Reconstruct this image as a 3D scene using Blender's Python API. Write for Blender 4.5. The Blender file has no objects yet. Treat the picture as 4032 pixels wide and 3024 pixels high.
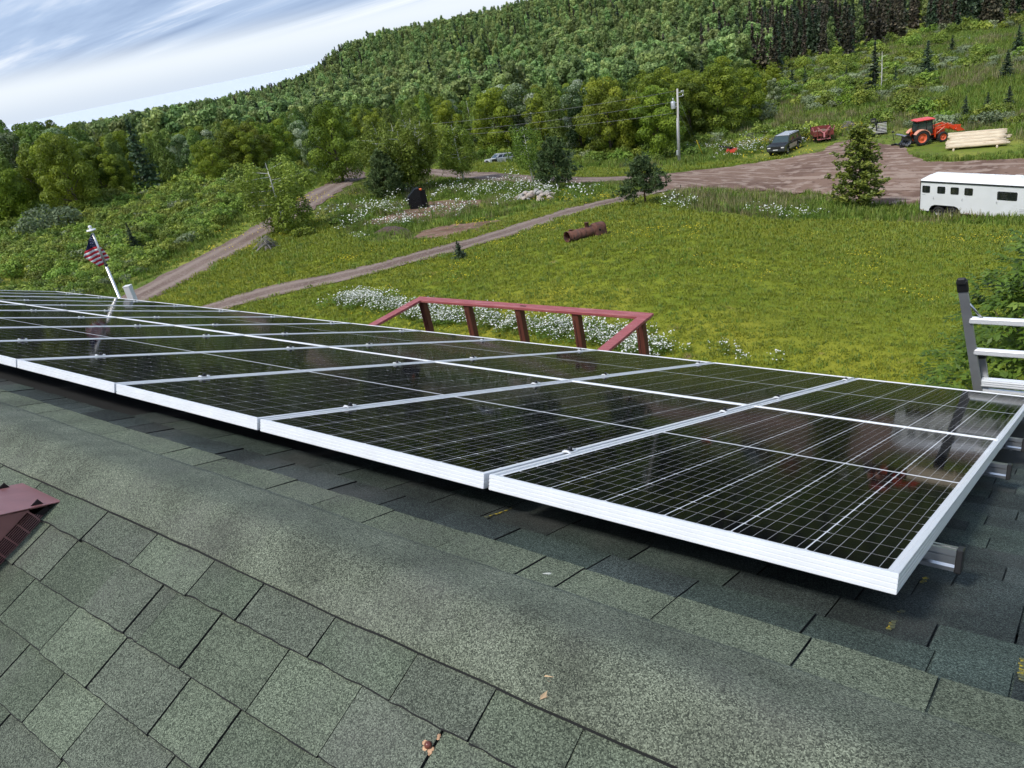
import bpy, bmesh, math, random
import numpy as np
from mathutils import Vector, Matrix
R = math.radians
rnd = random.Random(7)
nr = np.random.default_rng(11)
sc = bpy.context.scene
COL = sc.collection

# ------------------------------------------------------------------ camera
HC = 10.5                      # eye height above the lawn by the house
CW = np.array([[0.7954482550509359, 0.11960558505672148, -0.594101487592533],
               [0.5789466858803264, -0.4397256220676179, 0.6866309869248789],
               [-0.17911674529369953, -0.8901325077315657, -0.4190242358562403]])
FD = 3028.0 / 4032 * 2212
cam_d = bpy.data.cameras.new('camera')
cam = bpy.data.objects.new('camera', cam_d); COL.objects.link(cam)
cam_d.sensor_width = 36; cam_d.sensor_fit = 'HORIZONTAL'
cam_d.lens = 3028.0 / 4032 * 36
cam_d.clip_start = 0.05; cam_d.clip_end = 120000
mw = Matrix.Identity(4)
for i in range(3):
    mw[i][0] = CW[i][0]; mw[i][1] = -CW[i][1]; mw[i][2] = -CW[i][2]
mw[0][3], mw[1][3], mw[2][3] = 0, 0, HC
cam.matrix_world = mw
sc.camera = cam
sc.render.resolution_x = 1024; sc.render.resolution_y = 768

# ------------------------------------------------------------------ sky and sun
SUN_EL, SUN_AZ = R(54), R(196)        # azimuth clockwise from +Y: the sun stands behind the photographer
world = bpy.data.worlds.new('World'); sc.world = world; world.use_nodes = True
wn = world.node_tree; wn.nodes.clear()
def wnode(t, **k):
    n = wn.nodes.new(t)
    for a, b in k.items(): setattr(n, a, b)
    return n
wo = wnode('ShaderNodeOutputWorld'); bg = wnode('ShaderNodeBackground'); bg.inputs['Strength'].default_value = 0.085
sky = wnode('ShaderNodeTexSky', sky_type='NISHITA'); sky.sun_disc = False
sky.sun_elevation = SUN_EL; sky.sun_rotation = SUN_AZ; sky.altitude = 300; sky.dust_density = 2.0
tc = wnode('ShaderNodeTexCoord'); sep = wnode('ShaderNodeSeparateXYZ')
wn.links.new(tc.outputs['Generated'], sep.inputs[0])
def wmath(op, a, b=None, clamp=False):
    n = wnode('ShaderNodeMath', operation=op); n.use_clamp = clamp
    for i, v in enumerate((a, b)):
        if v is None: continue
        if isinstance(v, (int, float)): n.inputs[i].default_value = v
        else: wn.links.new(v, n.inputs[i])
    return n.outputs[0]
zc = wmath('MAXIMUM', sep.outputs[2], 0.0)
den = wmath('ADD', zc, 0.06)
cx = wmath('DIVIDE', sep.outputs[0], den); cy = wmath('DIVIDE', sep.outputs[1], den)
comb = wnode('ShaderNodeCombineXYZ'); wn.links.new(cx, comb.inputs[0]); wn.links.new(cy, comb.inputs[1])
mp = wnode('ShaderNodeMapping'); mp.inputs['Rotation'].default_value = (0, 0, R(-74)); mp.inputs['Scale'].default_value = (0.085, 0.42, 1)
mp.inputs['Location'].default_value = (1.35, 0.2, 0)
wn.links.new(comb.outputs[0], mp.inputs[0])
ns = wnode('ShaderNodeTexNoise'); ns.inputs['Scale'].default_value = 1.5; ns.inputs['Detail'].default_value = 6; ns.inputs['Roughness'].default_value = 0.58
ns.inputs['Distortion'].default_value = 0.35
wn.links.new(mp.outputs[0], ns.inputs[0])
ramp = wnode('ShaderNodeValToRGB'); e = ramp.color_ramp.elements
e[0].position = 0.38; e[0].color = (2.2, 3.1, 5.0, 1); e[1].position = 0.70; e[1].color = (9.6, 9.8, 10.2, 1)
em = ramp.color_ramp.elements.new(0.52); em.color = (3.7, 4.8, 6.8, 1)
wn.links.new(ns.outputs[0], ramp.inputs[0])
# towards the horizon the deck merges into pale bright air
hz = wnode('ShaderNodeMapRange', interpolation_type='SMOOTHSTEP'); hz.inputs[1].default_value = 0.028; hz.inputs[2].default_value = 0.062
wn.links.new(zc, hz.inputs[0])
hzc = wnode('ShaderNodeMapRange', interpolation_type='SMOOTHSTEP'); hzc.inputs[1].default_value = 0.0; hzc.inputs[2].default_value = 0.03
wn.links.new(zc, hzc.inputs[0])
hcol = wnode('ShaderNodeMixRGB'); hcol.inputs[1].default_value = (5.9, 6.7, 7.8, 1); hcol.inputs[2].default_value = (7.2, 7.8, 8.5, 1)
wn.links.new(hzc.outputs[0], hcol.inputs[0])
mxh = wnode('ShaderNodeMixRGB'); wn.links.new(hz.outputs[0], mxh.inputs[0]); wn.links.new(hcol.outputs[0], mxh.inputs[1]); wn.links.new(ramp.outputs[0], mxh.inputs[2])
mxs = wnode('ShaderNodeMixRGB'); mxs.inputs[0].default_value = 0.88
wn.links.new(sky.outputs[0], mxs.inputs[1]); wn.links.new(mxh.outputs[0], mxs.inputs[2])
wn.links.new(mxs.outputs[0], bg.inputs[0]); wn.links.new(bg.outputs[0], wo.inputs[0])
sun_d = bpy.data.lights.new('sun', 'SUN'); sun_d.energy = 2.1; sun_d.angle = R(9); sun_d.color = (1.0, 0.96, 0.9)
sun = bpy.data.objects.new('sun', sun_d); COL.objects.link(sun)
sdir = Vector((math.sin(SUN_AZ) * math.cos(SUN_EL), math.cos(SUN_AZ) * math.cos(SUN_EL), math.sin(SUN_EL)))
sun.rotation_euler = sdir.to_track_quat('Z', 'Y').to_euler(); sun.location = (0, -20, 60)
sc.view_settings.view_transform = 'Standard'; sc.view_settings.look = 'None'
sc.view_settings.exposure = 0.62; sc.view_settings.gamma = 1.0; sc.view_settings.use_curve_mapping = False
sc.cycles.max_bounces = 5; sc.cycles.diffuse_bounces = 2; sc.cycles.glossy_bounces = 3; sc.cycles.transmission_bounces = 3
sc.cycles.use_adaptive_sampling = True; sc.cycles.adaptive_threshold = 0.03; sc.cycles.adaptive_min_samples = 16
sc.cycles.caustics_reflective = False; sc.cycles.caustics_refractive = False

# ------------------------------------------------------------------ materials
def new_mat(name):
    m = bpy.data.materials.new(name); m.use_nodes = True
    nt = m.node_tree; b = nt.nodes['Principled BSDF']; return m, nt, b
def setin(b, k, v):
    if k in b.inputs: b.inputs[k].default_value = v
MATS = {}
def mat(name, col, rough=0.6, metal=0.0, var=0.18, scale=6.0, bump=0.0, bscale=None, coat=0.0, coat_rough=0.05, spec=0.5,
        alt=None, alt_scale=3.0, alt_pos=(0.5, 0.62), stretch=None, detail=4):
    """base colour broken up by fine noise, optionally with patches of a second colour, plus fine relief"""
    if name in MATS: return MATS[name]
    m, nt, b = new_mat(name); L = nt.links.new
    tcn = nt.nodes.new('ShaderNodeTexCoord'); src = tcn.outputs['Object']
    if stretch:
        mpn = nt.nodes.new('ShaderNodeMapping'); mpn.inputs['Scale'].default_value = stretch; L(src, mpn.inputs[0]); src = mpn.outputs[0]
    n1 = nt.nodes.new('ShaderNodeTexNoise'); n1.inputs['Scale'].default_value = scale; n1.inputs['Detail'].default_value = detail; L(src, n1.inputs[0])
    r1 = nt.nodes.new('ShaderNodeValToRGB')
    r1.color_ramp.elements[0].position = 0.3; r1.color_ramp.elements[1].position = 0.7
    r1.color_ramp.elements[0].color = (*[max(0, c * (1 - var)) for c in col], 1)
    r1.color_ramp.elements[1].color = (*[min(1, c * (1 + var)) for c in col], 1)
    L(n1.outputs[0], r1.inputs[0]); out = r1.outputs[0]
    if alt is not None:
        n2 = nt.nodes.new('ShaderNodeTexNoise'); n2.inputs['Scale'].default_value = alt_scale; n2.inputs['Detail'].default_value = 5; L(src, n2.inputs[0])
        mr = nt.nodes.new('ShaderNodeMapRange'); mr.inputs[1].default_value = alt_pos[0]; mr.inputs[2].default_value = alt_pos[1]; L(n2.outputs[0], mr.inputs[0])
        mx = nt.nodes.new('ShaderNodeMixRGB'); mx.inputs[2].default_value = (*alt, 1); L(mr.outputs[0], mx.inputs[0]); L(out, mx.inputs[1]); out = mx.outputs[0]
    L(out, b.inputs['Base Color'])
    b.inputs['Roughness'].default_value = rough; b.inputs['Metallic'].default_value = metal
    setin(b, 'Specular IOR Level', spec)
    if coat: setin(b, 'Coat Weight', coat); setin(b, 'Coat Roughness', coat_rough)
    if bump:
        n3 = nt.nodes.new('ShaderNodeTexNoise'); n3.inputs['Scale'].default_value = bscale or scale * 3; n3.inputs['Detail'].default_value = 3; L(src, n3.inputs[0])
        bp = nt.nodes.new('ShaderNodeBump'); bp.inputs['Strength'].default_value = bump; bp.inputs['Distance'].default_value = 0.02; L(n3.outputs[0], bp.inputs['Height'])
        L(bp.outputs[0], b.inputs['Normal'])
    MATS[name] = m; return m

LEAF_GAIN = 2.05
def leaf_mat(name, cols, trans=0.3, rough=0.55, obj_var=0.35, hue=None, pale=None, gain=None):
    """cols: dark, mid and light leaf colour, picked leaf by leaf from the tone attribute and tree by tree from the object's random value"""
    gn = LEAF_GAIN if gain is None else gain; cols = [tuple(min(.9, c * gn) for c in q) for q in cols]
    m, nt, b = new_mat(name); L = nt.links.new
    at = nt.nodes.new('ShaderNodeAttribute'); at.attribute_name = 'tone'
    oi = nt.nodes.new('ShaderNodeObjectInfo')
    rp = nt.nodes.new('ShaderNodeValToRGB'); el = rp.color_ramp.elements
    el[0].position = 0.0; el[0].color = (*cols[0], 1); el[1].position = 1.0; el[1].color = (*cols[2], 1)
    k = el.new(0.5); k.color = (*cols[1], 1)
    if pale is not None:
        k = el.new(0.62); k.color = (*cols[2], 1); el[-1].color = (*pale, 1); el[-1].position = .9
    L(at.outputs['Fac'], rp.inputs[0])
    hs = nt.nodes.new('ShaderNodeHueSaturation')
    mr = nt.nodes.new('ShaderNodeMapRange'); mr.inputs[3].default_value = 1 - obj_var; mr.inputs[4].default_value = 1 + obj_var; L(oi.outputs['Random'], mr.inputs[0])
    L(mr.outputs[0], hs.inputs['Value'])
    wn_ = nt.nodes.new('ShaderNodeTexWhiteNoise'); wn_.noise_dimensions = '1D'; L(oi.outputs['Random'], wn_.inputs['W'])
    m2 = nt.nodes.new('ShaderNodeMapRange'); hv = 0.03 if hue is None else hue
    m2.inputs[3].default_value = 0.5 - hv; m2.inputs[4].default_value = 0.5 + hv; L(wn_.outputs['Value'], m2.inputs[0]); L(m2.outputs[0], hs.inputs['Hue'])
    L(rp.outputs[0], hs.inputs['Color'])
    L(hs.outputs[0], b.inputs['Base Color']); b.inputs['Roughness'].default_value = rough; setin(b, 'Specular IOR Level', 0.35)
    tr = nt.nodes.new('ShaderNodeBsdfTranslucent'); L(hs.outputs[0], tr.inputs[0])
    ms = nt.nodes.new('ShaderNodeMixShader'); ms.inputs[0].default_value = trans
    L(b.outputs[0], ms.inputs[1]); L(tr.outputs[0], ms.inputs[2]); L(ms.outputs[0], nt.nodes['Material Output'].inputs[0])
    MATS[name] = m; return m

# ------------------------------------------------------------------ object helpers
def tag(o, label=None, cat=None, group=None, kind=None):
    if label: o['label'] = label
    if cat: o['category'] = cat
    if group: o['group'] = group
    if kind: o['kind'] = kind
    return o
def empty(name, loc=(0, 0, 0), rz=0.0, rot=None):
    o = bpy.data.objects.new(name, None); COL.objects.link(o); o.location = loc
    o.rotation_euler = rot if rot is not None else (0, 0, rz)
    o.empty_display_size = 0.2
    return o
def thing(name, label, cat, loc=(0, 0, 0), rz=0.0, group=None, rot=None):
    return tag(empty(name, loc, rz, rot), label, cat, group)
def link(name, me, parent=None, loc=None, rot=None, scale=None):
    o = bpy.data.objects.new(name, me); COL.objects.link(o)
    if parent is not None: o.parent = parent
    if loc is not None: o.location = loc
    if rot is not None: o.rotation_euler = rot
    if scale is not None: o.scale = scale
    return o
class MB:
    """collects shapes into one mesh"""
    def __init__(s): s.v = []; s.f = []; s.m = []; s.sm = []
    def add(s, vs, fs, m=0, smooth=False):
        k = len(s.v); s.v += [tuple(p) for p in vs]
        for f in fs: s.f.append([k + i for i in f]); s.m.append(m); s.sm.append(smooth)
        return s
    def box(s, c, d, m=0, rot=None, bev=0.0):
        x, y, z = d[0] / 2, d[1] / 2, d[2] / 2
        if bev > 0:
            b = min(bev, x * .9, y * .9, z * .9); vs = []
            for sx in (-1, 1):
                for sy in (-1, 1):
                    for sz in (-1, 1):
                        vs += [(sx * x, sy * (y - b), sz * (z - b)), (sx * (x - b), sy * y, sz * (z - b)), (sx * (x - b), sy * (y - b), sz * z)]
            I = lambda a, b_, c_, k: ((a * 2 + b_) * 2 + c_) * 3 + k
            fs = []
            for a in (0, 1):
                q = [I(a, 0, 0, 0), I(a, 1, 0, 0), I(a, 1, 1, 0), I(a, 0, 1, 0)]; fs.append(q if a else q[::-1])
                q = [I(0, a, 0, 1), I(0, a, 1, 1), I(1, a, 1, 1), I(1, a, 0, 1)]; fs.append(q if a else q[::-1])
                q = [I(0, 0, a, 2), I(1, 0, a, 2), I(1, 1, a, 2), I(0, 1, a, 2)]; fs.append(q if a else q[::-1])
                for c_ in (0, 1):
                    q = [I(0, a, c_, 1), I(1, a, c_, 1), I(1, a, c_, 2), I(0, a, c_, 2)]; fs.append(q)
                    q = [I(a, 0, c_, 0), I(a, 1, c_, 0), I(a, 1, c_, 2), I(a, 0, c_, 2)]; fs.append(q)
                    q = [I(a, c_, 0, 0), I(a, c_, 1, 0), I(a, c_, 1, 1), I(a, c_, 0, 1)]; fs.append(q)
                    for d_ in (0, 1): fs.append([I(a, c_, d_, 0), I(a, c_, d_, 1), I(a, c_, d_, 2)])
        else:
            vs = [(sx * x, sy * y, sz * z) for sz in (-1, 1) for sx, sy in ((-1, -1), (1, -1), (1, 1), (-1, 1))]
            fs = [[3, 2, 1, 0], [4, 5, 6, 7], [0, 1, 5, 4], [1, 2, 6, 5], [2, 3, 7, 6], [3, 0, 4, 7]]
        if rot is not None:
            M = rot if isinstance(rot, Matrix) else Matrix.Rotation(rot[0], 3, 'X') if False else Euler3(rot)
            vs = [M @ Vector(p) for p in vs]
        return s.add([(p[0] + c[0], p[1] + c[1], p[2] + c[2]) for p in vs], fs, m)
    def bar(s, a, b, w, h, m=0, bev=0.0):
        """rectangular bar from a to b, w across, h in height"""
        a, b = Vector(a), Vector(b); d = b - a; L = d.length; x = d.normalized()
        up = Vector((0, 0, 1)) if abs(x.z) < 0.95 else Vector((0, 1, 0))
        y = up.cross(x).normalized(); z = x.cross(y)
        M = Matrix((x, y, z)).transposed()
        return s.box((a + b) / 2, (L, w, h), m, rot=M, bev=bev)
    def tube(s, pts, rad, n=8, m=0, cap=True, smooth=True):
        pts = [Vector(p) for p in pts]
        if isinstance(rad, (int, float)): rad = [rad] * len(pts)
        vs = []; fs = []; ref = None
        for i, p in enumerate(pts):
            d = (pts[min(i + 1, len(pts) - 1)] - pts[max(i - 1, 0)]).normalized()
            if ref is None: ref = Vector((1, 0, 0)) if abs(d.x) < 0.8 else Vector((0, 1, 0))
            u = d.cross(ref).normalized(); w = d.cross(u).normalized(); ref = -w if False else ref
            for k in range(n):
                a = 2 * math.pi * k / n; vs.append(p + (u * math.cos(a) + w * math.sin(a)) * rad[i])
        for i in range(len(pts) - 1):
            for k in range(n): fs.append([i * n + k, i * n + (k + 1) % n, (i + 1) * n + (k + 1) % n, (i + 1) * n + k])
        s.add(vs, fs, m, smooth)
        if cap:
            k = len(s.v) - len(vs)
            s.f.append([k + j for j in range(n)][::-1]); s.m.append(m); s.sm.append(False)
            s.f.append([k + (len(pts) - 1) * n + j for j in range(n)]); s.m.append(m); s.sm.append(False)
        return s
    def lathe(s, prof, n=24, m=0, M=None, smooth=True, caps=(False, False)):
        """profile of (radius, height) turned about z, then placed by matrix M"""
        vs = []; fs = []
        for r, z in prof:
            for k in range(n):
                a = 2 * math.pi * k / n; vs.append(Vector((r * math.cos(a), r * math.sin(a), z)))
        for i in range(len(prof) - 1):
            for k in range(n): fs.append([i * n + k, i * n + (k + 1) % n, (i + 1) * n + (k + 1) % n, (i + 1) * n + k])
        if M is not None: vs = [M @ p for p in vs]
        s.add(vs, fs, m, smooth); k = len(s.v) - len(vs)
        if caps[0]: s.f.append([k + j for j in range(n)][::-1]); s.m.append(m); s.sm.append(False)
        if caps[1]: s.f.append([k + (len(prof) - 1) * n + j for j in range(n)]); s.m.append(m); s.sm.append(False)
        return s
    def prism(s, poly, a, b, axis='y', m=0, smooth=False):
        """2-D outline pushed from a to b along axis; outline is (x,z) for y, (y,z) for x, (x,y) for z"""
        n = len(poly)
        P = {'y': lambda p, t: (p[0], t, p[1]), 'x': lambda p, t: (t, p[0], p[1]), 'z': lambda p, t: (p[0], p[1], t)}[axis]
        vs = [P(p, a) for p in poly] + [P(p, b) for p in poly]
        fs = [[i, (i + 1) % n, n + (i + 1) % n, n + i] for i in range(n)]
        s.add(vs, fs, m, smooth); k = len(s.v) - 2 * n
        s.f += [[k + i for i in range(n)][::-1], [k + n + i for i in range(n)]]; s.m += [m, m]; s.sm += [False, False]
        return s
    def loft(s, rings, m=0, smooth=False, close=True, caps=True):
        n = len(rings[0]); vs = [p for r in rings for p in r]; fs = []
        for i in range(len(rings) - 1):
            for k in range(n if close else n - 1): fs.append([i * n + k, i * n + (k + 1) % n, (i + 1) * n + (k + 1) % n, (i + 1) * n + k])
        s.add(vs, fs, m, smooth); k = len(s.v) - len(vs)
        if caps:
            s.f += [[k + i for i in range(n)][::-1], [k + (len(rings) - 1) * n + i for i in range(n)]]; s.m += [m, m]; s.sm += [False, False]
        return s
    def mesh(s, name, mats):
        me = bpy.data.meshes.new(name); me.from_pydata([tuple(p) for p in s.v], [], s.f)
        for x in (mats if isinstance(mats, (list, tuple)) else [mats]): me.materials.append(x)
        me.polygons.foreach_set('material_index', s.m); me.polygons.foreach_set('use_smooth', s.sm)
        bm = bmesh.new(); bm.from_mesh(me); bmesh.ops.recalc_face_normals(bm, faces=bm.faces); bm.to_mesh(me); bm.free()
        me.update(); return me
    def build(s, name, mats, parent=None, loc=None, rot=None):
        return link(name, s.mesh(name, mats), parent, loc, rot)
def Euler3(r):
    from mathutils import Euler
    return Euler(r, 'XYZ').to_matrix()
def np_mesh(name, V, F, mats, tone=None, smooth=False, midx=None):
    """mesh from arrays; F is (n,3) or (n,4); tone is one number per face"""
    V = np.asarray(V, np.float32); F = np.asarray(F, np.int32)
    me = bpy.data.meshes.new(name); k = F.shape[1]
    me.vertices.add(len(V)); me.vertices.foreach_set('co', V.ravel())
    me.loops.add(F.size); me.loops.foreach_set('vertex_index', F.ravel())
    me.polygons.add(len(F)); me.polygons.foreach_set('loop_start', np.arange(0, F.size, k, dtype=np.int32))
    me.polygons.foreach_set('loop_total', np.full(len(F), k, np.int32))
    if smooth: me.polygons.foreach_set('use_smooth', np.ones(len(F), bool))
    if midx is not None: me.polygons.foreach_set('material_index', np.asarray(midx, np.int32))
    for x in (mats if isinstance(mats, (list, tuple)) else [mats]): me.materials.append(x)
    if tone is not None:
        a = me.attributes.new('tone', 'FLOAT', 'FACE'); a.data.foreach_set('value', np.asarray(tone, np.float32))
    me.update(calc_edges=True); me.validate(); return me
def copy_tree(o, parent=None):
    c = o.copy(); COL.objects.link(c); c.parent = parent
    for ch in o.children: copy_tree(ch, c)
    return c

# ------------------------------------------------------------------ lay of the land
def vnoise(x, y, seed=0):
    xi = np.floor(x).astype(np.int64); yi = np.floor(y).astype(np.int64); xf = x - xi; yf = y - yi
    def h(a, b):
        n = (a * 374761393 + b * 668265263 + seed * 1442695041) & 0xffffffff
        n = ((n ^ (n >> 13)) * 1274126177) & 0xffffffff
        return ((n ^ (n >> 16)) & 0xffff) / 65535.0
    u = xf * xf * (3 - 2 * xf); v = yf * yf * (3 - 2 * yf)
    return (h(xi, yi) * (1 - u) + h(xi + 1, yi) * u) * (1 - v) + (h(xi, yi + 1) * (1 - u) + h(xi + 1, yi + 1) * u) * v
def fbm(x, y, seed=0, o=3):
    s = 0; a = .5; t = 0
    for i in range(o): s = s + a * vnoise(x * 2 ** i, y * 2 ** i, seed + i); t += a; a *= .5
    return s / t
PROFILE = {    # azimuth (deg, clockwise from +Y): [(distance, ground height)]
    -75: [(8, 0), (30, 0), (52, -.3), (65, -.3), (95, .2), (115, -.2), (150, -2.6), (200, -4.5), (300, -6.5), (600, -11), (1000, -16), (1600, -110)],
    -61: [(8, 0), (30, 0), (52, -.3), (65, -.4), (95, .1), (115, -.5), (150, -3), (200, -5), (300, -7.5), (600, -12), (1000, -17), (1600, -110)],
    -56: [(8, 0), (30, 0), (52, -.3), (65, -.7), (95, -.7), (115, -1.3), (150, -4), (200, -6.8), (400, -11), (700, -14), (1000, -18), (1600, -110)],
    -50.8: [(8, 0), (30, 0), (52, -.5), (75, -1.5), (92, -2.3), (108, -1.8), (140, -4), (200, -8), (400, -13), (700, -11), (1000, -14), (1600, -110)],
    -49.6: [(8, 0), (30, 0), (48, -.5), (75, -1.9), (97, -2.5), (110, -2.6), (140, -4.6), (200, -8.5), (400, -12), (700, -3), (1000, -12), (1600, -110)],
    -47.6: [(8, 0), (30, 0), (45, -.5), (78, -2.6), (110, -3.6), (140, -5.4), (200, -8.7), (400, -11), (700, 9), (1000, -6), (1600, -110)],
    -45.5: [(8, 0), (30, 0), (45, -.5), (80, -3.1), (110, -4.4), (150, -6.3), (200, -8.6), (380, -10), (700, 12), (1000, 0), (1600, -110)],
    -36: [(8, 0), (30, 0), (40, -.4), (55, -1.9), (70, -3.4), (82, -4.3), (105, -6.0), (130, -7.5), (170, -9), (330, -11.6), (480, -2), (700, 13), (1000, 6), (1600, -110)],
    -26: [(8, 0), (27, 0), (40, -.8), (52, -2.3), (70, -4.7), (85, -6.7), (97, -7.9), (120, -9), (170, -10), (300, -11.3), (450, -3), (700, 24), (1000, 30), (1600, -110)],
    -19: [(8, 0), (24, 0), (40, -2.2), (52, -4.3), (66, -6.2), (90, -7.6), (120, -9), (170, -10), (290, -11.2), (420, -2), (700, 36), (1000, 40), (1600, -110)],
    -10: [(8, 0), (23, 0), (40, -3.0), (52, -5.2), (60, -6.5), (88, -7.6), (110, -8.7), (140, -9.5), (190, -10.4), (310, -11.4), (430, 0), (700, 44), (1000, 50), (1600, -110)],
    0: [(8, 0), (23, 0), (40, -3.0), (52, -5.2), (60, -6.5), (88, -7.6), (110, -8.7), (140, -9.5), (205, -10.9), (310, -11.6), (430, 2), (700, 50), (1000, 60), (1600, -110)],
    30: [(8, 0), (23, 0), (40, -3.0), (60, -6), (90, -7.5), (120, -8), (185, -9), (290, -9), (420, 6), (700, 60), (1000, 70), (1600, -110)],
    180: [(8, 0), (30, 0), (60, -1), (120, -2), (300, -4), (600, -15), (1000, -50), (1600, -110)],
    285: [(8, 0), (30, 0), (52, -.3), (65, -.3), (95, .2), (115, -.2), (150, -2.6), (200, -4.5), (300, -6.5), (600, -11), (1000, -16), (1600, -110)],
}
PA = np.array(sorted(PROFILE)); LR = np.linspace(math.log(8), math.log(1600), 240)
PG = np.array([np.interp(LR, [math.log(r) for r, z in PROFILE[a]], [z for r, z in PROFILE[a]]) for a in sorted(PROFILE)])
ker = np.exp(-np.linspace(-2.2, 2.2, 13) ** 2); ker /= ker.sum()
PG = np.array([np.convolve(np.pad(g, 6, mode='edge'), ker, mode='valid') for g in PG])
AZF = np.arange(-75, 285.01, 0.5)
GRID = np.array([np.interp(AZF, PA, PG[:, j]) for j in range(len(LR))]).T
GRID = np.array([np.convolve(np.pad(GRID[:, j], 1, mode='edge'), np.ones(3) / 3, mode='valid') for j in range(len(LR))]).T
def gz(x, y):
    x = np.asarray(x, float); y = np.asarray(y, float)
    r = np.maximum(np.hypot(x, y), 8.0); a = np.degrees(np.arctan2(x, y)); a = np.where(a < -75, a + 360, a)
    fa = np.clip((a + 75) / 0.5, 0, len(AZF) - 1.001); fr = np.clip((np.log(r) - LR[0]) / (LR[1] - LR[0]), 0, len(LR) - 1.001)
    ia = fa.astype(int); ir = fr.astype(int); ua = fa - ia; ur = fr - ir
    z = (GRID[ia, ir] * (1 - ur) + GRID[ia, ir + 1] * ur) * (1 - ua) + (GRID[ia + 1, ir] * (1 - ur) + GRID[ia + 1, ir + 1] * ur) * ua
    w = np.clip((r - 24) / 40, 0, 1)
    return z + w * ((fbm(x / 9, y / 9, 3) - .5) * .35 + (fbm(x / 30, y / 30, 5) - .5) * np.clip(r / 130, 0, 2.0))
def gzs(x, y): return float(gz(np.array([x]), np.array([y]))[0])
def rayD(px, py):
    d = CW @ np.array([(px - 1106) / FD, (py - 829.5) / FD, 1.0]); return d / np.linalg.norm(d)
def at(px, py, h=0.0):
    """where the sight line through a picture point meets the ground (or a level h above it)"""
    d = rayD(px, py); hl = math.hypot(d[0], d[1])
    t = np.exp(np.linspace(math.log(9 / hl), math.log(1500 / hl), 4000))
    z = HC + t * d[2] - gz(t * d[0], t * d[1]) - h
    k = np.argmax(z <= 0)
    if z[k] > 0: k = len(t) - 1
    if k > 0:
        f = z[k - 1] / (z[k - 1] - z[k]); tt = t[k - 1] + f * (t[k] - t[k - 1])
    else: tt = t[0]
    return Vector((tt * d[0], tt * d[1], gzs(tt * d[0], tt * d[1])))
def at_z(px, py, z):
    d = rayD(px, py); k = (z - HC) / d[2]; return Vector((d[0] * k, d[1] * k, z))
def top_at(px, py, base):
    """height of a picture point above the spot base, at base's distance"""
    d = rayD(px, py); return HC + d[2] / math.hypot(d[0], d[1]) * math.hypot(base.x, base.y) - base.z
def azr(az, r):
    a = R(az); x, y = r * math.sin(a), r * math.cos(a); return Vector((x, y, gzs(x, y)))
def polyD(pts): return np.array([[*at(*p)[:2]] for p in pts])
def sdist(poly, X, Y):
    """signed distance to a closed outline, positive inside"""
    X = np.asarray(X, float); Y = np.asarray(Y, float); d = np.full(X.shape, 1e9); ins = np.zeros(X.shape, bool); n = len(poly)
    for i in range(n):
        ax, ay = poly[i]; bx, by = poly[(i + 1) % n]; ex, ey = bx - ax, by - ay
        t = np.clip(((X - ax) * ex + (Y - ay) * ey) / (ex * ex + ey * ey + 1e-12), 0, 1)
        d = np.minimum(d, np.hypot(X - ax - t * ex, Y - ay - t * ey))
        c = (ay > Y) != (by > Y)
        with np.errstate(divide='ignore', invalid='ignore'): xi = (bx - ax) * (Y - ay) / (by - ay if by != ay else 1e-12) + ax
        ins ^= c & (X < xi)
    return np.where(ins, d, -d)
def pline(line, X, Y):
    """distance to an open line of points"""
    d = np.full(np.shape(X), 1e9)
    for i in range(len(line) - 1):
        ax, ay = line[i]; bx, by = line[i + 1]; ex, ey = bx - ax, by - ay
        t = np.clip(((X - ax) * ex + (Y - ay) * ey) / (ex * ex + ey * ey + 1e-12), 0, 1)
        d = np.minimum(d, np.hypot(X - ax - t * ex, Y - ay - t * ey))
    return d
def smooth_line(pts, n=8):
    P = [np.array(p[:2], float) for p in pts]; P = [2 * P[0] - P[1]] + P + [2 * P[-1] - P[-2]]; out = []
    for i in range(1, len(P) - 2):
        for k in range(n):
            t = k / n; a, b, c, d = P[i - 1:i + 3]
            out.append(.5 * ((2 * b) + (c - a) * t + (2 * a - 5 * b + 4 * c - d) * t * t + (3 * b - a - 3 * c + d) * t ** 3))
    out.append(P[-2]); return np.array(out)
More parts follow.
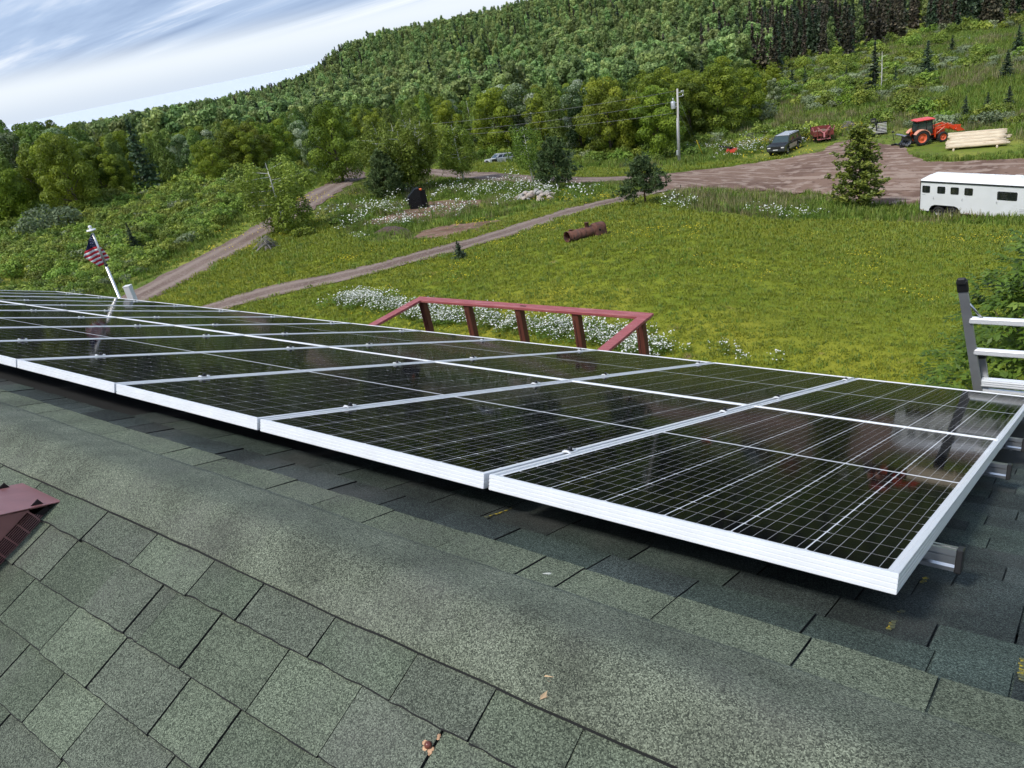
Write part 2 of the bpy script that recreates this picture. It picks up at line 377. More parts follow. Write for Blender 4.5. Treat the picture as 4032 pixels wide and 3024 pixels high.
def drape(name, sdf, bbox, cell, off, m, parent=None, lat=None):
    """sheet laid on the land where sdf > 0, its rim cut along the zero line"""
    x0, y0, x1, y1 = bbox; nx = int((x1 - x0) / cell) + 1; ny = int((y1 - y0) / cell) + 1
    gx = x0 + cell * np.arange(nx); gy = y0 + cell * np.arange(ny); X, Y = np.meshgrid(gx, gy, indexing='ij')
    S = sdf(X, Y); verts = []; faces = []; idx = {}
    def vid(key, x, y):
        k = idx.get(key)
        if k is None: k = idx[key] = len(verts); verts.append((x, y))
        return k
    pos = S > 0
    cnt = pos[:-1, :-1].astype(int) + pos[1:, :-1] + pos[1:, 1:] + pos[:-1, 1:]
    for i, j in zip(*np.nonzero(cnt)):
        cs = [(i, j), (i + 1, j), (i + 1, j + 1), (i, j + 1)]; poly = []
        for q in range(4):
            a, b = cs[q], cs[(q + 1) % 4]; sa, sb = S[a], S[b]
            if sa > 0: poly.append(vid(a, gx[a[0]], gy[a[1]]))
            if (sa > 0) != (sb > 0):
                t = sa / (sa - sb); key = (min(a, b), max(a, b))
                poly.append(vid(key, gx[a[0]] + t * (gx[b[0]] - gx[a[0]]), gy[a[1]] + t * (gy[b[1]] - gy[a[1]])))
        if len(poly) >= 3: faces.append(poly)
    A = np.array(verts); Z = gz(A[:, 0], A[:, 1]) + off
    me = bpy.data.meshes.new(name); me.from_pydata(np.c_[A, Z].tolist(), [], faces); me.materials.append(m)
    me.polygons.foreach_set('use_smooth', np.ones(len(me.polygons), bool)); me.update()
    if lat is not None: me.attributes.new('lat', 'FLOAT', 'POINT').data.foreach_set('value', np.asarray(lat(A[:, 0], A[:, 1]), np.float32))
    o = link(name, me, parent); return o

# ------------------------------------------------------------------ ground, water, roads
def ground_mat(name, layers, rough=0.9, bump=0.4, bscale=9.0, tracks=None):
    """layers: first a colour, then (colour, noise scale, from, to, detail) painted over one another"""
    m, nt, b = new_mat(name); L = nt.links.new
    tcn = nt.nodes.new('ShaderNodeTexCoord'); src = tcn.outputs['Object']; out = None
    for i, ly in enumerate(layers):
        if i == 0:
            rgb = nt.nodes.new('ShaderNodeRGB'); rgb.outputs[0].default_value = (*ly, 1); out = rgb.outputs[0]; continue
        c, s, a, z, dt = ly[:5]
        n = nt.nodes.new('ShaderNodeTexNoise'); n.inputs['Scale'].default_value = s; n.inputs['Detail'].default_value = dt
        if len(ly) > 5:
            mpn = nt.nodes.new('ShaderNodeMapping'); mpn.inputs['Rotation'].default_value = (0, 0, ly[5][3]); mpn.inputs['Scale'].default_value = ly[5][:3]; L(src, mpn.inputs[0]); L(mpn.outputs[0], n.inputs[0])
        else: L(src, n.inputs[0])
        mr = nt.nodes.new('ShaderNodeMapRange'); mr.inputs[1].default_value = a; mr.inputs[2].default_value = z; L(n.outputs[0], mr.inputs[0])
        mx = nt.nodes.new('ShaderNodeMixRGB'); mx.inputs[2].default_value = (*c, 1); L(mr.outputs[0], mx.inputs[0]); L(out, mx.inputs[1]); out = mx.outputs[0]
    if tracks:        # two wheel tracks worn paler, grit and weeds left between and beside them
        atn = nt.nodes.new('ShaderNodeAttribute'); atn.attribute_name = 'lat'
        nz = nt.nodes.new('ShaderNodeTexNoise'); nz.inputs['Scale'].default_value = .5; nz.inputs['Detail'].default_value = 4; L(src, nz.inputs[0])
        ad = nt.nodes.new('ShaderNodeMath'); ad.operation = 'MULTIPLY_ADD'; L(nz.outputs[0], ad.inputs[0]); ad.inputs[1].default_value = .7; L(atn.outputs['Fac'], ad.inputs[2])
        sub = nt.nodes.new('ShaderNodeMath'); sub.operation = 'SUBTRACT'; L(ad.outputs[0], sub.inputs[0]); sub.inputs[1].default_value = tracks + .35
        ab = nt.nodes.new('ShaderNodeMath'); ab.operation = 'ABSOLUTE'; L(sub.outputs[0], ab.inputs[0])
        mr = nt.nodes.new('ShaderNodeMapRange'); mr.inputs[1].default_value = .45; mr.inputs[2].default_value = .12; mr.inputs[4].default_value = .55; L(ab.outputs[0], mr.inputs[0])
        mx = nt.nodes.new('ShaderNodeMixRGB'); mx.inputs[2].default_value = (.34, .27, .225, 1); L(mr.outputs[0], mx.inputs[0]); L(out, mx.inputs[1]); out = mx.outputs[0]
        mr2 = nt.nodes.new('ShaderNodeMapRange'); mr2.inputs[1].default_value = .62; mr2.inputs[2].default_value = .72; mr2.inputs[4].default_value = .5; nz2 = nt.nodes.new('ShaderNodeTexNoise'); nz2.inputs['Scale'].default_value = 2.2; nz2.inputs['Detail'].default_value = 5; L(src, nz2.inputs[0]); L(nz2.outputs[0], mr2.inputs[0])
        mx = nt.nodes.new('ShaderNodeMixRGB'); mx.inputs[2].default_value = (.15, .16, .05, 1); L(mr2.outputs[0], mx.inputs[0]); L(out, mx.inputs[1]); out = mx.outputs[0]
    L(out, b.inputs['Base Color']); b.inputs['Roughness'].default_value = rough; setin(b, 'Specular IOR Level', 0.15)
    n = nt.nodes.new('ShaderNodeTexNoise'); n.inputs['Scale'].default_value = bscale; n.inputs['Detail'].default_value = 3; L(src, n.inputs[0])
    bp = nt.nodes.new('ShaderNodeBump'); bp.inputs['Strength'].default_value = bump; bp.inputs['Distance'].default_value = 0.08; L(n.outputs[0], bp.inputs['Height']); L(bp.outputs[0], b.inputs['Normal'])
    MATS[name] = m; return m
G_MEADOW = ground_mat('meadow_ground', [(.17, .215, .028), ((.105, .155, .020), .35, .42, .62, 3), ((.25, .26, .045), .16, .5, .68, 2), ((.14, .14, .04), 2.2, .5, .75, 3)], bump=.8, bscale=3)
G_LAWN = ground_mat('mown_grass', [(.215, .250, .020), ((.145, .195, .016), .28, .42, .6, 3), ((.29, .275, .028), .11, .5, .66, 2, (1, .55, 1, .5)),
                                   ((.12, .165, .014), 1.5, .54, .74, 4), ((.26, .21, .06), .9, .64, .74, 4), ((.22, .15, .09), .42, .70, .74, 5)], bump=.7, bscale=14)
G_VERGE = ground_mat('verge_grass', [(.15, .22, .025), ((.11, .17, .02), .28, .42, .6, 3), ((.17, .20, .03), .9, .55, .7, 3)], bump=.7, bscale=9)
G_GRAVEL = ground_mat('red_gravel', [(.215, .155, .125), ((.155, .105, .085), .5, .45, .62, 5, (1, .3, 1, .9)), ((.29, .225, .185), 7, .5, .7, 6), ((.12, .085, .07), 3, .6, .75, 6)], bump=.5, bscale=22, tracks=.75)
G_YARD = ground_mat('red_dirt', [(.225, .145, .105), ((.15, .09, .065), .22, .44, .62, 6, (1.6, .35, 1, -.25)), ((.34, .25, .195), .8, .52, .62, 5), ((.115, .07, .052), 1.9, .6, .70, 5), ((.33, .24, .185), .5, .56, .62, 4, (.25, 2.2, 1, .12))], bump=.9, bscale=5)
G_SOIL = ground_mat('garden_soil', [(.235, .145, .10), ((.16, .09, .06), .6, .45, .6, 6), ((.33, .25, .19), 3, .55, .7, 6), ((.09, .11, .03), 1.3, .57, .64, 6)], bump=1.0, bscale=7)
G_STONE = ground_mat('grey_rubble', [(.38, .37, .36), ((.22, .21, .2), .6, .45, .6, 6), ((.5, .5, .5), 1.5, .55, .7, 6)], bump=1.0, bscale=2)

def make_ground():
    rr = np.concatenate([[0.01, 4], np.exp(np.arange(math.log(8), math.log(300), .017)), np.exp(np.arange(math.log(300), math.log(1650), .035))])
    aa = np.concatenate([np.arange(-82, 12, .33), np.arange(12, 278, 3.0)])
    A, Q = np.meshgrid(np.radians(aa), rr, indexing='ij'); X = Q * np.sin(A); Y = Q * np.cos(A); Z = gz(X, Y)
    V = np.stack([X, Y, Z], -1).reshape(-1, 3); na, n = len(aa), len(rr)
    i, j = np.meshgrid(np.arange(na), np.arange(n - 1), indexing='ij'); i2 = (i + 1) % na
    F = np.stack([i * n + j, i * n + j + 1, i2 * n + j + 1, i2 * n + j], -1).reshape(-1, 4)
    return tag(link('ground', np_mesh('ground', V, F, G_MEADOW, smooth=True)), kind='structure')
make_ground()
m, nt, b = new_mat('lake_water'); b.inputs['Base Color'].default_value = (.60, .66, .72, 1); b.inputs['Roughness'].default_value = .8
n = nt.nodes.new('ShaderNodeTexNoise'); n.inputs['Scale'].default_value = .02; tcn = nt.nodes.new('ShaderNodeTexCoord'); nt.links.new(tcn.outputs['Object'], n.inputs[0])
bp = nt.nodes.new('ShaderNodeBump'); bp.inputs['Strength'].default_value = .3; bp.inputs['Distance'].default_value = 2; nt.links.new(n.outputs[0], bp.inputs['Height']); nt.links.new(bp.outputs[0], b.inputs['Normal'])
mb = MB(); mb.add([(60000 * math.cos(a), 60000 * math.sin(a), -90) for a in np.linspace(0, 2 * math.pi, 65)[:-1]], [list(range(64))])
tag(mb.build('lake', m), kind='structure')

# outlines, picked in the picture and laid on the land
ROAD_A = smooth_line(polyD([(215, 690), (308, 640), (470, 553), (578, 492), (655, 445), (715, 407), (750, 388), (762, 376), (752, 366), (735, 361), (714, 361), (690, 361)]))
ROAD_B = smooth_line(polyD([(880, 368), (945, 373), (1040, 380), (1140, 387), (1250, 389), (1350, 387), (1420, 388), (1480, 391), (1540, 390)]))
PATH_C = smooth_line(polyD([(400, 690), (480, 661), (600, 628), (737, 600), (895, 558), (1010, 528), (1104, 500), (1237, 457), (1352, 429), (1410, 414), (1450, 402)]))
YARD = polyD([(1430, 377), (1475, 373), (1591, 360), (1708, 343), (1758, 333), (1808, 312), (1841, 302), (1908, 312), (1952, 322), (1950, 343), (2008, 349), (2110, 348), (2212, 347), (2330, 345),
              (2330, 460), (2212, 462), (2100, 456), (1985, 448), (1875, 441), (1791, 424), (1675, 415), (1560, 412), (1475, 411), (1430, 413)])
GARDEN1 = polyD([(805, 475), (860, 458), (905, 452), (925, 437), (985, 432), (1040, 433), (1035, 447), (960, 468), (900, 474), (850, 482), (815, 486)])
GARDEN2 = polyD([(893, 505), (940, 490), (1000, 483), (1085, 478), (1108, 487), (1040, 503), (970, 515), (900, 518)])
PADS = [polyD([(2066, 78), (2095, 75), (2112, 90), (2140, 101), (2120, 106), (2088, 97)]), ]
LAWN = np.concatenate([polyD([(2300, 497), (2212, 492), (1975, 484), (1741, 478), (1575, 468), (1475, 458), (1445, 442), (1405, 424), (1350, 418), (1250, 436), (1130, 462), (1060, 487), (960, 514),
                              (860, 524), (800, 528), (740, 508), (700, 484), (668, 462), (650, 460), (590, 500), (500, 552), (330, 648), (230, 690)]), np.array([[-60, 2], [-40, -25], [30, -25], [30, 20]])])
LAWN2 = polyD([(945, 366), (1040, 376), (1140, 382), (1250, 383), (1350, 381), (1430, 374), (1475, 370), (1591, 357), (1660, 346), (1700, 338), (1600, 347), (1500, 357), (1440, 362), (1340, 366), (1230, 364), (1120, 358), (1040, 352), (960, 350)])
def jig(X, Y, s, amp, seed): return (fbm(X / s, Y / s, seed, 4) - .5) * amp
def sd_road(X, Y): return np.maximum(1.6 - pline(ROAD_A, X, Y), 2.1 - pline(ROAD_B, X, Y)) + jig(X, Y, 1.3, 1.0, 1)
def sd_path(X, Y): return 1.25 - pline(PATH_C, X, Y) + jig(X, Y, 1.2, .8, 2)
def sd_yard(X, Y): return sdist(YARD, X, Y) + jig(X, Y, 2.2, 2.4, 4)
def sd_gard(X, Y): return np.maximum(sdist(GARDEN1, X, Y), sdist(GARDEN2, X, Y)) + jig(X, Y, 1.5, 2.0, 6)
def sd_lawn(X, Y): return np.maximum(sdist(LAWN, X, Y), sdist(LAWN2, X, Y)) + jig(X, Y, 1.5, .8, 8)
def box_of(a, p=4): return (a[:, 0].min() - p, a[:, 1].min() - p, a[:, 0].max() + p, a[:, 1].max() + p)
tag(drape('lawn', lambda X, Y: sdist(LAWN, X, Y) + jig(X, Y, 1.5, .8, 8), (-62, 4, 14, 60), .5, .03, G_LAWN), kind='structure')
tag(drape('grass_verge', lambda X, Y: sdist(LAWN2, X, Y) + jig(X, Y, 1.5, .8, 8), box_of(LAWN2), .5, .03, G_VERGE), kind='structure')
tag(drape('gravel_road', sd_road, box_of(np.concatenate([ROAD_A, ROAD_B])), .4, .06, G_GRAVEL, lat=lambda X, Y: np.minimum(pline(ROAD_A, X, Y), pline(ROAD_B, X, Y))), kind='structure')
tag(drape('gravel_path', sd_path, box_of(PATH_C), .3, .075, G_GRAVEL, lat=lambda X, Y: pline(PATH_C, X, Y)), kind='structure')
tag(drape('dirt_yard', sd_yard, box_of(YARD), .4, .09, G_YARD), kind='structure')
tag(drape('garden_soil', sd_gard, box_of(np.concatenate([GARDEN1, GARDEN2])), .35, .05, G_SOIL), kind='structure')
tag(drape('rubble_pad', lambda X, Y: sdist(PADS[0], X, Y) + jig(X, Y, 5, 5, 9), box_of(PADS[0], 6), 1.2, .12, G_STONE), kind='structure')

# ------------------------------------------------------------------ the house and its roof
AL = R(22.14); CA, SA = math.cos(AL), math.sin(AL)
RY, RZ = 0.84, HC - 1.051            # ridge line
def far_pt(x, s, h=0.0): return Vector((x, RY + s * CA + h * SA, RZ - s * SA + h * CA))
def near_pt(x, s, h=0.0): return Vector((x, RY - s * CA - h * SA, RZ - s * SA + h * CA))
def granule_mat(name, dark, mid, light, big=.2):
    dark, mid, light = [tuple(c * k for c, k in zip(q, (.80, .84, .79))) for q in (dark, mid, light)]
    m, nt, b = new_mat(name); L = nt.links.new
    tcn = nt.nodes.new('ShaderNodeTexCoord'); geo = nt.nodes.new('ShaderNodeNewGeometry'); oi = nt.nodes.new('ShaderNodeObjectInfo')
    vo = nt.nodes.new('ShaderNodeTexVoronoi'); vo.inputs['Scale'].default_value = 470; L(geo.outputs['Position'], vo.inputs['Vector'])
    sp = nt.nodes.new('ShaderNodeSeparateColor'); L(vo.outputs['Color'], sp.inputs[0])
    rp = nt.nodes.new('ShaderNodeValToRGB'); el = rp.color_ramp.elements
    el[0].position = .05; el[0].color = (*dark, 1); el[1].position = 1; el[1].color = (*[c * 1.5 for c in light], 1)
    for p, c in ((.45, mid), (.80, light)): k = el.new(p); k.color = (*c, 1)
    L(sp.outputs[0], rp.inputs[0])
    n1 = nt.nodes.new('ShaderNodeTexNoise'); n1.inputs['Scale'].default_value = 5.5; n1.inputs['Detail'].default_value = 5; L(geo.outputs['Position'], n1.inputs[0])
    mr = nt.nodes.new('ShaderNodeMapRange'); mr.inputs[1].default_value = .3; mr.inputs[2].default_value = .7; mr.inputs[3].default_value = 1 - big * 1.5; mr.inputs[4].default_value = 1 + big * 1.2; L(n1.outputs[0], mr.inputs[0])
    m3 = nt.nodes.new('ShaderNodeMapRange'); m3.inputs[3].default_value = 1 - big; m3.inputs[4].default_value = 1 + big; L(oi.outputs['Random'], m3.inputs[0])
    mu = nt.nodes.new('ShaderNodeMath'); mu.operation = 'MULTIPLY'; L(mr.outputs[0], mu.inputs[0]); L(m3.outputs[0], mu.inputs[1])
    vm = nt.nodes.new('ShaderNodeVectorMath'); vm.operation = 'SCALE'; L(rp.outputs[0], vm.inputs[0]); L(mu.outputs[0], vm.inputs['Scale'])
    # worn greyish patches
    n2 = nt.nodes.new('ShaderNodeTexNoise'); n2.inputs['Scale'].default_value = 3.1; n2.inputs['Detail'].default_value = 6; L(geo.outputs['Position'], n2.inputs[0])
    mw2 = nt.nodes.new('ShaderNodeMapRange'); mw2.inputs[1].default_value = .5; mw2.inputs[2].default_value = .68; mw2.inputs[4].default_value = .3; L(n2.outputs[0], mw2.inputs[0])
    mx = nt.nodes.new('ShaderNodeMixRGB'); mx.inputs[2].default_value = (.12, .115, .105, 1); L(mw2.outputs[0], mx.inputs[0]); L(vm.outputs[0], mx.inputs[1])
    L(mx.outputs[0], b.inputs['Base Color']); b.inputs['Roughness'].default_value = .88; setin(b, 'Specular IOR Level', .3)
    bp = nt.nodes.new('ShaderNodeBump'); bp.inputs['Strength'].default_value = .55; bp.inputs['Distance'].default_value = .0015; L(sp.outputs[1], bp.inputs['Height']); L(bp.outputs[0], b.inputs['Normal'])
    MATS[name] = m; return m
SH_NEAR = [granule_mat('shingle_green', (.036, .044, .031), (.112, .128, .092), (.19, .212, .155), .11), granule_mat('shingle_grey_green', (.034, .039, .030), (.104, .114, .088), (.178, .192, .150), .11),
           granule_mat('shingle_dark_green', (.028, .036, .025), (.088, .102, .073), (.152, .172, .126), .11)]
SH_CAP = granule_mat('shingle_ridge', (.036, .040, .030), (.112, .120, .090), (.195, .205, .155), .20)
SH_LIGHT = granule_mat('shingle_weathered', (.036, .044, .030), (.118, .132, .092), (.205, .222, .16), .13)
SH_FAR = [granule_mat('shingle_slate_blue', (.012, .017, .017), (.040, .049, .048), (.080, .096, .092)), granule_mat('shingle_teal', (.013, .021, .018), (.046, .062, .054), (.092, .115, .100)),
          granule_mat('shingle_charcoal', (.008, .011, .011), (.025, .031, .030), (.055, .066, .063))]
ROOF_UNDER = mat('roof_underlay', (.012, .013, .013), .9, var=.3)
house = thing('house', 'house with green shingled gable roof carrying the solar panels', 'house')
XL, XR = -16.0, 3.4
S_FAR, S_NEAR = 5.75, 5.75
far_slope = link('far_roof_slope', None, house) if False else None
def slope_obj(name, near):
    mb = MB()
    mb.box(((XL + XR) / 2 if not near else -(XL + XR) / 2, (S_FAR) / 2 + .03, -.035), (XR - XL, S_FAR, .06))
    o = mb.build(name, ROOF_UNDER, house)
    o.location = (0, RY, RZ); o.rotation_euler = (-AL, 0, 0) if not near else (-AL, 0, math.pi)
    return o
far_slope = slope_obj('far_roof_slope', False); near_slope = slope_obj('near_roof_slope', True)
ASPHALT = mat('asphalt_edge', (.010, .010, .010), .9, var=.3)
def shingle_mesh(name, m, ln=.30):
    """one tab, unit width, thin at its head and thick at its butt, its cut edges bare asphalt and its dark lip a painted shadow-and-dirt line; origin at the middle of the butt edge"""
    mb = MB(); n = 6; t0, t1 = .0025, .0155; q = random.Random(rnd.random())
    j = [q.uniform(-.0018, .0018) for _ in range(n + 1)]
    xs = [-.5 + i / n for i in range(n + 1)]; vs = []
    for i, x in enumerate(xs): vs += [(x, -ln, t0), (x, j[i] - q.uniform(.0016, .0036), t1), (x, j[i], t1 - .0025), (x, j[i] - .001, t0 - .004), (x, -ln, 0)]
    for i in range(n):
        for k in range(5): a = i * 5 + k; b_ = i * 5 + (k + 1) % 5; mb.f.append([a, b_, b_ + 5, a + 5]); mb.m.append(1 if k in (1, 2) else 0); mb.sm.append(False)  # top lip painted black for the shadow gap and dirt along each course
    mb.v += vs; mb.f += [[4, 3, 2, 1, 0], [n * 5 + k for k in range(5)]]; mb.m += [1, 1]; mb.sm += [False, False]
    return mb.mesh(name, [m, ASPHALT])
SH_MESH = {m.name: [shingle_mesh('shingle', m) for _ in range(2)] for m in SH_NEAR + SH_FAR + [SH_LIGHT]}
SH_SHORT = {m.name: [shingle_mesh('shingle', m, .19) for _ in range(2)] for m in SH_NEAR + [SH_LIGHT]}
def lay(parent, joints, butt, mats, sgn=1, gap=.0045, lift=0.0, prob=None):
    js = sorted(joints)
    for a, b in zip(js[:-1], js[1:]):
        w = b - a - gap
        if w < .03: continue
        m = rnd.choices(mats, prob)[0]
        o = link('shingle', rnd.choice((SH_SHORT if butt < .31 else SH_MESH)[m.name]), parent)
        o.location = ((a + b) / 2 * sgn, butt + rnd.uniform(-.0025, .0025), lift + rnd.uniform(0, .0012)); o.scale = (w, 1, 1 + rnd.uniform(-.1, .25))
        o.rotation_euler = (0, 0, rnd.uniform(-.004, .004))
def fill_joints(known, lo, hi, step=(.17, .34)):
    js = sorted(known); x = js[0]
    while x > lo: x -= rnd.uniform(*step); js.insert(0, x)
    x = js[-1]
    while x < hi: x += rnd.uniform(*step); js.append(x)
    out = [js[0]]
    for a in js[1:]:
        while a - out[-1] > .40: out.append(out[-1] + rnd.uniform(.2, .3))
        out.append(a)
    return out
# near slope (towards the photographer); local x runs the other way
near_courses = [(.238, [-2.75, -2.56, -2.29, -2.005, -1.722, -1.512, -1.25, -1.0, -.80]), (.383, [-2.70, -2.50, -2.311, -2.046, -1.83, -1.763, -1.571, -1.313, -1.08, -.86]),
                (.520, [-2.62, -2.348, -2.073, -1.813, -1.615, -1.525, -1.333, -1.12, -.85]), (.657, [-2.45, -2.14, -1.93, -1.72, -1.42, -1.2]), (.795, [-2.25, -2.0, -1.72, -1.5]), (.935, [-2.1, -1.86, -1.6]), (1.075, [-1.9, -1.65])]
for butt, js in near_courses:
    js = fill_joints(js, -3.3, -.15 if butt < .5 else -.75)
    lay(near_slope, js, butt, SH_NEAR, -1, prob=(4, 3, 3))
# far slope, under and beside the panels
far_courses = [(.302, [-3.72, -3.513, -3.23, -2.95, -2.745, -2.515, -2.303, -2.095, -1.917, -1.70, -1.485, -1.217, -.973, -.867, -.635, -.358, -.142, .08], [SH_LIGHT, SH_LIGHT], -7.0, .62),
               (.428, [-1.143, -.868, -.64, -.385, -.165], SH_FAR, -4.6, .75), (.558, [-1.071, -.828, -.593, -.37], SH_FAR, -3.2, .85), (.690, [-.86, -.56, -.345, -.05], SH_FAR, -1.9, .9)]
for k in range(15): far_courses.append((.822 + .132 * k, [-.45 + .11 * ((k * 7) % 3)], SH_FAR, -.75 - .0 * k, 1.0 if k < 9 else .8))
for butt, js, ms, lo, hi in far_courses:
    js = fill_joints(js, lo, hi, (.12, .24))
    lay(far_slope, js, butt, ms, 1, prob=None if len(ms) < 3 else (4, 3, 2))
# ridge cap: one long row of shingle bent over the ridge, its near butt showing
def ridge_cap():
    prof = [(-.1385, .006), (-.1385, .023), (-.1365, .0255), (-.128, .0265)]
    for s in np.linspace(-.118, .160, 25): prof.append((float(s), .0285 - max(0, s) * .075))
    prof += [(.182, .0125), (.186, .004)]
    xs = np.arange(-8.0, 1.4, .04); V = []; n = len(prof)
    rr = .055
    for i, x in enumerate(xs):
        w1 = (fbm(np.array([x * 2.3]), np.array([3.]), 21)[0] - .5); w2 = (vnoise(np.array([x * 11.]), np.array([7.]), 22)[0] - .5)
        for j, (s, h) in enumerate(prof):
            ss = s + (w1 * .007 + w2 * .003 if j < 4 else 0) + (w1 * .01 if j > n - 3 else 0)
            hh = h + w1 * .006
            a = abs(ss)
            y = RY + ss * CA; z = RZ - (math.sqrt(ss * ss + rr * rr) - rr * .0) * SA + rr * SA * .35 * math.exp(-(ss / .09) ** 2)
            V.append((x, y, z + hh * CA))
    F = [[i * n + j, (i + 1) * n + j, (i + 1) * n + j + 1, i * n + j + 1] for i in range(len(xs) - 1) for j in range(n - 1)]
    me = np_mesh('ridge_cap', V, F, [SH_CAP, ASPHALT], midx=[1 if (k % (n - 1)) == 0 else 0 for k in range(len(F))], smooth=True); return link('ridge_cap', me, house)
ridge_cap()
# walls, gables, fascia below the roof
SIDING = mat('red_brown_siding', (.16, .055, .045), .7, var=.15, scale=4, bump=.2, bscale=30)
WHITE_TRIM = mat('white_trim', (.75, .75, .73), .5, var=.05)
mb = MB(); y0, y1 = RY - 4.85, RY + 4.85; ze = RZ - 5.25 * SA / CA
mb.box(((XL + XR) / 2, RY, (RZ - 4.85 * SA / CA - .12) / 2), (XR - XL - .8, 9.7, RZ - 4.85 * SA / CA - .12), 0)
for gx in (XL + .4, XR - .4):
    z1 = RZ - 4.85 * SA / CA - .12
    mb.prism([(y0, z1), (y1, z1), (RY, RZ - .1)], gx - .05, gx + .05, 'x', 0)
mb.build('wall', SIDING, house)
for yy, nm in ((far_pt(0, S_FAR).y + .02, 'fascia'), (near_pt(0, S_NEAR).y - .02, 'fascia')):
    mb = MB(); mb.box(((XL + XR) / 2, yy, far_pt(0, S_FAR).z - .09), (XR - XL, .03, .17)); mb.build(nm, WHITE_TRIM, house)

# ------------------------------------------------------------------ solar panels
ALU = mat('anodised_aluminium', (.88, .89, .90), .36, .25, var=.04, scale=8)
ALU_RAW = mat('mill_aluminium', (.62, .63, .64), .28, 1.0, var=.06, scale=5)
BLACK_PL = mat('black_plastic', (.012, .012, .013), .45, var=.2)
BLACK_BOLT = mat('black_steel', (.02, .02, .022), .35, .6, var=.2)
def glass_over(name, col, rough=.35):
    m, nt, b = new_mat(name); b.inputs['Base Color'].default_value = (*col, 1); b.inputs['Roughness'].default_value = rough
    setin(b, 'Specular IOR Level', .0); setin(b, 'Coat Weight', .62); setin(b, 'Coat IOR', 1.21)
    L = nt.links.new; geo = nt.nodes.new('ShaderNodeNewGeometry'); n = nt.nodes.new('ShaderNodeTexNoise'); n.inputs['Scale'].default_value = 1.7; n.inputs['Detail'].default_value = 6; L(geo.outputs['Position'], n.inputs[0])
    mr = nt.nodes.new('ShaderNodeMapRange'); mr.inputs[1].default_value = .35; mr.inputs[2].default_value = .7; mr.inputs[3].default_value = .03; mr.inputs[4].default_value = .10; L(n.outputs[0], mr.inputs[0]); L(mr.outputs[0], b.inputs['Coat Roughness'])
    MATS[name] = m; return m
CELL = glass_over('silicon_cell', (.0045, .0048, .0055), .5); SHEET = glass_over('white_backsheet', (.74, .75, .76)); BUS = glass_over('busbar', (.30, .30, .305))
PW, PL_, PG_ = 0.997, 1.975, 0.018
cell_w, cell_h, gapc, gapr, midg = .1554, .0778, .0034, .0020, .016
mx0 = (PW - 6 * cell_w - 5 * gapc) / 2; my0 = (PL_ - 24 * cell_h - 22 * gapr - midg) / 2
def cell_into(mb, x, y):
    w, h, c = cell_w, cell_h, .007
    mb.add([(x + c, y, 0), (x + w - c, y, 0), (x + w, y + c * .6, 0), (x + w, y + h, 0), (x, y + h, 0), (x, y + c * .6, 0)], [[0, 1, 2, 3, 4, 5]], 0)
    for k in range(5):
        bx = x + w * (k + .5) / 5; mb.add([(bx - .0007, y, .0003), (bx + .0007, y, .0003), (bx + .0007, y + h, .0003), (bx - .0007, y + h, .0003)], [[0, 1, 2, 3]], 1)
def cell_spots():
    for r_ in range(24):
        y = my0 + r_ * (cell_h + gapr) + (midg - gapr if r_ >= 12 else 0)
        for c_ in range(6): yield mx0 + c_ * (cell_w + gapc), y
mb = MB(); cell_into(mb, 0, 0); CELL_ONE = mb.mesh('cell', [CELL, BUS])
mb = MB()
for x, y in cell_spots(): cell_into(mb, x, y)
CELL_ALL = mb.mesh('cell_grid', [CELL, BUS])
mb = MB(); mb.add([(.008, .008, 0), (PW - .008, .008, 0), (PW - .008, PL_ - .008, 0), (.008, PL_ - .008, 0)], [[0, 1, 2, 3]]); SHEET_ME = mb.mesh('backsheet', SHEET)
def frame_mesh():
    """hollow frame: a lip on top, outer face with four shallow ribs"""
    mb = MB(); H = .040; rib = []
    z = 0.0; prof = [(0, -.0008), (.0012, 0), (.0105, 0), (.0105, -.004)]      # inset from the outer edge, height
    outer = [(0, -.0008)]
    for k in range(4):
        za = -.0105 * k - .0022; zb = -.0105 * (k + 1) + .0006
        outer += [(0, za - .0000), (0, zb), (.0016, zb - .0006), (.0016, zb - .0014)]
    outer.append((0, -H))
    prof = [(.0012, 0), (.0105, 0), (.0105, -.006), (.002, -.008), (.002, -H + .002), (.02, -H + .002), (.02, -H)] + outer[::-1]
    rings = []
    for sx, sy in ((0, 0), (1, 0), (1, 1), (0, 1)):
        rings.append([((PW - i_) if sx else i_, (PL_ - i_) if sy else i_, z_) for i_, z_ in prof])
    n = len(prof); vs = [p for r_ in rings for p in r_]; fs = []
    for a in range(4):
        for k in range(n): fs.append([a * n + k, a * n + (k + 1) % n, ((a + 1) % 4) * n + (k + 1) % n, ((a + 1) % 4) * n + k])
    mb.add(vs, fs); return mb.mesh('frame', ALU)
FRAME_ME = frame_mesh()
P0 = Vector((-.2304, 1.2657, HC - 1.0623))       # top near right corner of the nearest panel
PDN = Vector((0, CA, -SA)); PNO = Vector((0, SA, CA))
ORD = ['first', 'second', 'third', 'fourth', 'fifth', 'sixth', 'seventh', 'eighth', 'ninth', 'tenth', 'eleventh', 'twelfth', 'thirteenth']
NCOL = 13
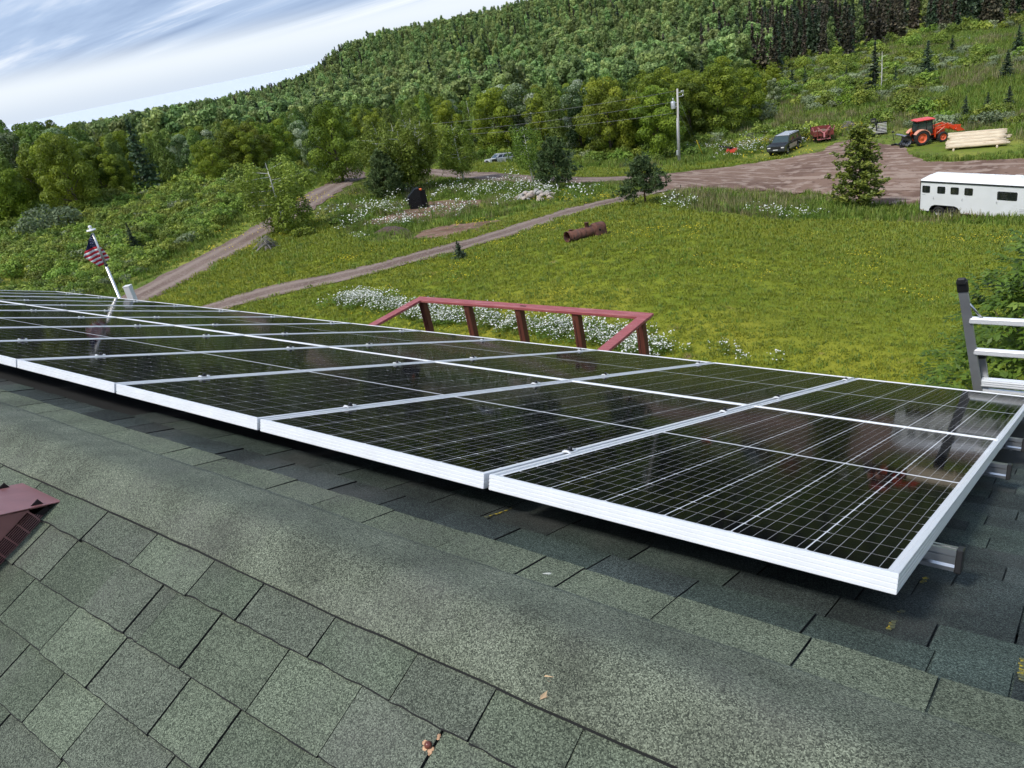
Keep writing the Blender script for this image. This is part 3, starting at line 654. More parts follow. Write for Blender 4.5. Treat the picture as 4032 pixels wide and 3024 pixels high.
for c_ in range(NCOL):
    for r_ in range(2):
        org = P0 + Vector((-(c_ + 1) * (PW + PG_) + PG_ / 2, 0, 0)) + PDN * (r_ * (PL_ + .006)) + PNO * rnd.uniform(-.0015, .0015)
        where = 'lower row by the eave' if r_ else 'upper row by the ridge'
        lab = f'black solar panel in silver frame, {ORD[c_]} from the ladder end, {where}' if c_ < NCOL - 1 else f'black solar panel at the far end near the flag, {where}'
        p = thing('solar_panel', lab, 'solar panel', org, group='solar panels on the roof', rot=(-AL, 0, 0))
        link('frame', FRAME_ME, p); link('backsheet', SHEET_ME, p, (0, 0, -.0045))
        if (c_ == 0) or (c_ == 1 and r_ == 0):
            for x, y in cell_spots(): link('cell', CELL_ONE, p, (x, y, -.0040))
        else: tag(link('cell_grid', CELL_ALL, p, (0, 0, -.0040)), kind='stuff')
# rails with mid clamps
def rail_profile():
    h, w = .050, .036
    return [(-w / 2, -h), (w / 2, -h), (w / 2, -h * .82), (w / 2 - .005, -h * .7), (w / 2 - .005, -h * .36), (w / 2, -h * .25), (w / 2, 0), (.006, 0), (.006, -.010), (-.006, -.010), (-.006, 0), (-w / 2, 0), (-w / 2, -h * .25), (-w / 2 + .005, -h * .36), (-w / 2 + .005, -h * .7), (-w / 2, -h * .82)]
mb = MB(); mb.box((0, 0, -.0015), (.030, .045, .003), 0); mb.box((0, -.021, .001), (.018, .004, .006), 0); mb.box((0, .021, .001), (.018, .004, .006), 0); CLAMP_ME = mb.mesh('clamp', ALU)
mb = MB(); mb.lathe([(.011, .0), (.011, .003), (.0068, .003), (.0068, .012), (.0055, .0135)], 8, 0, caps=(True, True)); BOLT_ME = mb.mesh('bolt', BLACK_BOLT)
mb = MB(); mb.box((0, 0, 0), (.014, .041, .056), 0, bev=.002); CAP_ME = mb.mesh('end_cap', BLACK_PL)
RAIL_V = [.41, 1.655, 2.36, 3.70]
RAIL_L = ['mounting rail nearest the ridge, black capped, under the upper panels', 'mounting rail under the far edge of the upper panel row', 'mounting rail under the near edge of the lower panel row', 'mounting rail nearest the eave, under the lower panel row']
for v, lab in zip(RAIL_V, RAIL_L):
    L_ = NCOL * (PW + PG_) + .09
    org = P0 + PDN * v + PNO * -.040 + Vector((.045, 0, 0))
    t = thing('mounting_rail', 'aluminium ' + lab, 'mounting rail', org, group='mounting rails under the panels', rot=(-AL, 0, 0))
    MB().prism(rail_profile(), -L_, 0, 'x', 0).build('rail', ALU_RAW, t)
    link('end_cap', CAP_ME, t, (.0035, 0, -.025)); link('end_cap', CAP_ME, t, (-L_ - .0035, 0, -.025))
    for k in range(9):
        mb = MB(); mb.box((0, 0, -.072), (.05, .05, .046)); mb.box((0, .04, -.098), (.06, .10, .008)); mb.build('foot', ALU_RAW, t, (-.55 - k * 1.55, 0, 0))
    for k in range(1, NCOL):
        c2 = link('clamp', CLAMP_ME, t, (-.045 - k * (PW + PG_) , 0, .0445)); link('bolt', BOLT_ME, c2, (0, 0, .0))
    c2 = link('clamp', CLAMP_ME, t, (-.045 + .004, 0, .0445)) if False else None

# ------------------------------------------------------------------ vegetation builders
def unit(v): return v / np.maximum(np.linalg.norm(v, axis=-1, keepdims=True), 1e-9)
def leaf_quads(C, N, size, g, asp=1.5, jit=.7, fold=.18, along=None):
    """diamond leaves (or leaf clumps): centres C, facing N"""
    n = len(C); size = np.broadcast_to(size, (n,))[:, None]
    nn = unit(unit(N) + g.normal(0, jit, (n, 3)))
    t = g.normal(0, 1, (n, 3)) if along is None else along + g.normal(0, .25, (n, 3))
    t = unit(t - nn * (t * nn).sum(1, keepdims=True)); b = np.cross(nn, t)
    L = t * size * asp * .5; W = b * size * .5; f = nn * size * fold
    V = np.stack([C - L, C - W + f, C + L, C + W + f], 1).reshape(-1, 3)
    F = np.arange(4 * n).reshape(n, 4); return V, F
def join_quads(parts):
    Vs, Fs, k = [], [], 0
    for V, F in parts: Vs.append(V); Fs.append(F + k); k += len(V)
    return np.concatenate(Vs), np.concatenate(Fs)
def sphere_dirs(n, g, up=.25):
    d = unit(g.normal(0, 1, (n, 3)) + np.array([0, 0, up])); return d
def lobes_crown(g, lobes, per_area, size, asp=1.5, jit=.7, up=.35, inner=.12, droop=0.0, rough=.28):
    """leaf clumps over the surfaces of a set of rounded boughs; returns V, F, tone"""
    Cs, Ns, Ts = [], [], []
    for (c, r) in lobes:
        c = np.array(c); r = np.array(r); n = max(8, int(per_area * (r[0] * r[1] + r[0] * r[2] + r[1] * r[2]) * 4.2))
        d = sphere_dirs(n, g, up); k = 1 - np.abs(g.normal(0, rough, (n, 1))) * .9 + .06; k = np.where(g.random((n, 1)) < inner, k * .6, k)
        p = c + d * r * k
        if droop: p[:, 2] -= droop * g.random(n) ** 2 * r[2] * 1.2
        Cs.append(p); Ns.append(d); Ts.append(np.clip(g.normal(.5, .16) + g.normal(0, .17, n), 0, .97))
    C = np.concatenate(Cs); N = np.concatenate(Ns); T = np.concatenate(Ts)
    keep = np.ones(len(C), bool)
    for (c, r) in lobes:        # no leaves deep inside a neighbouring bough
        keep &= (((C - np.array(c)) / np.array(r)) ** 2).sum(1) > .30
    C, N, T = C[keep], N[keep], T[keep]
    V, F = leaf_quads(C, N, size * g.uniform(.65, 1.35, len(C)), g, asp, jit); return V, F, T
def bark_tubes(specs, m):
    mb = MB()
    for pts, rad, n in specs: mb.tube(pts, rad, n, 0)
    return mb.mesh('trunk', m)
BARK = mat('grey_bark', (.11, .09, .07), .9, var=.35, scale=3, bump=.6, stretch=(6, 6, 1))
BARK_RED = mat('red_bark', (.13, .075, .05), .9, var=.35, scale=3, bump=.6, stretch=(6, 6, 1))
BARK_BIRCH = mat('white_bark', (.72, .70, .66), .7, var=.08, scale=3, alt=(.05, .045, .04), alt_scale=2.4, alt_pos=(.60, .64), stretch=(1.2, 1.2, 5))
DEADW = mat('grey_dead_wood', (.24, .215, .19), .9, var=.25, scale=4)
L_MAPLE = leaf_mat('maple_leaves', [(.034, .054, .006), (.074, .108, .010), (.145, .182, .018)], .28, hue=.022, obj_var=.32)
L_MAPLE_PALE = leaf_mat('wind_turned_leaves', [(.030, .055, .014), (.060, .095, .026), (.15, .19, .09)], .28, hue=.02, obj_var=.2, pale=(.50, .55, .40))
L_ASPEN = leaf_mat('aspen_leaves', [(.038, .065, .012), (.072, .112, .020), (.125, .170, .040)], .3, hue=.02, obj_var=.3)
L_BIRCH = leaf_mat('birch_leaves', [(.044, .070, .009), (.088, .130, .016), (.155, .205, .034)], .3, hue=.015, obj_var=.15)
L_SPRUCE = leaf_mat('spruce_needles', [(.012, .021, .010), (.026, .042, .020), (.050, .072, .034)], .1, hue=.02, obj_var=.3)
L_BROWNSP = leaf_mat('browned_spruce', [(.020, .020, .013), (.040, .036, .022), (.072, .058, .036)], .1, hue=.03, obj_var=.35)
L_PINE = leaf_mat('pine_needles', [(.018, .030, .010), (.040, .062, .020), (.080, .105, .036)], .12, hue=.012, obj_var=.15)
L_CEDAR = leaf_mat('cedar_sprays', [(.040, .060, .010), (.080, .105, .016), (.135, .150, .026)], .2, hue=.01, obj_var=.1)
L_WILLOW = leaf_mat('willow_leaves', [(.050, .070, .030), (.090, .115, .055), (.155, .18, .10)], .25, hue=.015, obj_var=.25)
L_BUSH = leaf_mat('bush_leaves', [(.052, .082, .012), (.100, .140, .020), (.180, .215, .040)], .28, hue=.022, obj_var=.38)
L_FAR = leaf_mat('far_leaves', [(.058, .090, .026), (.104, .148, .044), (.170, .215, .072)], .25, hue=.028, obj_var=.42)
L_GRASS = leaf_mat('grass_blades', [(.055, .095, .012), (.100, .150, .020), (.165, .200, .045)], .3, hue=.02, obj_var=.3, gain=1.6)
L_LAWN = leaf_mat('lawn_blades', [(.100, .125, .011), (.128, .152, .014), (.165, .178, .02)], .3, hue=.01, obj_var=.12, gain=1.75)
L_SEED = leaf_mat('seeding_grass', [(.10, .13, .03), (.18, .18, .07), (.30, .26, .14)], .25, hue=.02, obj_var=.25, gain=1.15)
L_NEAR = leaf_mat('ash_leaves', [(.026, .050, .006), (.056, .098, .011), (.115, .165, .026)], .30, rough=.5, hue=.005, obj_var=.05)
PETAL = leaf_mat('white_petals', [(.62, .63, .52), (.78, .78, .72), (.86, .86, .82)], .15, hue=.005, obj_var=.08, gain=1)
YELLOW = leaf_mat('yellow_petals', [(.55, .40, .01), (.72, .56, .015), (.80, .68, .05)], .15, hue=.01, obj_var=.12, gain=.9)

def maple_proto(seed, H=12.0, W=9.0, base=.12, nl=26, size=.20, leafm=None, per=27.0, narrow=1.0):
    """broad crown: boughs set out over an egg-shaped envelope with gaps between them"""
    g = np.random.default_rng(seed); lobes = [((0, 0, H * .5), (W * .22, W * .22, H * .26)), ((0, 0, H * .74), (W * .17, W * .17, H * .16))]
    for i in range(nl):
        h = (i + .5) / nl; h = base + (1 - base) * h ** .95 * .95; u = (h - base) / (1 - base)
        env = math.sin(math.pi * min(1, max(0.04, u * .80 + .16))) ** .8
        a = i * 2.4 + g.uniform(-.5, .5); rr = W / 2 * env * g.uniform(.55, .92) * narrow; lr = W * g.uniform(.105, .185) * (1.1 - .35 * u)
        lobes.append(((rr * math.cos(a), rr * math.sin(a), h * H - lr * .3), (lr * g.uniform(.9, 1.3), lr * g.uniform(.9, 1.3), lr * g.uniform(.55, .85))))
    V, F, T = lobes_crown(g, lobes, per, size, jit=.42, up=.45, rough=.16, inner=.08)
    crown = np_mesh('crown', V, F, leafm or L_MAPLE, T)
    specs = [([(0, 0, -.3), (.05, .04, H * .3), (-.05, .1, H * .62)], [.024 * H, .018 * H, .008 * H], 7)]
    for c, r in lobes[3:nl:3]: specs.append(([(0, 0, min(c[2] * .6, H * .5)), (c[0] * .5, c[1] * .5, c[2] * .82), c], [.009 * H, .006 * H, .002 * H], 5))
    return bark_tubes(specs, BARK), crown, H
def aspen_proto(seed, H=12.0, W=4.6, leafm=None, size=.32):
    g = np.random.default_rng(seed); lobes = []
    for i in range(20):
        h = .24 + .74 * (i + .5) / 20; env = math.sin(math.pi * min(1, (h - .16) / .86)) ** .7
        a = i * 2.4 + g.uniform(-.6, .6); rr = W / 2 * env * g.uniform(.2, .68); lr = W * g.uniform(.15, .25) * (1 if h < .85 else .6)
        lobes.append(((rr * math.cos(a), rr * math.sin(a), h * H), (lr, lr, lr * g.uniform(.9, 1.4))))
    V, F, T = lobes_crown(g, lobes, 30, size * .6, jit=.45, up=.3, rough=.2)
    specs = [([(0, 0, -.3), (.1, -.05, H * .45), (0, .08, H * .9)], [.013 * H, .010 * H, .002 * H], 6)]
    for c, r in lobes[1:18:3]: specs.append(([(0, 0, c[2] * .75), c], [.005 * H, .0015 * H], 4))
    return bark_tubes(specs, DEADW), np_mesh('crown', V, F, leafm or L_ASPEN, T), H
def spruce_proto(seed, H=10.0, W=4.2, leafm=None, nb=150, ragged=.2, bare=.04, dens=7, size=.32, barkm=None):
    g = np.random.default_rng(seed); parts = []; T = []
    for i in range(nb):
        h = bare + (1 - bare) * (i + g.random()) / nb; L = W / 2 * ((1 - h) ** .85 + .03) * g.uniform(1 - ragged * 1.6, 1 + ragged * .6); a = g.uniform(0, 6.283)
        k = max(2, int(dens * (L / (W / 2)) + 2)); t = np.linspace(.12, 1, k)
        dx, dy = math.cos(a), math.sin(a); z = h * H - .34 * L * t + .22 * L * t ** 2
        C = np.stack([dx * L * t, dy * L * t, z], 1) + g.normal(0, .05, (k, 3))
        N = np.tile([dx * .25, dy * .25, 1.0], (k, 1)); al_ = np.tile([dx, dy, -.25], (k, 1)) + g.normal(0, .5, (k, 3))
        N = N * .6 + g.normal(0, .8, (k, 3)); parts.append(leaf_quads(C, N, (size * 1.5 * (1.15 - .45 * t)) * (.55 + .6 * (1 - h)) * H / 10, g, 1.7, .3, -.12, al_)); T.append(np.clip(g.normal(.42, .12) + .25 * t - .1 + g.normal(0, .12, k), 0, 1))
    V, F = join_quads(parts)
    specs = [([(0, 0, -.3), (0, 0, H * .5), (0, 0, H * .985)], [.016 * H, .010 * H, .002 * H], 6)]
    return bark_tubes(specs, barkm or BARK), np_mesh('crown', V, F, leafm or L_SPRUCE, np.concatenate(T)), H
def pine_proto(seed, H=5.0, W=4.6, leafm=None, nb=46, clear=.14, dense=2.1):
    """young pine: upswept limbs ending in bottle-brush tufts"""
    g = np.random.default_rng(seed); parts = []; T = []; specs = [([(0, 0, -.2), (.05, .02, H * .5), (0, 0, H * .96)], [.022 * H, .014 * H, .004 * H], 7)]
    for i in range(nb):
        h = clear + (.97 - clear) * (i + g.random()) / nb; u = (h - clear) / (1 - clear)
        L = W / 2 * min(1.0, (u + .40) * 1.7) * (1 - u) ** .85 * g.uniform(.45, 1.2) + .03 * W; a = i * 2.4 + g.uniform(-.3, .3); dx, dy = math.cos(a), math.sin(a)
        pts = [(0, 0, h * H * .96), (dx * L * .5, dy * L * .5, h * H + .02 * H), (dx * L, dy * L, h * H + .10 * H * (1 - u * .4))]
        specs.append((pts, [.006 * H, .004 * H, .0015 * H], 4))
        nt_ = int((5 + 9 * L / (W / 2)) * dense)
        for k in range(nt_):
            t = g.uniform(.3, 1.06) ** .8; off = g.normal(0, .045 * W * (.35 + t * .65), 3) * np.array([1, 1, .9]); c = np.array([dx * L * t, dy * L * t, h * H + .10 * H * t * t * (1 - u * .4)]) + off
            ax = unit(np.array([[dx * .6, dy * .6, .9]]) + g.normal(0, .35, (1, 3)))[0]; q = 10
            d = unit(ax * .75 + g.normal(0, .62, (q, 3))); ln = .075 * H * g.uniform(.8, 1.3)
            parts.append(leaf_quads(c + d * ln * .5, np.cross(d, g.normal(0, 1, (q, 3))), ln * .24, g, 4.2, .1, 0, d)); T.append(np.clip(g.normal(.45, .16) + g.normal(0, .1, q), 0, 1))
    V, F = join_quads(parts); return bark_tubes(specs, BARK_RED), np_mesh('crown', V, F, leafm or L_PINE, np.concatenate(T)), H
def birch_proto(seed, H=9.0, W=4.5, stems=1, spread=.0, size=.13, per=55, base=.2, lean=0.0, top=.66):
    """white stems with hanging twigs"""
    g = np.random.default_rng(seed); lobes = []; specs = []
    for s in range(stems):
        a0 = s * 6.283 / max(1, stems) + g.uniform(-.25, .25); ox = math.cos(a0) * spread; oy = math.sin(a0) * spread; hs = H * (1 if stems == 1 else g.uniform(.78, 1.0))
        b0 = (math.cos(a0) * .28 * (stems > 1), math.sin(a0) * .28 * (stems > 1), -.2)
        pts = [b0, (ox * .35 + b0[0] * .6 + .04 * H * lean, oy * .35 + b0[1] * .6, hs * .28), (ox * .75 + .07 * H * lean, oy * .75, hs * .6), (ox + .1 * H * lean, oy, hs * .90)]
        k = .0135 if stems == 1 else .0105
        specs.append((pts, [k * hs * 1.15, k * hs, k * hs * .5, k * hs * .06], 7)); P = [np.array(p) for p in pts]
        nl = 34 if stems == 1 else 22
        for i in range(nl):
            h = base + (1 - base) * (i + .5) / nl; u = (h - base) / (1 - base); f = h * 3; q = min(2, int(f)); c0 = P[q] + (P[q + 1] - P[q]) * (f - q)
            a = i * 2.4 + g.uniform(-.5, .5); env = (math.sin(math.pi * (u * top + .16)) ** .8); wl = W / (1 if stems == 1 else 1.9)
            rr = wl / 2 * env * g.uniform(.3, .95); lr = wl * g.uniform(.085, .14) * (1.12 - .3 * u)
            c = (c0[0] + rr * math.cos(a), c0[1] + rr * math.sin(a), c0[2] - .02 * H)
            lobes.append((c, (lr, lr, lr * g.uniform(1.0, 1.5))))
            if i % 2 == 0: specs.append(([tuple(c0 - np.array([0, 0, .06 * H])), c], [.0035 * H, .001 * H], 4))
    V, F, T = lobes_crown(g, lobes, per, size, 1.5, .5, .15, .1, droop=.75, rough=.30)
    return bark_tubes(specs, BARK_BIRCH), np_mesh('crown', V, F, L_BIRCH, T), H
def cedar_proto(seed, H=6.6, W=4.2):
    g = np.random.default_rng(seed); parts = []; T = []; specs = [([(0, 0, -.2), (.03, .02, H * .5), (0, 0, H * .97)], [.022 * H, .014 * H, .003 * H], 7)]
    for i in range(70):
        h = .10 + .88 * (i + g.random()) / 70; u = (h - .1) / .9; L = W / 2 * (1 - u) ** .75 * g.uniform(.55, 1.12) + .12; a = i * 2.4 + g.uniform(-.4, .4); dx, dy = math.cos(a), math.sin(a)
        specs.append(([(0, 0, h * H), (dx * L * .9, dy * L * .9, h * H + .12 * L)], [.004 * H, .001 * H], 4))
        nt_ = int(5 + 16 * L / (W / 2))
        for k in range(nt_):
            t = g.uniform(.2, 1.0); c = np.array([dx * L * t, dy * L * t, h * H + .25 * L * t * t - .05 * L]) + g.normal(0, .13, 3); q = 7
            d = unit(np.array([dx, dy, .45]) + g.normal(0, .55, (q, 3)))
            parts.append(leaf_quads(c + d * .1 + g.normal(0, .05, (q, 3)), g.normal(0, 1, (q, 3)) + np.array([0, 0, 1.0]), .13, g, 1.9, .2, .1, d)); T.append(np.clip(g.normal(.5, .16) + g.normal(0, .12, q), 0, 1))
    V, F = join_quads(parts); return bark_tubes(specs, BARK), np_mesh('crown', V, F, L_CEDAR, np.concatenate(T)), H
def bush_mesh(seed, r=1.0, h=1.0, m=None, size=.16, per=24, nl=9, up=.4):
    g = np.random.default_rng(seed); lobes = []
    for i in range(nl):
        a = i * 2.4; q = r * .55 * math.sqrt(i / nl) * g.uniform(.8, 1.3); lr = r * g.uniform(.3, .46)
        lobes.append(((q * math.cos(a), q * math.sin(a), h * g.uniform(.3, .62) * (1.15 - q / r * .5)), (lr, lr, h * g.uniform(.28, .42))))
    V, F, T = lobes_crown(g, lobes, per, size, jit=.5, up=up); return np_mesh('foliage', V, F, m or L_BUSH, T)
def tuft_mesh(seed, n=14, r=.16, h=.5, w=.02, m=None, bend=.35):
    """blades of grass, each a bent strip of two quads"""
    g = np.random.default_rng(seed); V = []; F = []; T = []
    for i in range(n):
        a = g.uniform(0, 6.283); q = r * math.sqrt(g.random()); x, y = q * math.cos(a), q * math.sin(a); b = g.uniform(0, 6.283); hh = h * g.uniform(.55, 1.15)
        dx, dy = math.cos(b), math.sin(b); k = len(V); be = bend * hh * g.uniform(.3, 1.2); ww = w * g.uniform(.7, 1.3)
        for t, f in ((0, 1), (.55, .8), (1, .15)):
            cx_, cy_, cz_ = x + dx * be * t * t, y + dy * be * t * t, hh * t
            V += [(cx_ - dy * ww * f, cy_ + dx * ww * f, cz_), (cx_ + dy * ww * f, cy_ - dx * ww * f, cz_)]
        F += [[k, k + 1, k + 3, k + 2], [k + 2, k + 3, k + 5, k + 4]]; t_ = g.random(); T += [t_, t_]
    return np_mesh('blades', V, F, m or L_GRASS, T)
def flower_mesh(seed, n=16, r=.3, h=.5, d=.045, m=None, stem=True, flat=.5):
    g = np.random.default_rng(seed); V = []; F = []; T = []; M_ = []
    for i in range(n):
        a = g.uniform(0, 6.283); q = r * math.sqrt(g.random()); x, y = q * math.cos(a), q * math.sin(a); z = h * g.uniform(.6, 1.1)
        nn = unit(np.array([g.normal(0, flat), g.normal(0, flat), 1.0])); t1 = unit(np.cross(nn, [1, .3, 0])); t2 = np.cross(nn, t1); k = len(V); dd = d * g.uniform(.75, 1.2)
        for j in range(6): V.append(tuple(np.array([x, y, z]) + (t1 * math.cos(j * 1.0472) + t2 * math.sin(j * 1.0472)) * dd))
        F += [[k, k + 1, k + 2, k + 3], [k, k + 3, k + 4, k + 5]]; tn = g.random(); T += [tn, tn]; M_ += [0, 0]
        if stem:
            k = len(V); V += [(x * .8 - .006, y * .8, 0), (x * .8 + .006, y * .8, 0), (x + .005, y, z), (x - .005, y, z)]; F.append([k, k + 1, k + 2, k + 3]); T.append(.4); M_.append(1)
            for _ in range(2):
                k = len(V); b = g.uniform(0, 6.283); zz = z * g.uniform(.2, .75); l = .09 * h / .5; V += [(x, y, zz), (x + math.cos(b) * l, y + math.sin(b) * l, zz + .05), (x + math.cos(b) * l * 1.6, y + math.sin(b) * l * 1.6, zz + .03), (x + math.cos(b + .5) * l, y + math.sin(b + .5) * l, zz + .03)]
                F.append([k, k + 1, k + 2, k + 3]); T.append(g.random() * .6); M_.append(1)
    return np_mesh('flowers', V, F, [m or PETAL, L_GRASS], T, midx=M_)

def scatter(name, meshes, P, scl, rz, idx, label=None, cat=None, tilt=None, kind='stuff', mats=None):
    """one ground-cover object: instances of a few meshes on points"""
    P = np.asarray(P, np.float32)
    if len(P) == 0: return None
    me = bpy.data.meshes.new(name); me.vertices.add(len(P)); me.vertices.foreach_set('co', P.ravel())
    me.attributes.new('scl', 'FLOAT', 'POINT').data.foreach_set('value', np.asarray(scl, np.float32))
    me.attributes.new('rotz', 'FLOAT', 'POINT').data.foreach_set('value', np.asarray(rz, np.float32))
    me.attributes.new('pick', 'INT', 'POINT').data.foreach_set('value', np.asarray(idx, np.int32))
    o = link(name, me); tag(o, label, cat, kind=kind)
    for mm in meshes:
        for q in mm.materials:
            if q.name not in me.materials: me.materials.append(q)
    ng = bpy.data.node_groups.new(name, 'GeometryNodeTree')
    ng.interface.new_socket('Geometry', in_out='INPUT', socket_type='NodeSocketGeometry'); ng.interface.new_socket('Geometry', in_out='OUTPUT', socket_type='NodeSocketGeometry')
    gi = ng.nodes.new('NodeGroupInput'); go = ng.nodes.new('NodeGroupOutput'); jn = ng.nodes.new('GeometryNodeJoinGeometry')
    def attr(nm, tp):
        n = ng.nodes.new('GeometryNodeInputNamedAttribute'); n.data_type = tp; n.inputs[0].default_value = nm; return n.outputs[0]
    a_s = attr('scl', 'FLOAT'); a_r = attr('rotz', 'FLOAT'); a_p = attr('pick', 'INT')
    cmb = ng.nodes.new('ShaderNodeCombineXYZ'); ng.links.new(a_r, cmb.inputs[2])
    for k, mm in enumerate(meshes):
        po = bpy.data.objects.new(name + '_piece', mm)
        oi = ng.nodes.new('GeometryNodeObjectInfo'); oi.inputs['Object'].default_value = po; oi.inputs['As Instance'].default_value = False
        iop = ng.nodes.new('GeometryNodeInstanceOnPoints'); cmp_ = ng.nodes.new('FunctionNodeCompare'); cmp_.data_type = 'INT'; cmp_.operation = 'EQUAL'
        ng.links.new(a_p, cmp_.inputs[2]); cmp_.inputs[3].default_value = k
        ng.links.new(gi.outputs[0], iop.inputs['Points']); ng.links.new(cmp_.outputs[0], iop.inputs['Selection']); ng.links.new(oi.outputs['Geometry'], iop.inputs['Instance'])
        ng.links.new(cmb.outputs[0], iop.inputs['Rotation']); ng.links.new(a_s, iop.inputs['Scale']); ng.links.new(iop.outputs[0], jn.inputs[0])
    ng.links.new(jn.outputs[0], go.inputs[0])
    md = o.modifiers.new('scatter', 'NODES'); md.node_group = ng; return o
def field_points(az, r, n, g, rpow=1.0):
    """random spots in a sector, evenly spread over the ground when rpow is 2, denser near by when smaller"""
    a = np.radians(g.uniform(az[0], az[1], n)); u = g.random(n); q = (r[0] ** rpow + u * (r[1] ** rpow - r[0] ** rpow)) ** (1 / rpow); return q * np.sin(a), q * np.cos(a)
def open_ground(X, Y, pad=.3):
    return (sd_road(X, Y) < -pad) & (sd_path(X, Y) < -pad) & (sd_yard(X, Y) < -pad)

# ------------------------------------------------------------------ trees
MAPLES = [maple_proto(101, 12, 9.5), maple_proto(102, 12, 8.2, nl=24), maple_proto(103, 12, 10.5, nl=30)]
L_MAPLE_B = leaf_mat('bright_maple_leaves', [(.046, .066, .006), (.098, .130, .010), (.175, .205, .018)], .3, hue=.01, obj_var=.12)
MAPLES_B = [maple_proto(104, 12, 9.5, leafm=L_MAPLE_B), maple_proto(105, 12, 8.6, nl=24, leafm=L_MAPLE_B), maple_proto(106, 12, 10, nl=30, leafm=L_MAPLE_B)]
PALES = [maple_proto(111, 12, 9.0, leafm=L_MAPLE_PALE), maple_proto(112, 12, 8.0, leafm=L_MAPLE_PALE, nl=22)]
ASPENS = [aspen_proto(121), aspen_proto(122, 12, 5.2), aspen_proto(123, 12, 3.8)]
SPRUCES = [spruce_proto(131), spruce_proto(132, 10, 3.0, ragged=.3), spruce_proto(133, 10, 4.6, nb=170)]
THIN_SPRUCE = [spruce_proto(134, 10, 2.6, nb=95, ragged=.45, bare=.14, dens=5)]
BROWN = [spruce_proto(135, 10, 3.4, L_BROWNSP, ragged=.35)]
taken = []
def plant(proto, base, height, name, label, cat='tree', group=None, wide=1.0, rz=None, tilt=(0, 0)):
    tr, cr, H = proto; k = height / H
    t = thing(name, label, cat, base, rnd.uniform(0, 6.28) if rz is None else rz, group)
    t.rotation_euler = (tilt[0], tilt[1], t.rotation_euler[2]); t.scale = (k * wide, k * wide, k)
    link('trunk', tr, t); link('crown', cr, t); taken.append((base.x, base.y, 1.2)); return t
def plantD(proto, bx, by, tx, ty, name, label, **k):
    b = at(bx, by); return plant(proto, b, top_at(tx, ty, b), name, label, **k)
# the ones that stand apart
plantD(birch_proto(201, 7.5, 6.2, base=.2, per=62), 620, 503, 573, 333, 'birch_tree', 'slender white-stemmed birch beside the left gravel road', rz=.4, wide=1.25)
plantD(birch_proto(202, 9.6, 11.5, stems=8, spread=3.0, per=34, size=.16, base=.34), 885, 416, 838, 236, 'birch_clump', 'big spreading birch with a fan of white stems behind the black bin', rz=.2)
plantD(birch_proto(203, 7.4, 5.2, base=.30, lean=-.3), 1003, 393, 975, 253, 'birch_tree', 'birch with leaning white trunk just before the upper gravel road', rz=0)
plantD(birch_proto(204, 7.0, 4.6, base=.34, lean=-.2, per=36), 1152, 397, 1137, 257, 'birch_tree', 'thin yellowish birch beside the young pine, bare white lower trunk', rz=0)
plantD(pine_proto(211, 5, 5.8, nb=38), 1205, 411, 1192, 305, 'pine_tree', 'dark young pine behind the rock pile', rz=.5)
plantD(pine_proto(212, 5, 6.6, nb=34, clear=.2), 1395, 441, 1386, 342, 'pine_tree', 'bushy young pine where the gravel path meets the dirt yard', rz=2.1)
plantD(pine_proto(213, 5, 4.6, nb=52, clear=.05), 842, 430, 812, 332, 'pine_tree', 'olive young pine in front of the spreading birch', rz=1.0)
plantD(cedar_proto(221), 1858, 452, 1862, 268, 'cedar_tree', 'ragged yellow-green cedar left of the white trailer', rz=.8, wide=1.3)
plantD(spruce_proto(231, 1.2, 1.1, nb=60, size=.9), 995, 560, 990, 520, 'spruce_sapling', 'tiny spruce sapling on the lawn beside the gravel path', rz=0)
plantD(SPRUCES[2], 297, 545, 285, 478, 'spruce_tree', 'small dense spruce in the brush behind the flag', wide=1.15)
for bx, by, tx, ty, P_, lab in ((182, 474, 108, 287, 0, 'big bright broad tree rising from the brush at left'), (270, 441, 218, 330, 1, 'smaller bright yellow-green tree right of the big left one'), (25, 505, -62, 335, 2, 'leafy tree cut off by the left picture edge'),
                                (470, 412, 430, 300, 0, 'rounded tree at the wood edge left of the roadside birch'), (560, 392, 527, 280, 1, 'bright tree at the wood edge behind the roadside birch')):
    plantD(MAPLES_B[P_], bx, by, tx, ty, 'maple_tree', lab, wide=.82)
plantD(SPRUCES[2], 335, 426, 243, 262, 'spruce_tree', 'tall dark spruce towering at the edge of the left wood', wide=1.0)
plantD(MAPLES[0], 742, 392, 752, 205, 'maple_tree', 'tall leafy tree at the bend of the gravel road', wide=.85)
plantD(PALES[0], 690, 372, 668, 278, 'maple_tree', 'dark round tree with pale windblown leaves left of the road bend', wide=.9)
FIELD = [(1240, 630, 1240, 270, 1, 'tall thin spruce beside a dead white snag in the field'), (1580, 545, 1570, 265, 0, 'lone pointed spruce standing in the middle of the field'), (1060, 560, 1057, 425, 1, 'small spindly grey spruce left of the dead snag'),
         (795, 575, 788, 430, 1, 'pair-topped thin spruce at the left end of the field'), (610, 512, 600, 370, 0, 'dark spruce rising beside the leafy grove at the field edge'), (710, 592, 705, 450, 0, 'short dark spruce between the grove and the field'),
         (1745, 337, 1743, 228, 0, 'compact spruce just below the grey rubble patch'), (2095, 512, 2088, 325, 2, 'broad dark spruce at the right edge of the field'), (2168, 362, 2160, 160, 0, 'tall dark spruce at the upper right edge'),
         (1830, 752, 1832, 620, 0, 'leftmost of three young spruces behind the log pile'), (1970, 737, 1972, 598, 2, 'bushy middle one of three young spruces behind the log pile'), (2110, 692, 2117, 556, 2, 'rightmost of three young spruces behind the log pile'), (1377, 572, 1360, 430, 1, 'tiny withered spruce right of the dead snag')]
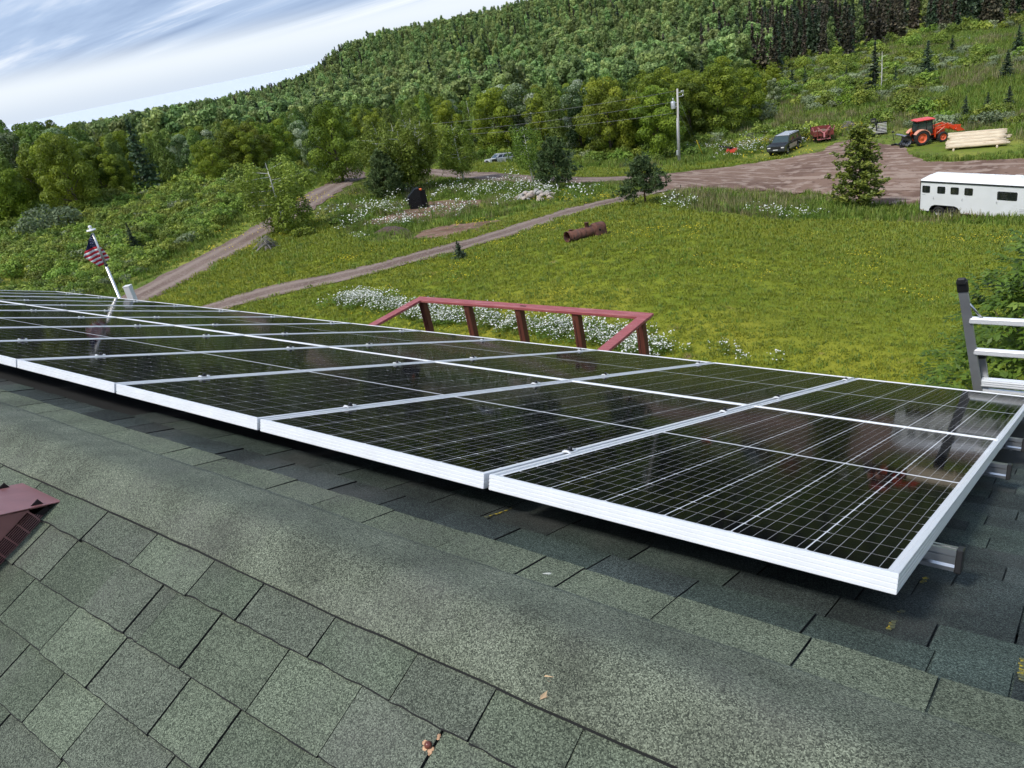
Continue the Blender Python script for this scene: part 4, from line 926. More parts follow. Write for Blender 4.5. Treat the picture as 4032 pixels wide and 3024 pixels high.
for x, y, tx, ty, k, lab in FIELD:
    x, y, tx, ty = 1474.7 + x / 3, y / 3, 1474.7 + tx / 3, ty / 3
    plantD((SPRUCES[0], THIN_SPRUCE[0], SPRUCES[2])[k], x, y, tx, ty, 'spruce_tree', lab, group='spruces in the field', wide=1.45)
b = at(1474.7 + 1283 / 3, 630 / 3); h = top_at(1474.7 + 1283 / 3, 335 / 3, b)
t = thing('dead_snag', 'bare white dead tree trunk in the field', 'dead tree', b); mb = MB(); mb.tube([(0, 0, -.2), (.1, 0, h * .5), (.05, .1, h)], [.10, .07, .02], 6)
for k in range(7): z = h * (.35 + .09 * k); a = k * 2.1; mb.tube([(.08, 0, z), (.08 + .9 * math.cos(a), .9 * math.sin(a), z + .25)], [.03, .008], 4)
mb.build('trunk', mat('bleached_wood', (.62, .6, .55), .8), t)

# forest edges
def edge_fn(pts):
    E = [at(*p) for p in pts]; a = np.array([math.degrees(math.atan2(e.x, e.y)) for e in E]); r_ = np.array([math.hypot(e.x, e.y) for e in E]); o = np.argsort(a)
    return lambda q: np.interp(q, a[o], r_[o])
EDGE1 = edge_fn([(905, 340), (950, 341), (1000, 341), (1100, 341), (1250, 344), (1330, 346), (1430, 344), (1500, 318), (1560, 300), (1615, 272), (1640, 240)])
EDGE2 = edge_fn([(-80, 540), (0, 515), (60, 492), (167, 472), (287, 432), (400, 418), (520, 402), (600, 385), (655, 362), (690, 350)])
def forest(azr_, edge, depth, n_target, spacing, kinds, g, skip=None):
    out = []; tries = 0
    while len(out) < n_target and tries < 60000:
        tries += 1; az = g.uniform(*azr_); e0 = float(edge(az)); r_ = e0 + depth * g.random() ** 1.35 + 1.0
        x, y = r_ * math.sin(R(az)), r_ * math.cos(R(az))
        if skip is not None and skip(az, r_): continue
        sp = spacing * (1 + .2 * (r_ - e0) / depth)
        if any((x - a) ** 2 + (y - b) ** 2 < sp * sp for a, b, _ in out): continue
        if any((x - a) ** 2 + (y - b) ** 2 < 4.0 for a, b, _ in taken): continue
        if float(sd_road(np.array([x]), np.array([y]))[0]) > -2.5: continue
        out.append((x, y, az))
    return out
g4 = np.random.default_rng(44)
KIND = {'maple': (MAPLES + MAPLES_B[:2], 'maple_tree'), 'pale': (PALES, 'maple_tree'), 'aspen': (ASPENS, 'aspen_tree'), 'spruce': (SPRUCES, 'spruce_tree'), 'birch': (None, 'birch_tree')}
BIRCH_W = [birch_proto(241, 11, 5.5, per=24, size=.2), birch_proto(242, 11, 4.6, per=22, size=.2)]
LAB = {('maple', 0): ('broad leafy green tree in the grove behind the upper road', 'leafy trees in the grove behind the road'), ('pale', 0): ('leafy tree with pale windblown tips in the grove behind the upper road', 'pale-tipped trees in the grove behind the road'),
       ('aspen', 0): ('narrow light green aspen in the grove behind the upper road', 'aspens in the grove behind the road'), ('spruce', 0): ('dark pointed spruce in the grove behind the upper road', 'spruces in the grove behind the road'), ('birch', 0): ('white-stemmed birch in the grove behind the upper road', 'birches in the grove behind the road'),
       ('maple', 1): ('broad leafy green tree in the left wood beyond the brush', 'leafy trees of the left wood'), ('pale', 1): ('leafy tree with pale windblown tips in the left wood beyond the brush', 'pale-tipped trees of the left wood'),
       ('aspen', 1): ('narrow light green aspen in the left wood beyond the brush', 'aspens of the left wood'), ('spruce', 1): ('dark pointed spruce in the left wood beyond the brush', 'spruces of the left wood'), ('birch', 1): ('white-stemmed birch in the left wood beyond the brush', 'birches of the left wood')}
KINDW = {'maple': 'broad leafy green tree', 'pale': 'pale-tipped leafy tree', 'aspen': 'narrow light green aspen', 'spruce': 'dark pointed spruce', 'birch': 'white-stemmed birch'}
def whereabouts(k, zone, az, r_):
    if zone == 0:
        e_ = r_ - float(EDGE1(az)); spot = 'right of the utility pole' if az > -25.5 else 'left of the utility pole' if az > -31 else 'above the two young pines' if az > -36 else 'behind the silver wreck' if az > -41 else 'behind the birches'; wood = 'grove'
    else:
        e_ = r_ - float(EDGE2(az)); spot = 'at the picture edge' if az < -67.5 else 'above the flag' if az < -63 else 'right of the flag' if az < -57.5 else 'behind the roadside birch' if az < -53 else 'left of the road bend'; wood = 'left wood'
    row = 'front row' if e_ < 9 else 'middle' if e_ < 24 else 'back'
    return f'{KINDW[k]}, {row} of the {wood}, {spot}', f'{k} trees, {row} of the {wood}, {spot}'
def grow(spots, zone, probs, hfun, wide=(.8, 1.05)):
    ks = list(probs)
    for x, y, az in spots:
        k = rnd.choices(ks, [probs[q](az) if callable(probs[q]) else probs[q] for q in ks])[0]
        P = rnd.choice(BIRCH_W if k == 'birch' else KIND[k][0]); h = hfun(x, y, az, k); lab, grp = whereabouts(k, zone, az, math.hypot(x, y))
        plant(P, Vector((x, y, gzs(x, y))), h, KIND[k][1], lab, group=grp, wide=rnd.uniform(*wide))
# crown tops follow the skyline seen from the roof
def skyline(pts): 
    a = []; e_ = []
    for p in pts: d = rayD(*p); a.append(math.degrees(math.atan2(d[0], d[1]))); e_.append(d[2] / math.hypot(d[0], d[1]))
    o = np.argsort(a); a = np.array(a)[o]; e_ = np.array(e_)[o]; return lambda q: np.interp(q, a, e_)
SKY1 = skyline([(700, 240), (760, 215), (850, 225), (930, 185), (960, 200), (1050, 180), (1150, 175), (1250, 165), (1330, 155), (1450, 140), (1560, 118), (1620, 130), (1650, 200)])
SKY2 = skyline([(-60, 275), (0, 258), (40, 262), (85, 248), (120, 265), (240, 270), (300, 285), (400, 275), (470, 258), (560, 255), (640, 228), (720, 222)])
def h1(x, y, az, k):
    r_ = math.hypot(x, y); z = HC + float(SKY1(az)) * r_ - gzs(x, y); lim = z * rnd.uniform(.80, 1.02) if k != 'spruce' else z * rnd.uniform(.85, 1.05); return max(4.5, min(lim, 15.5))
def h2(x, y, az, k):
    r_ = math.hypot(x, y); z = HC + float(SKY2(az)) * r_ - gzs(x, y); f = rnd.uniform(.72, 1.0) if r_ < float(EDGE2(az)) + 14 else rnd.uniform(.85, 1.02)
    return max(4.5, min(z * (f + (.06 if k == 'spruce' else 0)), 17))
S1 = forest((-47.5, -19.0), EDGE1, 52, 135, 4.3, None, g4)
grow(S1, 0, {'maple': 6, 'pale': lambda a: 3 if -42 < a < -34 else .3, 'aspen': 2.2, 'birch': .7, 'spruce': lambda a: .8 if a > -22 else .15}, h1, (.78, 1.0))
S2 = forest((-73, -49.0), EDGE2, 62, 160, 3.7, None, g4)
grow(S2, 1, {'maple': 4, 'pale': .8, 'aspen': 4.5, 'birch': .5, 'spruce': .9}, h2, (.72, 1.0))

# the wooded hill behind: too many and too far to tell apart
def far_tree(kind, seed):
    g = np.random.default_rng(seed); lobes = []
    if kind == 0:
        for i in range(15):
            u = (i + .5) / 15; env = math.sin(math.pi * (u * .62 + .2)); a = i * 2.4 + g.uniform(-.4, .4); rr = 2.3 * env * g.uniform(.3, .85); lr = g.uniform(.8, 1.3) * (1.05 - .2 * u)
            lobes.append(((rr * math.cos(a), rr * math.sin(a), 2.6 + 8.2 * u), (lr, lr, lr * g.uniform(.7, 1.0))))
        V, F, T = lobes_crown(g, lobes, 11, .40, jit=.4, up=.5); me = np_mesh('far_tree', V, F, L_FAR, T)
    elif kind == 1:
        for i in range(14):
            u = (i + .5) / 14; env = math.sin(math.pi * (u * .66 + .18)) ** .8; a = i * 2.4 + g.uniform(-.4, .4); rr = 1.25 * env * g.uniform(.2, .8); lr = g.uniform(.6, .95) * (1.05 - .2 * u)
            lobes.append(((rr * math.cos(a), rr * math.sin(a), 4.0 + 7.8 * u), (lr, lr, lr * g.uniform(.9, 1.4))))
        V, F, T = lobes_crown(g, lobes, 15, .32, jit=.4, up=.4)
        k = len(V); st = np.array([(-.11, 0, 0), (.11, 0, 0), (.07, 0, 9.5), (-.07, 0, 9.5), (0, -.11, 0), (0, .11, 0), (0, .07, 9.5), (0, -.07, 9.5)], float); V = np.concatenate([V, st]); F = np.concatenate([F, [[k, k + 1, k + 2, k + 3], [k + 4, k + 5, k + 6, k + 7]]])
        me = np_mesh('far_tree', V, F, [L_FAR, DEADW], np.append(T, [.5, .5]), midx=[0] * len(T) + [1, 1])
    else:
        me = spruce_proto(seed, 11, 3.4 if kind == 2 else 3.0, L_SPRUCE if kind == 2 else L_BROWNSP, nb=90, ragged=.3, dens=5, size=.46)[1]
    return me
FARM = [far_tree(0, 301), far_tree(0, 302), far_tree(1, 303), far_tree(1, 304), far_tree(1, 305), far_tree(2, 306), far_tree(3, 307)]
EDGE3 = edge_fn([(1440, 172), (1530, 166), (1600, 158), (1700, 147), (1780, 140), (1830, 134), (1870, 115), (1920, 95), (1990, 78), (2050, 70), (2130, 62), (2212, 52), (2300, 40)])
CLEAR = polyD([(985, 175), (1040, 165), (1080, 162), (1110, 170), (1100, 185), (1060, 200), (1000, 195)])
gf = np.random.default_rng(55); PX, PY = [], []
n_far = 60000
a = gf.uniform(-77, 6, n_far); u = gf.random(n_far); q = (130 ** 1.55 + u * (850 ** 1.55 - 130 ** 1.55)) ** (1 / 1.55)
e1 = np.where(a < -48.3, EDGE2(a) + 50, np.where(a < -19, EDGE1(a) + 42, EDGE3(a))); X = q * np.sin(np.radians(a)); Y = q * np.cos(np.radians(a))
ok = (q > e1) & (sdist(CLEAR, X, Y) < -2)
cellk = {}
keep = []
for i in np.nonzero(ok)[0]:          # thin out to one tree per cell that grows with distance
    c = 3.0 + q[i] / 210; key = (int(X[i] // c), int(Y[i] // c), int(c))
    if key in cellk: continue
    cellk[key] = 1; keep.append(i)
keep = np.array(keep); a, q, X, Y = a[keep], q[keep], X[keep], Y[keep]
con = np.clip((a + 24) / 6, 0, 1) * np.clip((330 - q) / 60, .25, 1) * .85 + np.where((a < -46) & (q > 480), .28, 0) + np.where(a < -60, .08, .045)
patch = fbm(X / 45, Y / 45, 77); con = con + np.clip((patch - .58) * 4, 0, .6) * (a > -40)
rk = gf.random(len(a)); kindi = np.where(rk < con, np.where(gf.random(len(a)) < np.where(a > -24, .58, .45), 6, 5), np.where(fbm(X / 30, Y / 30, 78) + gf.normal(0, .12, len(a)) > .5, gf.integers(2, 5, len(a)), gf.integers(0, 2, len(a))))
hs = np.where(kindi >= 5, gf.uniform(.8, 1.25, len(a)), gf.uniform(.75, 1.15, len(a))) * np.where(q < 260, .9, 1.05)
scatter('hillside_forest', FARM, np.c_[X, Y, gz(X, Y) - .3], hs, gf.uniform(0, 6.28, len(a)), kindi, 'mixed forest covering the far hillside', 'forest')
b = at(1027, 180); plant(MAPLES[1], b, top_at(1027, 165, b), 'round_bush', 'single round dark bush in the far yellow-green clearing', 'bush')
b = at(1078, 168); plant(PALES[1], b, top_at(1078, 141, b), 'willow_tree', 'grey-green rounded willow at the edge of the far clearing', 'tree', wide=1.3)

# ------------------------------------------------------------------ undergrowth, grass and flowers
BUSHES = [bush_mesh(401, 1.0, 1.1, size=.10, per=60), bush_mesh(402, 1.1, .9, nl=11, size=.10, per=60), bush_mesh(403, .9, 1.3, size=.09, per=70), bush_mesh(404, 1.0, 1.0, L_WILLOW, size=.09, per=60), bush_mesh(405, 1.0, .9, L_MAPLE, size=.10, per=60)]
TUFTS = [tuft_mesh(411, 20, .34, .40, .026), tuft_mesh(412, 18, .34, .46, .022), tuft_mesh(413, 18, .34, .52, .018, L_SEED, .3), tuft_mesh(414, 22, .40, .30, .030)]
LOWT = [tuft_mesh(421, 14, .16, .075, .012, L_LAWN, .7), tuft_mesh(422, 14, .18, .10, .013, L_LAWN, .7), tuft_mesh(423, 12, .15, .12, .014, L_GRASS, .6)]
gu = np.random.default_rng(66)
# brush between the left road and the wood
def brush_zone(X, Y):
    a = np.degrees(np.arctan2(X, Y)); q = np.hypot(X, Y); return (a > -80) & (a < -48) & (q < EDGE2(a) + 12) & (pline(ROAD_A, X, Y) > 4.6) & ((sdist(LAWN, X, Y) < -1))
X, Y = field_points((-80, -48), (44, 125), 11000, gu, 1.4); k = brush_zone(X, Y) & (fbm(X / 5, Y / 5, 35) + gu.normal(0, .08, len(X)) > .44); a = np.degrees(np.arctan2(X, Y))
# keep to the far side of the road
RA_az = np.degrees(np.arctan2(ROAD_A[:, 0], ROAD_A[:, 1])); RA_r = np.hypot(ROAD_A[:, 0], ROAD_A[:, 1]); o_ = np.argsort(RA_az[:60])
def road_r(q): return np.interp(q, RA_az[:60][o_], RA_r[:60][o_])
q = np.hypot(X, Y); k &= q > road_r(a) + 2.0
X, Y, a, q = X[k], Y[k], a[k], q[k]; near_wood = np.clip((q - EDGE2(a) + 10) / 12, 0, 1)
scatter('brush', BUSHES, np.c_[X, Y, gz(X, Y) - .08], gu.uniform(.35, 1.1, len(X)) * (.75 + .7 * fbm(X / 8, Y / 8, 36)) * (1 + .9 * near_wood), gu.uniform(0, 6.28, len(X)), gu.choice(5, len(X), p=[.32, .26, .22, .12, .08]), 'tangled green brush left of the gravel road', 'brush')
# shrubs on the field and under the grove
X, Y = field_points((-26, 6), (74, 300), 3400, gu, 1.3); a = np.degrees(np.arctan2(X, Y)); q = np.hypot(X, Y)
k = open_ground(X, Y, 2) & (sd_lawn(X, Y) < -1) & ((q < EDGE3(a) + 15) & (q > 96)) & ((fbm(X / 16, Y / 16, 31) > .57) | (q > EDGE3(a) - 12)) & (sdist(PADS[0], X, Y) < -4)
X, Y, a, q = X[k], Y[k], a[k], q[k]; nl_ = len(X)
scatter('field_shrubs', BUSHES, np.c_[X, Y, gz(X, Y) - .1], gu.uniform(.6, 1.4, nl_) * (1 + q / 250), gu.uniform(0, 6.28, nl_), np.where(gu.random(nl_) < np.where(q > 130, .35, .2), 3, gu.choice([0, 1, 2, 4], nl_, p=[.4, .3, .2, .1])), 'low scattered shrubs on the sloping field', 'shrubs')
X, Y = field_points((-48, -14), (70, 150), 2600, gu, 1.5); a = np.degrees(np.arctan2(X, Y)); q = np.hypot(X, Y); e_ = EDGE1(a)
k = (q > e_ - 3.5) & (q < e_ + 16) & open_ground(X, Y, 1.5) & (a < -18.6)
X, Y, q, e_ = X[k], Y[k], q[k], e_[k]
scatter('grove_undergrowth', BUSHES, np.c_[X, Y, gz(X, Y) - .1], gu.uniform(.7, 1.7, len(X)), gu.uniform(0, 6.28, len(X)), gu.choice(5, len(X), p=[.25, .2, .25, .12, .18]), 'leafy undergrowth along the edge of the grove', 'undergrowth')
# tall grass, lower where machines stand
VEH = [(*at(*p)[:2], r_) for p, r_ in (((1695, 335), 6), ((1720, 322), 5), ((1780, 312), 5), ((1890, 295), 5), ((1990, 318), 5), ((2030, 310), 5), ((2060, 322), 5), ((2110, 320), 5), ((2160, 315), 5), ((1940, 305), 4), ((1265, 520), 3))]
X, Y = field_points((-80, 6), (32, 260), 90000, gu, .9); a = np.degrees(np.arctan2(X, Y)); q = np.hypot(X, Y)
k = open_ground(X, Y, .05) & (sd_lawn(X, Y) < 0) & (sd_gard(X, Y) < gu.uniform(-.6, .4, len(X))) & (q < np.where(a < -48.3, EDGE2(a) + 5, np.where(a < -19, EDGE1(a) + 4, EDGE3(a))))
k &= ~(brush_zone(X, Y) & (q > road_r(a) + 3.5) & (gu.random(len(X)) < .35)); X, Y, a, q = X[k], Y[k], a[k], q[k]; nl_ = len(X); seed_p = (fbm(X / 7, Y / 7, 91) > .52) & (gu.random(nl_) < .6)
dl = np.minimum(np.maximum(-sd_lawn(X, Y), .05), 6); dr = np.minimum(np.maximum(-np.maximum(sd_road(X, Y), sd_path(X, Y)), .05), 6)
ss = np.where((a > -27) & (q > 38) & (q < 62), 1.35, 1.0) * gu.uniform(.7, 1.25, nl_) * np.clip(.35 + .35 * np.minimum(dl, dr), .3, 1.0) * np.clip(q / 75, .9, 1.9)
for vx, vy, vr in VEH: ss = ss * np.clip(np.hypot(X - vx, Y - vy) / vr, .4, 1)
scatter('tall_grass', TUFTS, np.c_[X, Y, gz(X, Y) - .03], ss, gu.uniform(0, 6.28, nl_), np.where(seed_p, 2, gu.choice([0, 1, 3], nl_)), 'tall uncut meadow grass', 'grass')
# short blades on the lawn, and sprouting in the dirt
X, Y = field_points((-72, 4), (17, 62), 60000, gu, .8); k = (sd_lawn(X, Y) > -.2) & open_ground(X, Y, -.25) & (Y > 8)
X2, Y2 = field_points((-60, -14), (60, 112), 26000, gu, 1.2); k2 = (sd_lawn(X2, Y2) > -.2) & open_ground(X2, Y2, -.1); X = np.concatenate([X[k], X2[k2]]); Y = np.concatenate([Y[k], Y2[k2]]); nl_ = len(X)
scatter('lawn_grass', LOWT, np.c_[X, Y, gz(X, Y) + .02], gu.uniform(.6, 1.3, nl_) * np.clip(np.hypot(X, Y) / 32, .8, 2.2), gu.uniform(0, 6.28, nl_), gu.choice(3, nl_, p=[.5, .35, .15]), 'short mown grass blades of the lawn', 'grass')
# flowers
DAISY = [flower_mesh(431, 16, .4, .50, .030), flower_mesh(432, 11, .35, .40, .032), flower_mesh(433, 20, .45, .55, .029)]
YEL = [flower_mesh(441, 6, .35, .18, .026, YELLOW, False), flower_mesh(442, 9, .45, .16, .024, YELLOW, False)]
BANK = smooth_line(polyD([(752, 657), (775, 650), (800, 655), (850, 668), (905, 680), (960, 690), (1040, 697), (1120, 706), (1200, 715), (1260, 722), (1330, 738), (1372, 755), (1420, 765)]))
def near_line(line, n, w, g):
    i = g.integers(0, len(line), n); return line[i, 0] + g.normal(0, w, n), line[i, 1] + g.normal(0, w, n)
fx, fy, fs = [], [], []
x, y = near_line(BANK, 520, .38, gu); fx.append(x); fy.append(y); fs.append(gu.uniform(.75, 1.25, len(x)))
def blob(px, py, n, wx, s=(.8, 1.4)):
    n = max(3, int(n * .2)); p = at(px, py); fx.append(p.x + gu.normal(0, wx, n)); fy.append(p.y + gu.normal(0, wx, n)); fs.append(gu.uniform(*s, n))
for px, py, n, w in [(845, 452, 40, 1.5), (830, 465, 40, 1.3), (790, 470, 30, 1.8), (812, 450, 30, 1.6), (880, 486, 40, 1.0), (866, 492, 30, .8), (812, 500, 25, 1.0), (795, 520, 12, .8), (770, 480, 18, 1.6), (1000, 410, 35, 2.2), (960, 412, 25, 2.0),
                     (1075, 408, 55, 2.6), (1100, 415, 50, 2.0), (1055, 422, 45, 2.2), (1165, 412, 90, 1.2), (1120, 425, 30, 1.5), (1215, 425, 40, 1.6), (1250, 420, 30, 1.6), (995, 458, 45, 1.2), (985, 470, 18, .9), (1085, 445, 20, .8),
                     (1455, 450, 40, 1.0), (1672, 470, 26, .55), (1712, 473, 20, .5), (1762, 478, 6, .5), (1600, 333, 70, 2.2), (1625, 322, 60, 1.4), (1560, 322, 45, 1.6), (1660, 300, 40, 1.6), (1745, 318, 14, .8), (1725, 295, 40, 1.2), (1752, 290, 25, 1.0), (1530, 777, 8, .4), (1590, 780, 10, .4)]: blob(px, py, n, w)
X, Y, S_ = np.concatenate(fx), np.concatenate(fy), np.concatenate(fs); far_k = np.clip(np.hypot(X, Y) / 42, .8, 1.5)
scatter('daisies', DAISY, np.c_[X, Y, gz(X, Y)], S_ * far_k, gu.uniform(0, 6.28, len(X)), gu.integers(0, 3, len(X)), 'white oxeye daisies in bloom', 'flowers')
X, Y = field_points((-62, 0), (18, 48), 9000, gu, 1.0); k = (sdist(LAWN, X, Y) > .5) & (sd_path(X, Y) < -.3) & (fbm(X / 4.5, Y / 4.5, 61, 3) + .25 * fbm(X / .9, Y / .9, 62, 2) > .755 + .004 * np.abs(np.hypot(X, Y) - 27)) & (gu.random(len(X)) < .3)
fx, fy = [X[k]], [Y[k]]
for px, py, n, w in [(640, 437, 45, 1.6), (560, 500, 30, 2.4), (480, 545, 25, 2.0), (1000, 487, 14, .8), (1020, 178, 60, 5), (1690, 335, 25, 2.5), (1640, 310, 60, 2.0), (1735, 300, 60, 1.5), (1810, 283, 50, 1.8), (1250, 430, 40, 2.0)]:
    p = at(px, py); fx.append(p.x + gu.normal(0, w, n)); fy.append(p.y + gu.normal(0, w, n))
X, Y = np.concatenate(fx), np.concatenate(fy)
scatter('yellow_flowers', YEL, np.c_[X, Y, gz(X, Y) + .02], np.clip(np.hypot(X, Y) / 38, .8, 4), gu.uniform(0, 6.28, len(X)), gu.integers(0, 2, len(X)), 'small yellow hawkweed flowers', 'flowers')
# single shrubs that stand out
SHRUBS = [(60, 205, 0, 0, 0, '')]
def shrub(px, py, tx, ty, name, lab, mesh, wide=1.0):
    b = at(px, py); h = top_at(tx, ty, b); t = thing(name, lab, 'shrub', b, rnd.uniform(0, 6)); t.scale = (h * wide, h * wide, h); link('foliage', mesh, t)
    mb = MB()
    for k in range(5): a = k * 1.3; mb.tube([(.05 * math.cos(a), .05 * math.sin(a), -.05), (.35 * math.cos(a), .35 * math.sin(a), .6)], [.02, .008], 4)
    mb.build('stem', BARK, t); return t
shrub(120, 510, 118, 440, 'willow_shrub', 'large grey-green willow shrub below the left wood', bush_mesh(451, 1.2, 1.0, L_WILLOW, .07, 90, 14))
shrub(537, 442, 535, 420, 'willow_shrub', 'grey-green willow shrub in the brush left of the birch', bush_mesh(452, 1.2, 1.0, L_WILLOW, .09, 70, 12))
shrub(655, 512, 650, 490, 'leafy_shrub', 'low dark shrub at the foot of the roadside birch', bush_mesh(453, 1.2, 1.0, L_MAPLE, .12, 60, 10), 1.3)
shrub(742, 490, 738, 464, 'leafy_shrub', 'dark green shrub at the left end of the daisy patch', bush_mesh(454, 1.1, 1.0, L_MAPLE, .12, 60, 10))
shrub(1495, 340, 1497, 312, 'leafy_shrub', 'rounded green shrub at the foot of the utility pole', bush_mesh(455, 1.1, 1.0, L_BUSH, .10, 80, 12), 1.2)
shrub(1640, 262, 1640, 215, 'leafy_shrub', 'grey tangled shrub below the grove at the field edge', bush_mesh(456, 1.1, 1.0, L_WILLOW, .09, 60, 12))
# the leafy tree that rises beside the ladder
def ash_tree():
    g = np.random.default_rng(71); base = Vector((-.25, 14.2, 0)); base.z = gzs(base.x, base.y)
    t = thing('ash_tree', 'leafy green tree rising behind the ladder', 'tree', base); lobes = []
    for i in range(34):
        h = 1.6 + 4.1 * ((i + .5) / 34); env = math.sin(math.pi * min(1, max(.06, (h - 1.0) / 5.0 * .9 + .08))) ** .8; a = i * 2.4 + g.uniform(-.4, .4); rr = 2.0 * env * g.uniform(.55, 1.0); lr = g.uniform(.38, .65)
        lobes.append(((rr * math.cos(a), rr * math.sin(a), h), lr))
    parts = []; T = []; specs = [([(0, 0, -.2), (.1, 0, 2.2), (0, .1, 4.4)], [.13, .09, .03], 7)]
    for c, lr in lobes:
        specs.append(([(0, 0, c[2] * .6), (c[0] * .6, c[1] * .6, c[2] * .85), c], [.04, .025, .008], 5)); ns_ = int(120 * lr)
        for s in range(ns_):
            d = unit(g.normal(0, 1, 3) + np.array([0, 0, .35])); p = np.array(c) + d * lr * g.uniform(.55, 1.15); ax = unit(d + g.normal(0, .4, 3) + np.array([0, 0, -.15])); side = unit(np.cross(ax, [0, 0, 1.0]) + 1e-3)
            q = 9; tt = np.linspace(0, 1, q); sg = np.where(np.arange(q) % 2, 1, -1); sg[-1] = 0
            C = p + ax * (.30 * tt)[:, None] + side * (sg * .055)[:, None] - np.array([0, 0, 1]) * (.06 * tt ** 2)[:, None]
            al_ = ax * .7 + side * sg[:, None] * .9 + np.array([0, 0, -.25])
            parts.append(leaf_quads(C, np.tile([0, 0, 1.0], (q, 1)) + d * .4, (.060), g, 2.4, .25, .16, al_)); T.append(np.clip(g.normal(.5, .16) + g.normal(0, .08, q), 0, 1))
    V, F = join_quads(parts); link('trunk', bark_tubes(specs, BARK), t); link('crown', np_mesh('crown', V, F, L_NEAR, np.concatenate(T)), t)
ash_tree()

# ------------------------------------------------------------------ things on and around the roof
MAROON = mat('maroon_paint', (.24, .105, .10), .42, var=.12, scale=14, alt=(.27, .16, .15), alt_scale=6, alt_pos=(.5, .75))
MAROON_D = mat('dark_vent_inside', (.012, .007, .007), .7, var=.2)
def roof_vent():
    """slant-backed metal roof vent with slotted sides; local x across, y down the near slope"""
    t = thing('roof_vent', 'maroon metal roof vent with slotted side grille', 'roof vent', near_pt(-2.70, .165), rot=(-AL, 0, math.pi))
    w = .142; out = [(0, .004), (.128, .122), (.15, .138), (.18, .142), (.45, .142), (.485, .004)]
    mb = MB(); n = len(out)
    # lid sheet with turned-down hems
    lid = [(-.012, .004), (.126, .127), (.15, .143), (.18, .147), (.46, .147)]
    mb.loft([[(sx, y, z) for y, z in lid] + [(sx, y, z - .0035) for y, z in lid[::-1]] for sx in (-w - .006, w + .006)], 0, caps=True)
    mb.build('lid', MAROON, t)
    for sx in (-1, 1):
        mb = MB(); up = [(.052, .062), (.06, .066), (.45, .066), (.45, .142), (.18, .142), (.15, .138), (.128, .120), (.03, .033)]
        mb.prism([(y, z) for y, z in up], sx * w - .001, sx * w + .001, 'x', 0)
        mb.prism([(.012, .003), (.46, .003), (.46, .010), (.02, .010)], sx * w - .001, sx * w + .001, 'x', 0)
        g = mb.build('side_panel', MAROON, t)
        mb = MB(); mb.box((sx * (w - .012), .25, .034), (.002, .44, .064)); mb.build('grille_backing', MAROON_D, t)
        for k in range(9): MB().box((sx * w, .258, .0165 + .0062 * k), (.002, .40 - .005 * k, .0016)).build('slat', MAROON, t)
        for k in range(9): MB().box((sx * w, .075 + .046 * k, .038), (.0024, .005, .056)).build('grille_bar', MAROON, t)
    MB().box((0, .475, .072), (2 * w, .003, .14)).build('front_panel', MAROON, t)
    MB().box((0, .24, .0025), (.36, .62, .002)).build('flange', MAROON, t)
roof_vent()
YCHALK = mat('yellow_crayon', (.45, .34, .015), .9, var=.35, scale=60, alt=(.10, .11, .06), alt_scale=55, alt_pos=(.42, .50))
for x, s0, s1, w in ((-1.27, .432, .556, .010), (-.252, .448, .582, .012), (-.248, .785, .845, .011), (-.03, .39, .50, .014), (.02, 1.30, 1.36, .01)):
    mb = MB(); n = 9
    for i in range(n):
        a, b = s0 + (s1 - s0) * i / n, s0 + (s1 - s0) * (i + .8) / n; j = rnd.uniform(-.002, .002); ww = w * rnd.uniform(.6, 1.1) / 2
        h0 = .0175
        mb.add([(x + j - ww, a, h0), (x + j + ww, a, h0), (x + j + ww, b, h0), (x + j - ww, b, h0)], [[0, 1, 2, 3]])
    mb.build('crayon_mark', YCHALK, far_slope)
HUSK = mat('tan_husk', (.55, .33, .19), .7, var=.3, scale=80, bump=.5); NUT = mat('brown_nut', (.16, .045, .03), .3, var=.3, scale=60); LICHEN = mat('white_lichen', (.62, .62, .56), .9, var=.2, scale=90); ORANGE_L = mat('orange_lichen', (.45, .24, .02), .9, var=.3, scale=90); PEELING = mat('dry_leaf', (.55, .38, .22), .7, var=.25, scale=60)
def clot(mb, c, r, n=6, m=0, flat=.35):
    for i in range(n):
        a = rnd.uniform(0, 6.28); q = r * rnd.uniform(.1, .9); s = r * rnd.uniform(.25, .6)
        p = (c[0] + q * math.cos(a), c[1] + q * math.sin(a), c[2] + s * .15)
        mb.lathe([(s * .2, s * flat), (s * .8, s * flat * .7), (s, 0)], 6, m, Matrix.Translation(p), caps=(True, False))
def litter(name, label, cat, x, s, build, near=True, h=.012):
    p = near_pt(x, s, h) if near else far_pt(x, s, h); t = thing(name, label, cat, p, rot=(-AL, 0, math.pi if near else 0)); build(t); return t
def b_nut(t):
    mb = MB(); clot(mb, (0, 0, 0), .013, 7); mb.build('husk', HUSK, t)
    MB().lathe([(.001, .012), (.005, .0105), (.0075, .006), (.0065, 0)], 10, 0, caps=(True, True)).build('kernel', NUT, t)
    mb = MB(); clot(mb, (-.012, -.02, 0), .007, 4); mb.build('crumb', HUSK, t)
litter('nut_husk', 'opened nut husk with brown kernel on the near shingles', 'husk', -.870, .273, b_nut)
litter('nut_husk', 'crumbled tan husk at the bottom edge of the near shingles', 'husk', -.906, .320, lambda t: (lambda m_: (clot(m_, (0, 0, 0), .013, 8), m_.build('husk', HUSK, t)))(MB()))
def b_leaf(t):
    mb = MB(); mb.add([(-.016, 0, 0), (-.004, -.005, .003), (.014, -.002, .005), (.017, .003, .002), (.002, .006, .004), (-.010, .005, .001)], [[0, 1, 2, 3, 4, 5]]); mb.build('blade', PEELING, t)
litter('dry_leaf', 'curled tan leaf scrap on the ridge, the upper of two', 'leaf', -.700, .082, b_leaf, h=.018)
